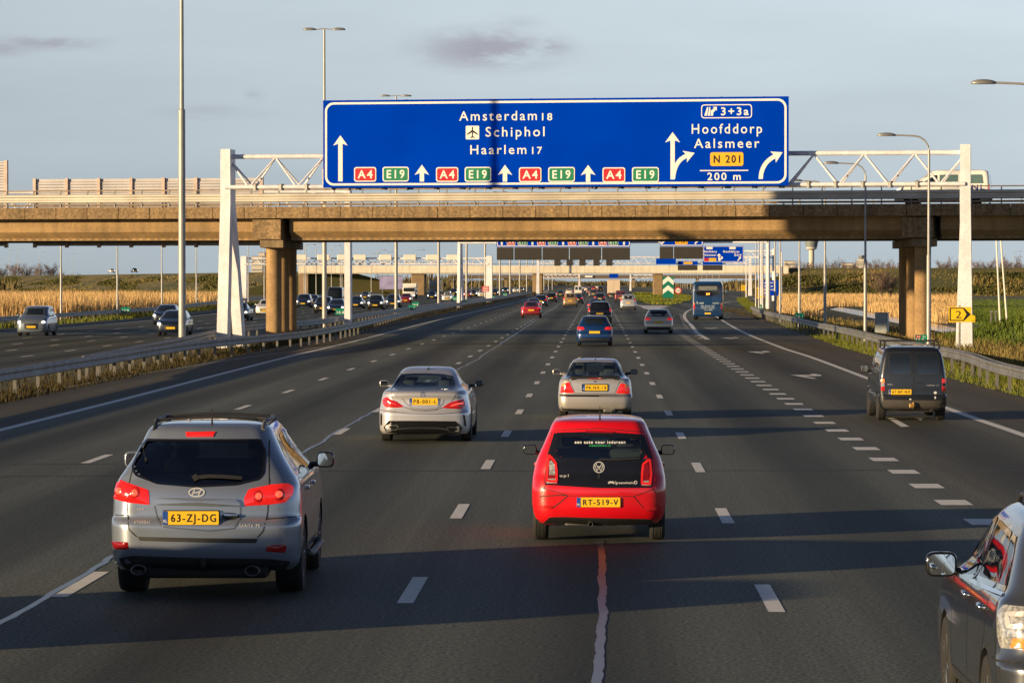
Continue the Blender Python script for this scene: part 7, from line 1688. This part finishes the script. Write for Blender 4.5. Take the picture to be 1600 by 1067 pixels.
def use(kind, pm, label, X, Y, rz=0, group=None):
    spec = {'hatch': ('hatchback','hatch',1.48,4.2,.87), 'sedan': ('saloon','sedan',1.46,4.6,.89), 'suv': ('suv','suv',1.66,4.55,.92), 'mpv': ('people_carrier','mpv',1.72,4.4,.90)}[kind]
    if kind not in PROTO:
        t = far_car(spec[0], '', pm, spec[1], *spec[2:]); PROTO[kind] = t
        for ch in [t]+list(t.children):
            if ch.type == 'MESH':
                for sl in ch.material_slots:
                    if sl.material == pm: m = sl.material; sl.link = 'OBJECT'; sl.material = m
    else:
        t = copy_tree(PROTO[kind])
        for ch in t.children:
            for sl in ch.material_slots:
                if sl.link == 'OBJECT': sl.material = pm
    t.location = (X, Y, 0); t.rotation_euler.z = rz; tag(t, label, 'car', group); return t
def van_box(name, label, pm, W, H, Lg, cat='van', box=False, flip=False):
    "panel van / lorry: cab in front, tall body behind"
    if box:
        t = thing(name, label, cat); MB().rbox(-W,W,0,Lg*.72,.95,H,.05).build('cargo_box', pm, t); b = MB().rbox(-W*.95,W*.95,Lg*.74,Lg,.5,H*.80,.18); b.build('cab', pm, t, smooth=40)
        MB().box(-W*.85,W*.85,.1,Lg*.95,.55,.93).build('chassis', M_['under'], t); MB().poly(rrect(-W*.82,W*.82,H*.48,H*.72,.1), -.01, .01).build('windscreen', M_['pane'], t); w = t.children[-1]; w.location = (0,Lg+.005,0)
        MB().box(-W*.98,W*.98,-.05,.05,.55,.75).build('bumper', M_['trim'], t)
        d = MB(); d.box(-.012,.012,-.012,0,1.0,H-.06); d.box(-W*.95,W*.95,-.012,0,1.0,1.06); d.box(-W*.95,W*.95,-.012,0,H-.14,H-.08); d.build('rear_doors', M_['galv_dark'], t)
        for sg in (-1, 1):
            MB().box(sg*W*.86-.1,sg*W*.86+.1,-.07,-.05,.58,.72).build('tail_light', M_['taillit'], t); MB().box(sg*W*.74-.13,sg*W*.74+.13,Lg-.0,Lg+.02,.62,.78).build('headlight', M_['head'], t)
            for y in (Lg*.18, Lg*.84): lx = MB().lathe([(.3,-.14),(.46,-.15),(.46,.15),(.3,.14)], 16, M=Matrix(((0,0,1,sg*(W-.18)),(1,0,0,y),(0,1,0,.46),(0,0,0,1)))); lx.build('wheel', M_['tyre'], t)
        return t
    rows = [(.28,.1,Lg-.1,W*.9,.12,.15,.04),(.38,.02,Lg-.02,W*.98,.14,.14,.04),(.55,.0,Lg,W,.14,.14,.04),(.95,.03,Lg-.1,W,.12,.14,.04),(1.12,.04,Lg-.6,W*.99,.12,.14,.04),(1.22,.045,Lg-.9,W*.97,.12,.14,.04),(H-.35,.08,Lg-1.5,W*.90,.12,.16,.04),(H-.12,.12,Lg-1.8,W*.85,.14,.18,.04),(H-.03,.3,Lg-2.0,W*.75,.12,.2,.04),(H,.7,Lg-2.4,W*.5,.1,.2,.02)]
    c = Car(name, label, cat, rows, pm, sub=3, dens=(5,4,14)); c.body(arches=[(.9,.33,.38,W*.7,1.4),(Lg-.95,.33,.38,W*.7,1.4)])
    for x in (-.5, .5): c.patch('rear_window', [(W*(x-.40),1.22),(W*(x+.40),1.22),(W*(x*.92+.36),H-.28),(W*(x*.92-.36),H-.28)], 'R', M_['pane'], .006, r=.06, step=.1, rings=3)
    c.patch('windscreen', [(-W*.84,1.24),(W*.84,1.24),(W*.74,H-.22),(-W*.74,H-.22)], 'F', M_['pane'], .006, r=.08, step=.1, rings=3)
    for sg in (-1, 1):
        c.patch('tail_light', [(sg*W*.86,.7),(sg*W*.97,.7),(sg*W*.96,1.15),(sg*W*.86,1.15)], 'R', M_['taillit'], .008, step=.08, rings=3); c.patch('headlight', [(sg*W*.5,.72),(sg*W*.92,.74),(sg*W*.94,.92),(sg*W*.56,.86)], 'F', M_['head'], .01, r=.04, step=.08, rings=3); c.mirror(sg, sg*(W+.12), Lg-1.3, 1.25, .2, .26, M_['trim'])
    for v in ('S+','S-'): c.patch('side_window', [(Lg-2.3,1.24),(Lg-1.35,1.22),(Lg-1.75,H-.30),(Lg-2.3,H-.28)], v, M_['pane'], .005, r=.05, step=.1, rings=3)
    c.patch('bumper', [(-W*.9,.32),(W*.9,.32),(W*.92,.52),(-W*.92,.52)], 'R', M_['trim'], .012, r=.03, step=.1, rings=3); c.plate(-.26,.26,.66,.775, None); c.plate(-.26,.26,.48,.595, None, view='F'); c.wheels(.9, Lg-.95, .33, .21, W-.12, 'darkrim', seg=16); c.c = c
    c.t['_w'] = 0; del c.t['_w']; return c.t if not flip else c
def bus():
    Y0 = 288; X0 = P(1105.5, 500, Y0).x; k = Y0/FPX
    def L(x, y, dy=0.): p = P(x, y, Y0+.1); return (p.x-X0, p.z)
    W = 1.24; rows = [(.30,.10,11.8,W*.95,.12,.12,.03),(.42,.0,12,W,.2,.14,.05),(.9,.0,12,W,.2,.14,.05),(1.9,.03,11.98,W,.2,.14,.05),(2.5,.05,11.95,W*.99,.2,.16,.05),(2.9,.10,11.9,W*.96,.22,.2,.05),(3.08,.2,11.8,W*.90,.22,.25,.04),(3.16,.5,11.5,W*.78,.2,.3,.03),(3.18,1,11,W*.5,.1,.3,.0)]
    pm = paint('busblue', (.001,.032,.115), 0, .4); c = Car('bus', 'blue public bus with a black rear window band entering the exit ramp', 'bus', rows, pm, sub=4); c.body(arches=[(2.6,.48,.52,W*.72,1.5),(9.2,.48,.52,W*.72,1.5)])
    c.patch('rear_window', LL(L, [(1086,446),(1092,444.5),(1119,444.5),(1126,446),(1126.5,458),(1122,461.5),(1112,462.5),(1100,462.5),(1090,461.5),(1086,458)]), 'R', M_['gloss'], .012, r=.1)
    c.patch('display_pane', LL(L, [(1091.5,447.2),(1120.5,447.2),(1120.5,453.5),(1091.5,453.5)]), 'R', mat('display_grey', (.16,.17,.165), .3), .02, r=.04)
    x0, z0 = L(1103,461.3); x1, z1 = L(1109.5,457.5); o = c.patch('line_display', [(x0,z0),(x1,z0),(x1,z1),(x0,z1)], 'R', M_['gloss'], .022); c.text('347', x0+.02, x1-.02, z0+.02, z1-.02, mat('led_orange', (.9,.25,.02), .5, emit=(1,.28,.03), es=3), d=.03, bold=.03)
    for xs in ((1083.2,1086),(1126,1128.6)): 
        o = c.patch('tail_light', LL(L, [(xs[0],476.5),(xs[1],476.5),(xs[1],483),(xs[0],483)]), 'R', M_['tail'], .01, r=.02); c.patch('turn_lamp', LL(L, [(xs[0]+.3,473.5),(xs[1]-.3,473.5),(xs[1]-.3,476),(xs[0]+.3,476)]), 'R', M_['orange'], .012, parent=o)
    x0, z0 = L(1101,491); x1, z1 = L(1110.5,488.6); c.plate(x0, x1, z0, z1, None)
    wm = mat('bus_letter', (.45,.55,.62), .5)
    def T(s, a, b, y0, y1): p, q = L(a, y1), L(b, y0); c.text(s, p[0], q[0], p[1], q[1], wm, d=.012, bold=.02)
    T('R-net', 1088.5, 1099.5, 471.5, 475); T('connect', 1113.5, 1123.5, 471.5, 475); T('met de bus naar', 1095, 1117, 476.5, 479); T('Schiphol en Haarlem', 1096, 1116, 479.8, 482.2); T('reis mee', 1100, 1113, 483.2, 485.2)
    sm = MB(); c.line(LL(L, [(1084,486.5),(1127.5,486.5)]), 'R', .03, .004, .1, sm); c.line(LL(L, [(1088,464),(1124,464)]), 'R', .03, .004, .1, sm); c.line(LL(L, [(1089,470),(1089,495)]), 'R', .02, .004, .1, sm); c.line(LL(L, [(1123,470),(1123,495)]), 'R', .02, .004, .1, sm); sm.build('panel_gap', M_['seam'], c.t)
    for v in ('S+','S-'): c.patch('side_window', [(.6,1.35),(11.2,1.35),(11.2,2.6),(.6,2.6)], v, M_['gloss'], .01, r=.1, step=.4)
    mk = MB(); 
    for px in (1092,1105,1118): x, z = L(px, 441.5); mk.rbox(x-.22, x+.22, .25, .35, z-.12, z+.0, .03)
    mk.build('marker_light', M_['clear'], c.t)
    for sg in (-1, 1): c.mirror(sg, sg*1.42, 11.7, 2.3, .2, .4, M_['trim'])
    c.wheels(2.6, 9.2, .48, .3, W-.19, 'darkrim'); return c.place(X0, Y0, R(-2.5))
def taxi():
    "white people carrier on the viaduct, driving to the left"
    pm = paint('taxiwhite', (.78,.77,.74), 0, .3); c = van_box('taxi_van', 'white taxi van with blue lettering crossing the viaduct behind the right gantry leg', pm, .95, 1.92, 5.0, 'taxi', flip=True)
    q = P(1555, 316, 182.5); u = (Matrix.Rotation(-BR_A, 4, 'Z') @ (Vector((q.x, q.y, 0))-BR_O)).x; o = br(u, 2.3, 6.93); c.t.location = o; c.t.rotation_euler.z = math.pi/2+BR_A
    for p in ([(.35,1.2),(1.55,1.2),(1.55,1.66),(.42,1.66)],[(1.65,1.2),(2.6,1.2),(2.6,1.66),(1.65,1.66)]): c.patch('side_window', p, 'S-', M_['g2'], .006, r=.05, step=.1)
    bl = mat('taxi_blue', (.01,.03,.22), .4)
    # lettering runs from front to rear on the left flank as seen from the road
    for s_, a, b, z0, z1 in (('NL', .30, .95, .88, 1.13), ('TAX.', .98, 1.75, 1.0, 1.13)):
        vs, fs = text_fit(s_, 0, b-a, z0, z1, .03); out = []
        for uu, v in vs: h, nn = c.cast('S-', b-uu, v); out.append(h+nn*.008)
        MB().add(out, fs).build('lettering', bl, c.t)
    return c.t
def setup_traffic():
    M_['g2'] = mat('taxi_pane', (.10,.17,.17), .05, 0, .8)
    PN = {k: paint(k, *v) for k, v in dict(blue=((.004,.035,.14),.3), black=((.008,.008,.010),.1), silver=((.42,.40,.38),.55), white=((.72,.70,.66),0), dred=((.30,.008,.012),.1), grey=((.12,.125,.135),.5), dblue=((.012,.022,.05),.2), champ=((.66,.58,.47),.4), bsilver=((.20,.25,.32),.5), gold=((.35,.22,.11),.3), dkred=((.14,.02,.018),.1), green=((.02,.05,.03),.2)).items()}
    G_ = 'cars driving away in our lanes'; O_ = 'oncoming cars'
    def go(kind, col, px, py, label, group=G_, rz=0):
        "px, py: middle of the tyres' contact line"
        g = G(px, py); return use(kind, PN[col], label, g.x, g.y-.8, rz, group)
    go('hatch','blue',929,540.5,'deep blue hatchback with lit red lamps, in the middle lane below the black car'); go('suv','black',937,505.5,'black estate suv with lit brake lamps right behind the deep blue hatchback')
    go('hatch','champ',1029,520.5,'champagne silver hatchback in the lane left of the blue bus'); go('sedan','dred',830,496.5,'dark red saloon in the left lane under the bridge')
    go('sedan','grey',833,488,'dark grey car hidden behind the dark red saloon, only its roof showing'); go('hatch','dblue',845,479,'dark blue car right behind the dark red saloon, passing it on the right'); go('hatch','black',861.5,472.5,'black hatchback ahead of the dark red saloon by the median'); go('sedan','green',875.5,465,'dark car in the left lane behind the black hatchback, its plate glowing yellow'); go('hatch','white',889,461,'small white car in the left lane far off'); go('mpv','gold',891,479.5,'golden brown people carrier in the second lane'); go('sedan','black',902,475.5,'black car right beside the golden brown people carrier')
    go('sedan','dblue',931,490,'dark blue saloon hidden in front of the black estate suv'); go('hatch','dblue',937,473.5,'dark car with red lamps in the middle lane beyond the black estate suv'); go('suv','grey',926.5,465,'grey car with an orange lamp in the middle lane queue')
    go('mpv','silver',981.5,484,'silver people carrier with a yellow plate in the right lane'); go('sedan','white',957,465.5,'small white car behind the cream lorry'); go('hatch','grey',921,459,'small grey car far down the middle lane')
    for i, (k, c, px, py, lb) in enumerate((('sedan','white',917,455,'white speck of a car far down the left lanes'),('sedan','grey',905,456,'grey speck of a car far down beside the white van'),('hatch','dred',928,454,'red speck of a car far down the middle lane'),('suv','black',938,456,'black speck of a car far down the middle lane'),('sedan','silver',912,452.5,'silver speck of a car far down the left lanes'),('hatch','white',933,451.5,'white speck of a car at the far end of the middle lane'),('sedan','dblue',921,450.5,'dark speck of a car at the far end of the lanes'))): go(k, c, px, py, lb)
    g = G(969.5,472.5); t = van_box('delivery_van', 'dark red van in the right lane between the silver people carrier and the cream lorry', PN['dkred'], .86, 1.85, 4.4); t.location = (g.x, g.y-.8, 0)
    g = G(903.5,461); t = van_box('delivery_van', 'white van far off in the second lane', PN['white'], .95, 2.3, 5.0); t.location = (g.x, g.y-.8, 0)
    t = van_box('lorry', 'cream box lorry in the right lane under the pale overpass', paint('cream', (.62,.50,.38), 0, .5), 1.25, 3.65, 8, 'lorry', box=True); t.location = (P(959,440,690).x, 690, 0)
    bus(); taxi()
    R_ = math.pi
    def opp(kind, col, px, py, label, s=1): g = G(px, py); t = use(kind, PN[col], label, g.x, g.y, R_, O_); t.location.y += .9; return t
    opp('mpv','bsilver',63.5,523.5,'silver people carrier with lit headlamps in the oncoming lanes at the left edge'); opp('hatch','dblue',277,523.5,'dark blue hatchback coming on behind the tall grey lamp post')
    opp('hatch','dblue',264,507,'dark car half hidden behind the oncoming hatchback at the tall lamp post'); opp('sedan','black',378,500.5,'black oncoming saloon beside the white gantry leg'); opp('hatch','white',418,492,'white oncoming car almost hidden by the round bridge pier')
    opp('suv','dblue',477,480.5,'dark blue oncoming car just right of the bridge pier'); opp('hatch','dblue',490,478,'dark blue oncoming car second from the bridge pier'); opp('suv','black',508,489,'black oncoming off-roader with bright lamps behind the grey lamp post'); opp('hatch','dblue',528,491,'dark oncoming hatchback just left of the wide white gantry leg')
    opp('sedan','grey',514,470,'small grey oncoming car behind the black off-roader'); opp('sedan','dblue',559,482,'dark oncoming car just right of the wide white gantry leg'); opp('suv','black',589,483.5,'black oncoming crossover with very white headlamps'); opp('suv','dblue',616,480.5,'dark blue oncoming suv half behind a grey lamp post'); opp('hatch','dred',635.5,474,'red oncoming hatchback before the white lorry')
    opp('sedan','grey',572,468,'dark oncoming car behind the white gantry leg, farther off'); opp('sedan','dblue',676,467.5,'dark blue oncoming saloon on its own'); opp('sedan','white',700,470.5,'white oncoming saloon beyond the grey lamp posts'); opp('hatch','dred',731,464.5,'red oncoming car far off by the gantry leg'); opp('sedan','black',740,463.5,'black oncoming car far off beside the red one'); opp('hatch','white',753.5,464,'small white oncoming car far off by the works board'); opp('sedan','dblue',774,461.5,'dark oncoming car right of the works board'); opp('suv','blue',790,457.5,'blue oncoming car far off by the median'); opp('sedan','white',806,457,'white oncoming car far off'); opp('hatch','grey',815,455.5,'grey oncoming car far off'); opp('suv','dblue',709.5,461.5,'dark blue oncoming suv behind the white saloon')
    g = G(527,480); t = van_box('delivery_van', 'dark box van coming on left of the wide white gantry leg', PN['black'], 1.0, 2.5, 5.6); t.location = (g.x, g.y, 0); t.rotation_euler.z = R_
    t = van_box('lorry', 'white oncoming box lorry behind the red hatchback', PN['white'], 1.22, 2.9, 7.5, 'lorry', box=True); g = G(641,467.5); t.location = (g.x, g.y+3, 0); t.rotation_euler.z = R_
    t = van_box('lorry', 'dark blue oncoming lorry in front of the overpass pier', PN['dblue'], 1.25, 3.5, 9, 'lorry', box=True); t.location = (P(680,440,810).x, 812, 0); t.rotation_euler.z = R_
    for px, col, y, lb in ((163,'white',423.5,'white car on the crest of the left embankment'),(196,'black',423.5,'black car on the crest of the left embankment behind the white one')):
        Y = 1400; p = P(px, 427, Y); t = use('sedan', PN[col], lb, p.x, Y, R(60), 'cars on the crossing road'); t.location.z = 6.2
        # on the embankment's crest line
        A = Vector((-330,1740,0)); B = Vector((-74,858,0)); d = B-A; best = min(range(200), key=lambda i: abs(((A+d*i/200).x*FPX/(A+d*i/200).y+933)-px)); q = A+d*best/200; nrm = Vector((-d.y, d.x, 0)).normalized(); q = q+nrm*2.0*(1 if nrm.y > 0 else -1); t.location = (q.x, q.y, 6.2); t.rotation_euler.z = math.atan2(-d.x, d.y)
setup_mats(); setup_light(); setup_ground(); setup_plants(); setup_rails(); setup_lamps(); SGN = setup_sign(); setup_gantries(); setup_bridge(); setup_overpass(); setup_small(); setup_far(); setup_woods()
car_mats(); car_suv(); car_up(); car_coupe(); car_saloon(); car_van(); car_right(); car_offside(); setup_traffic()
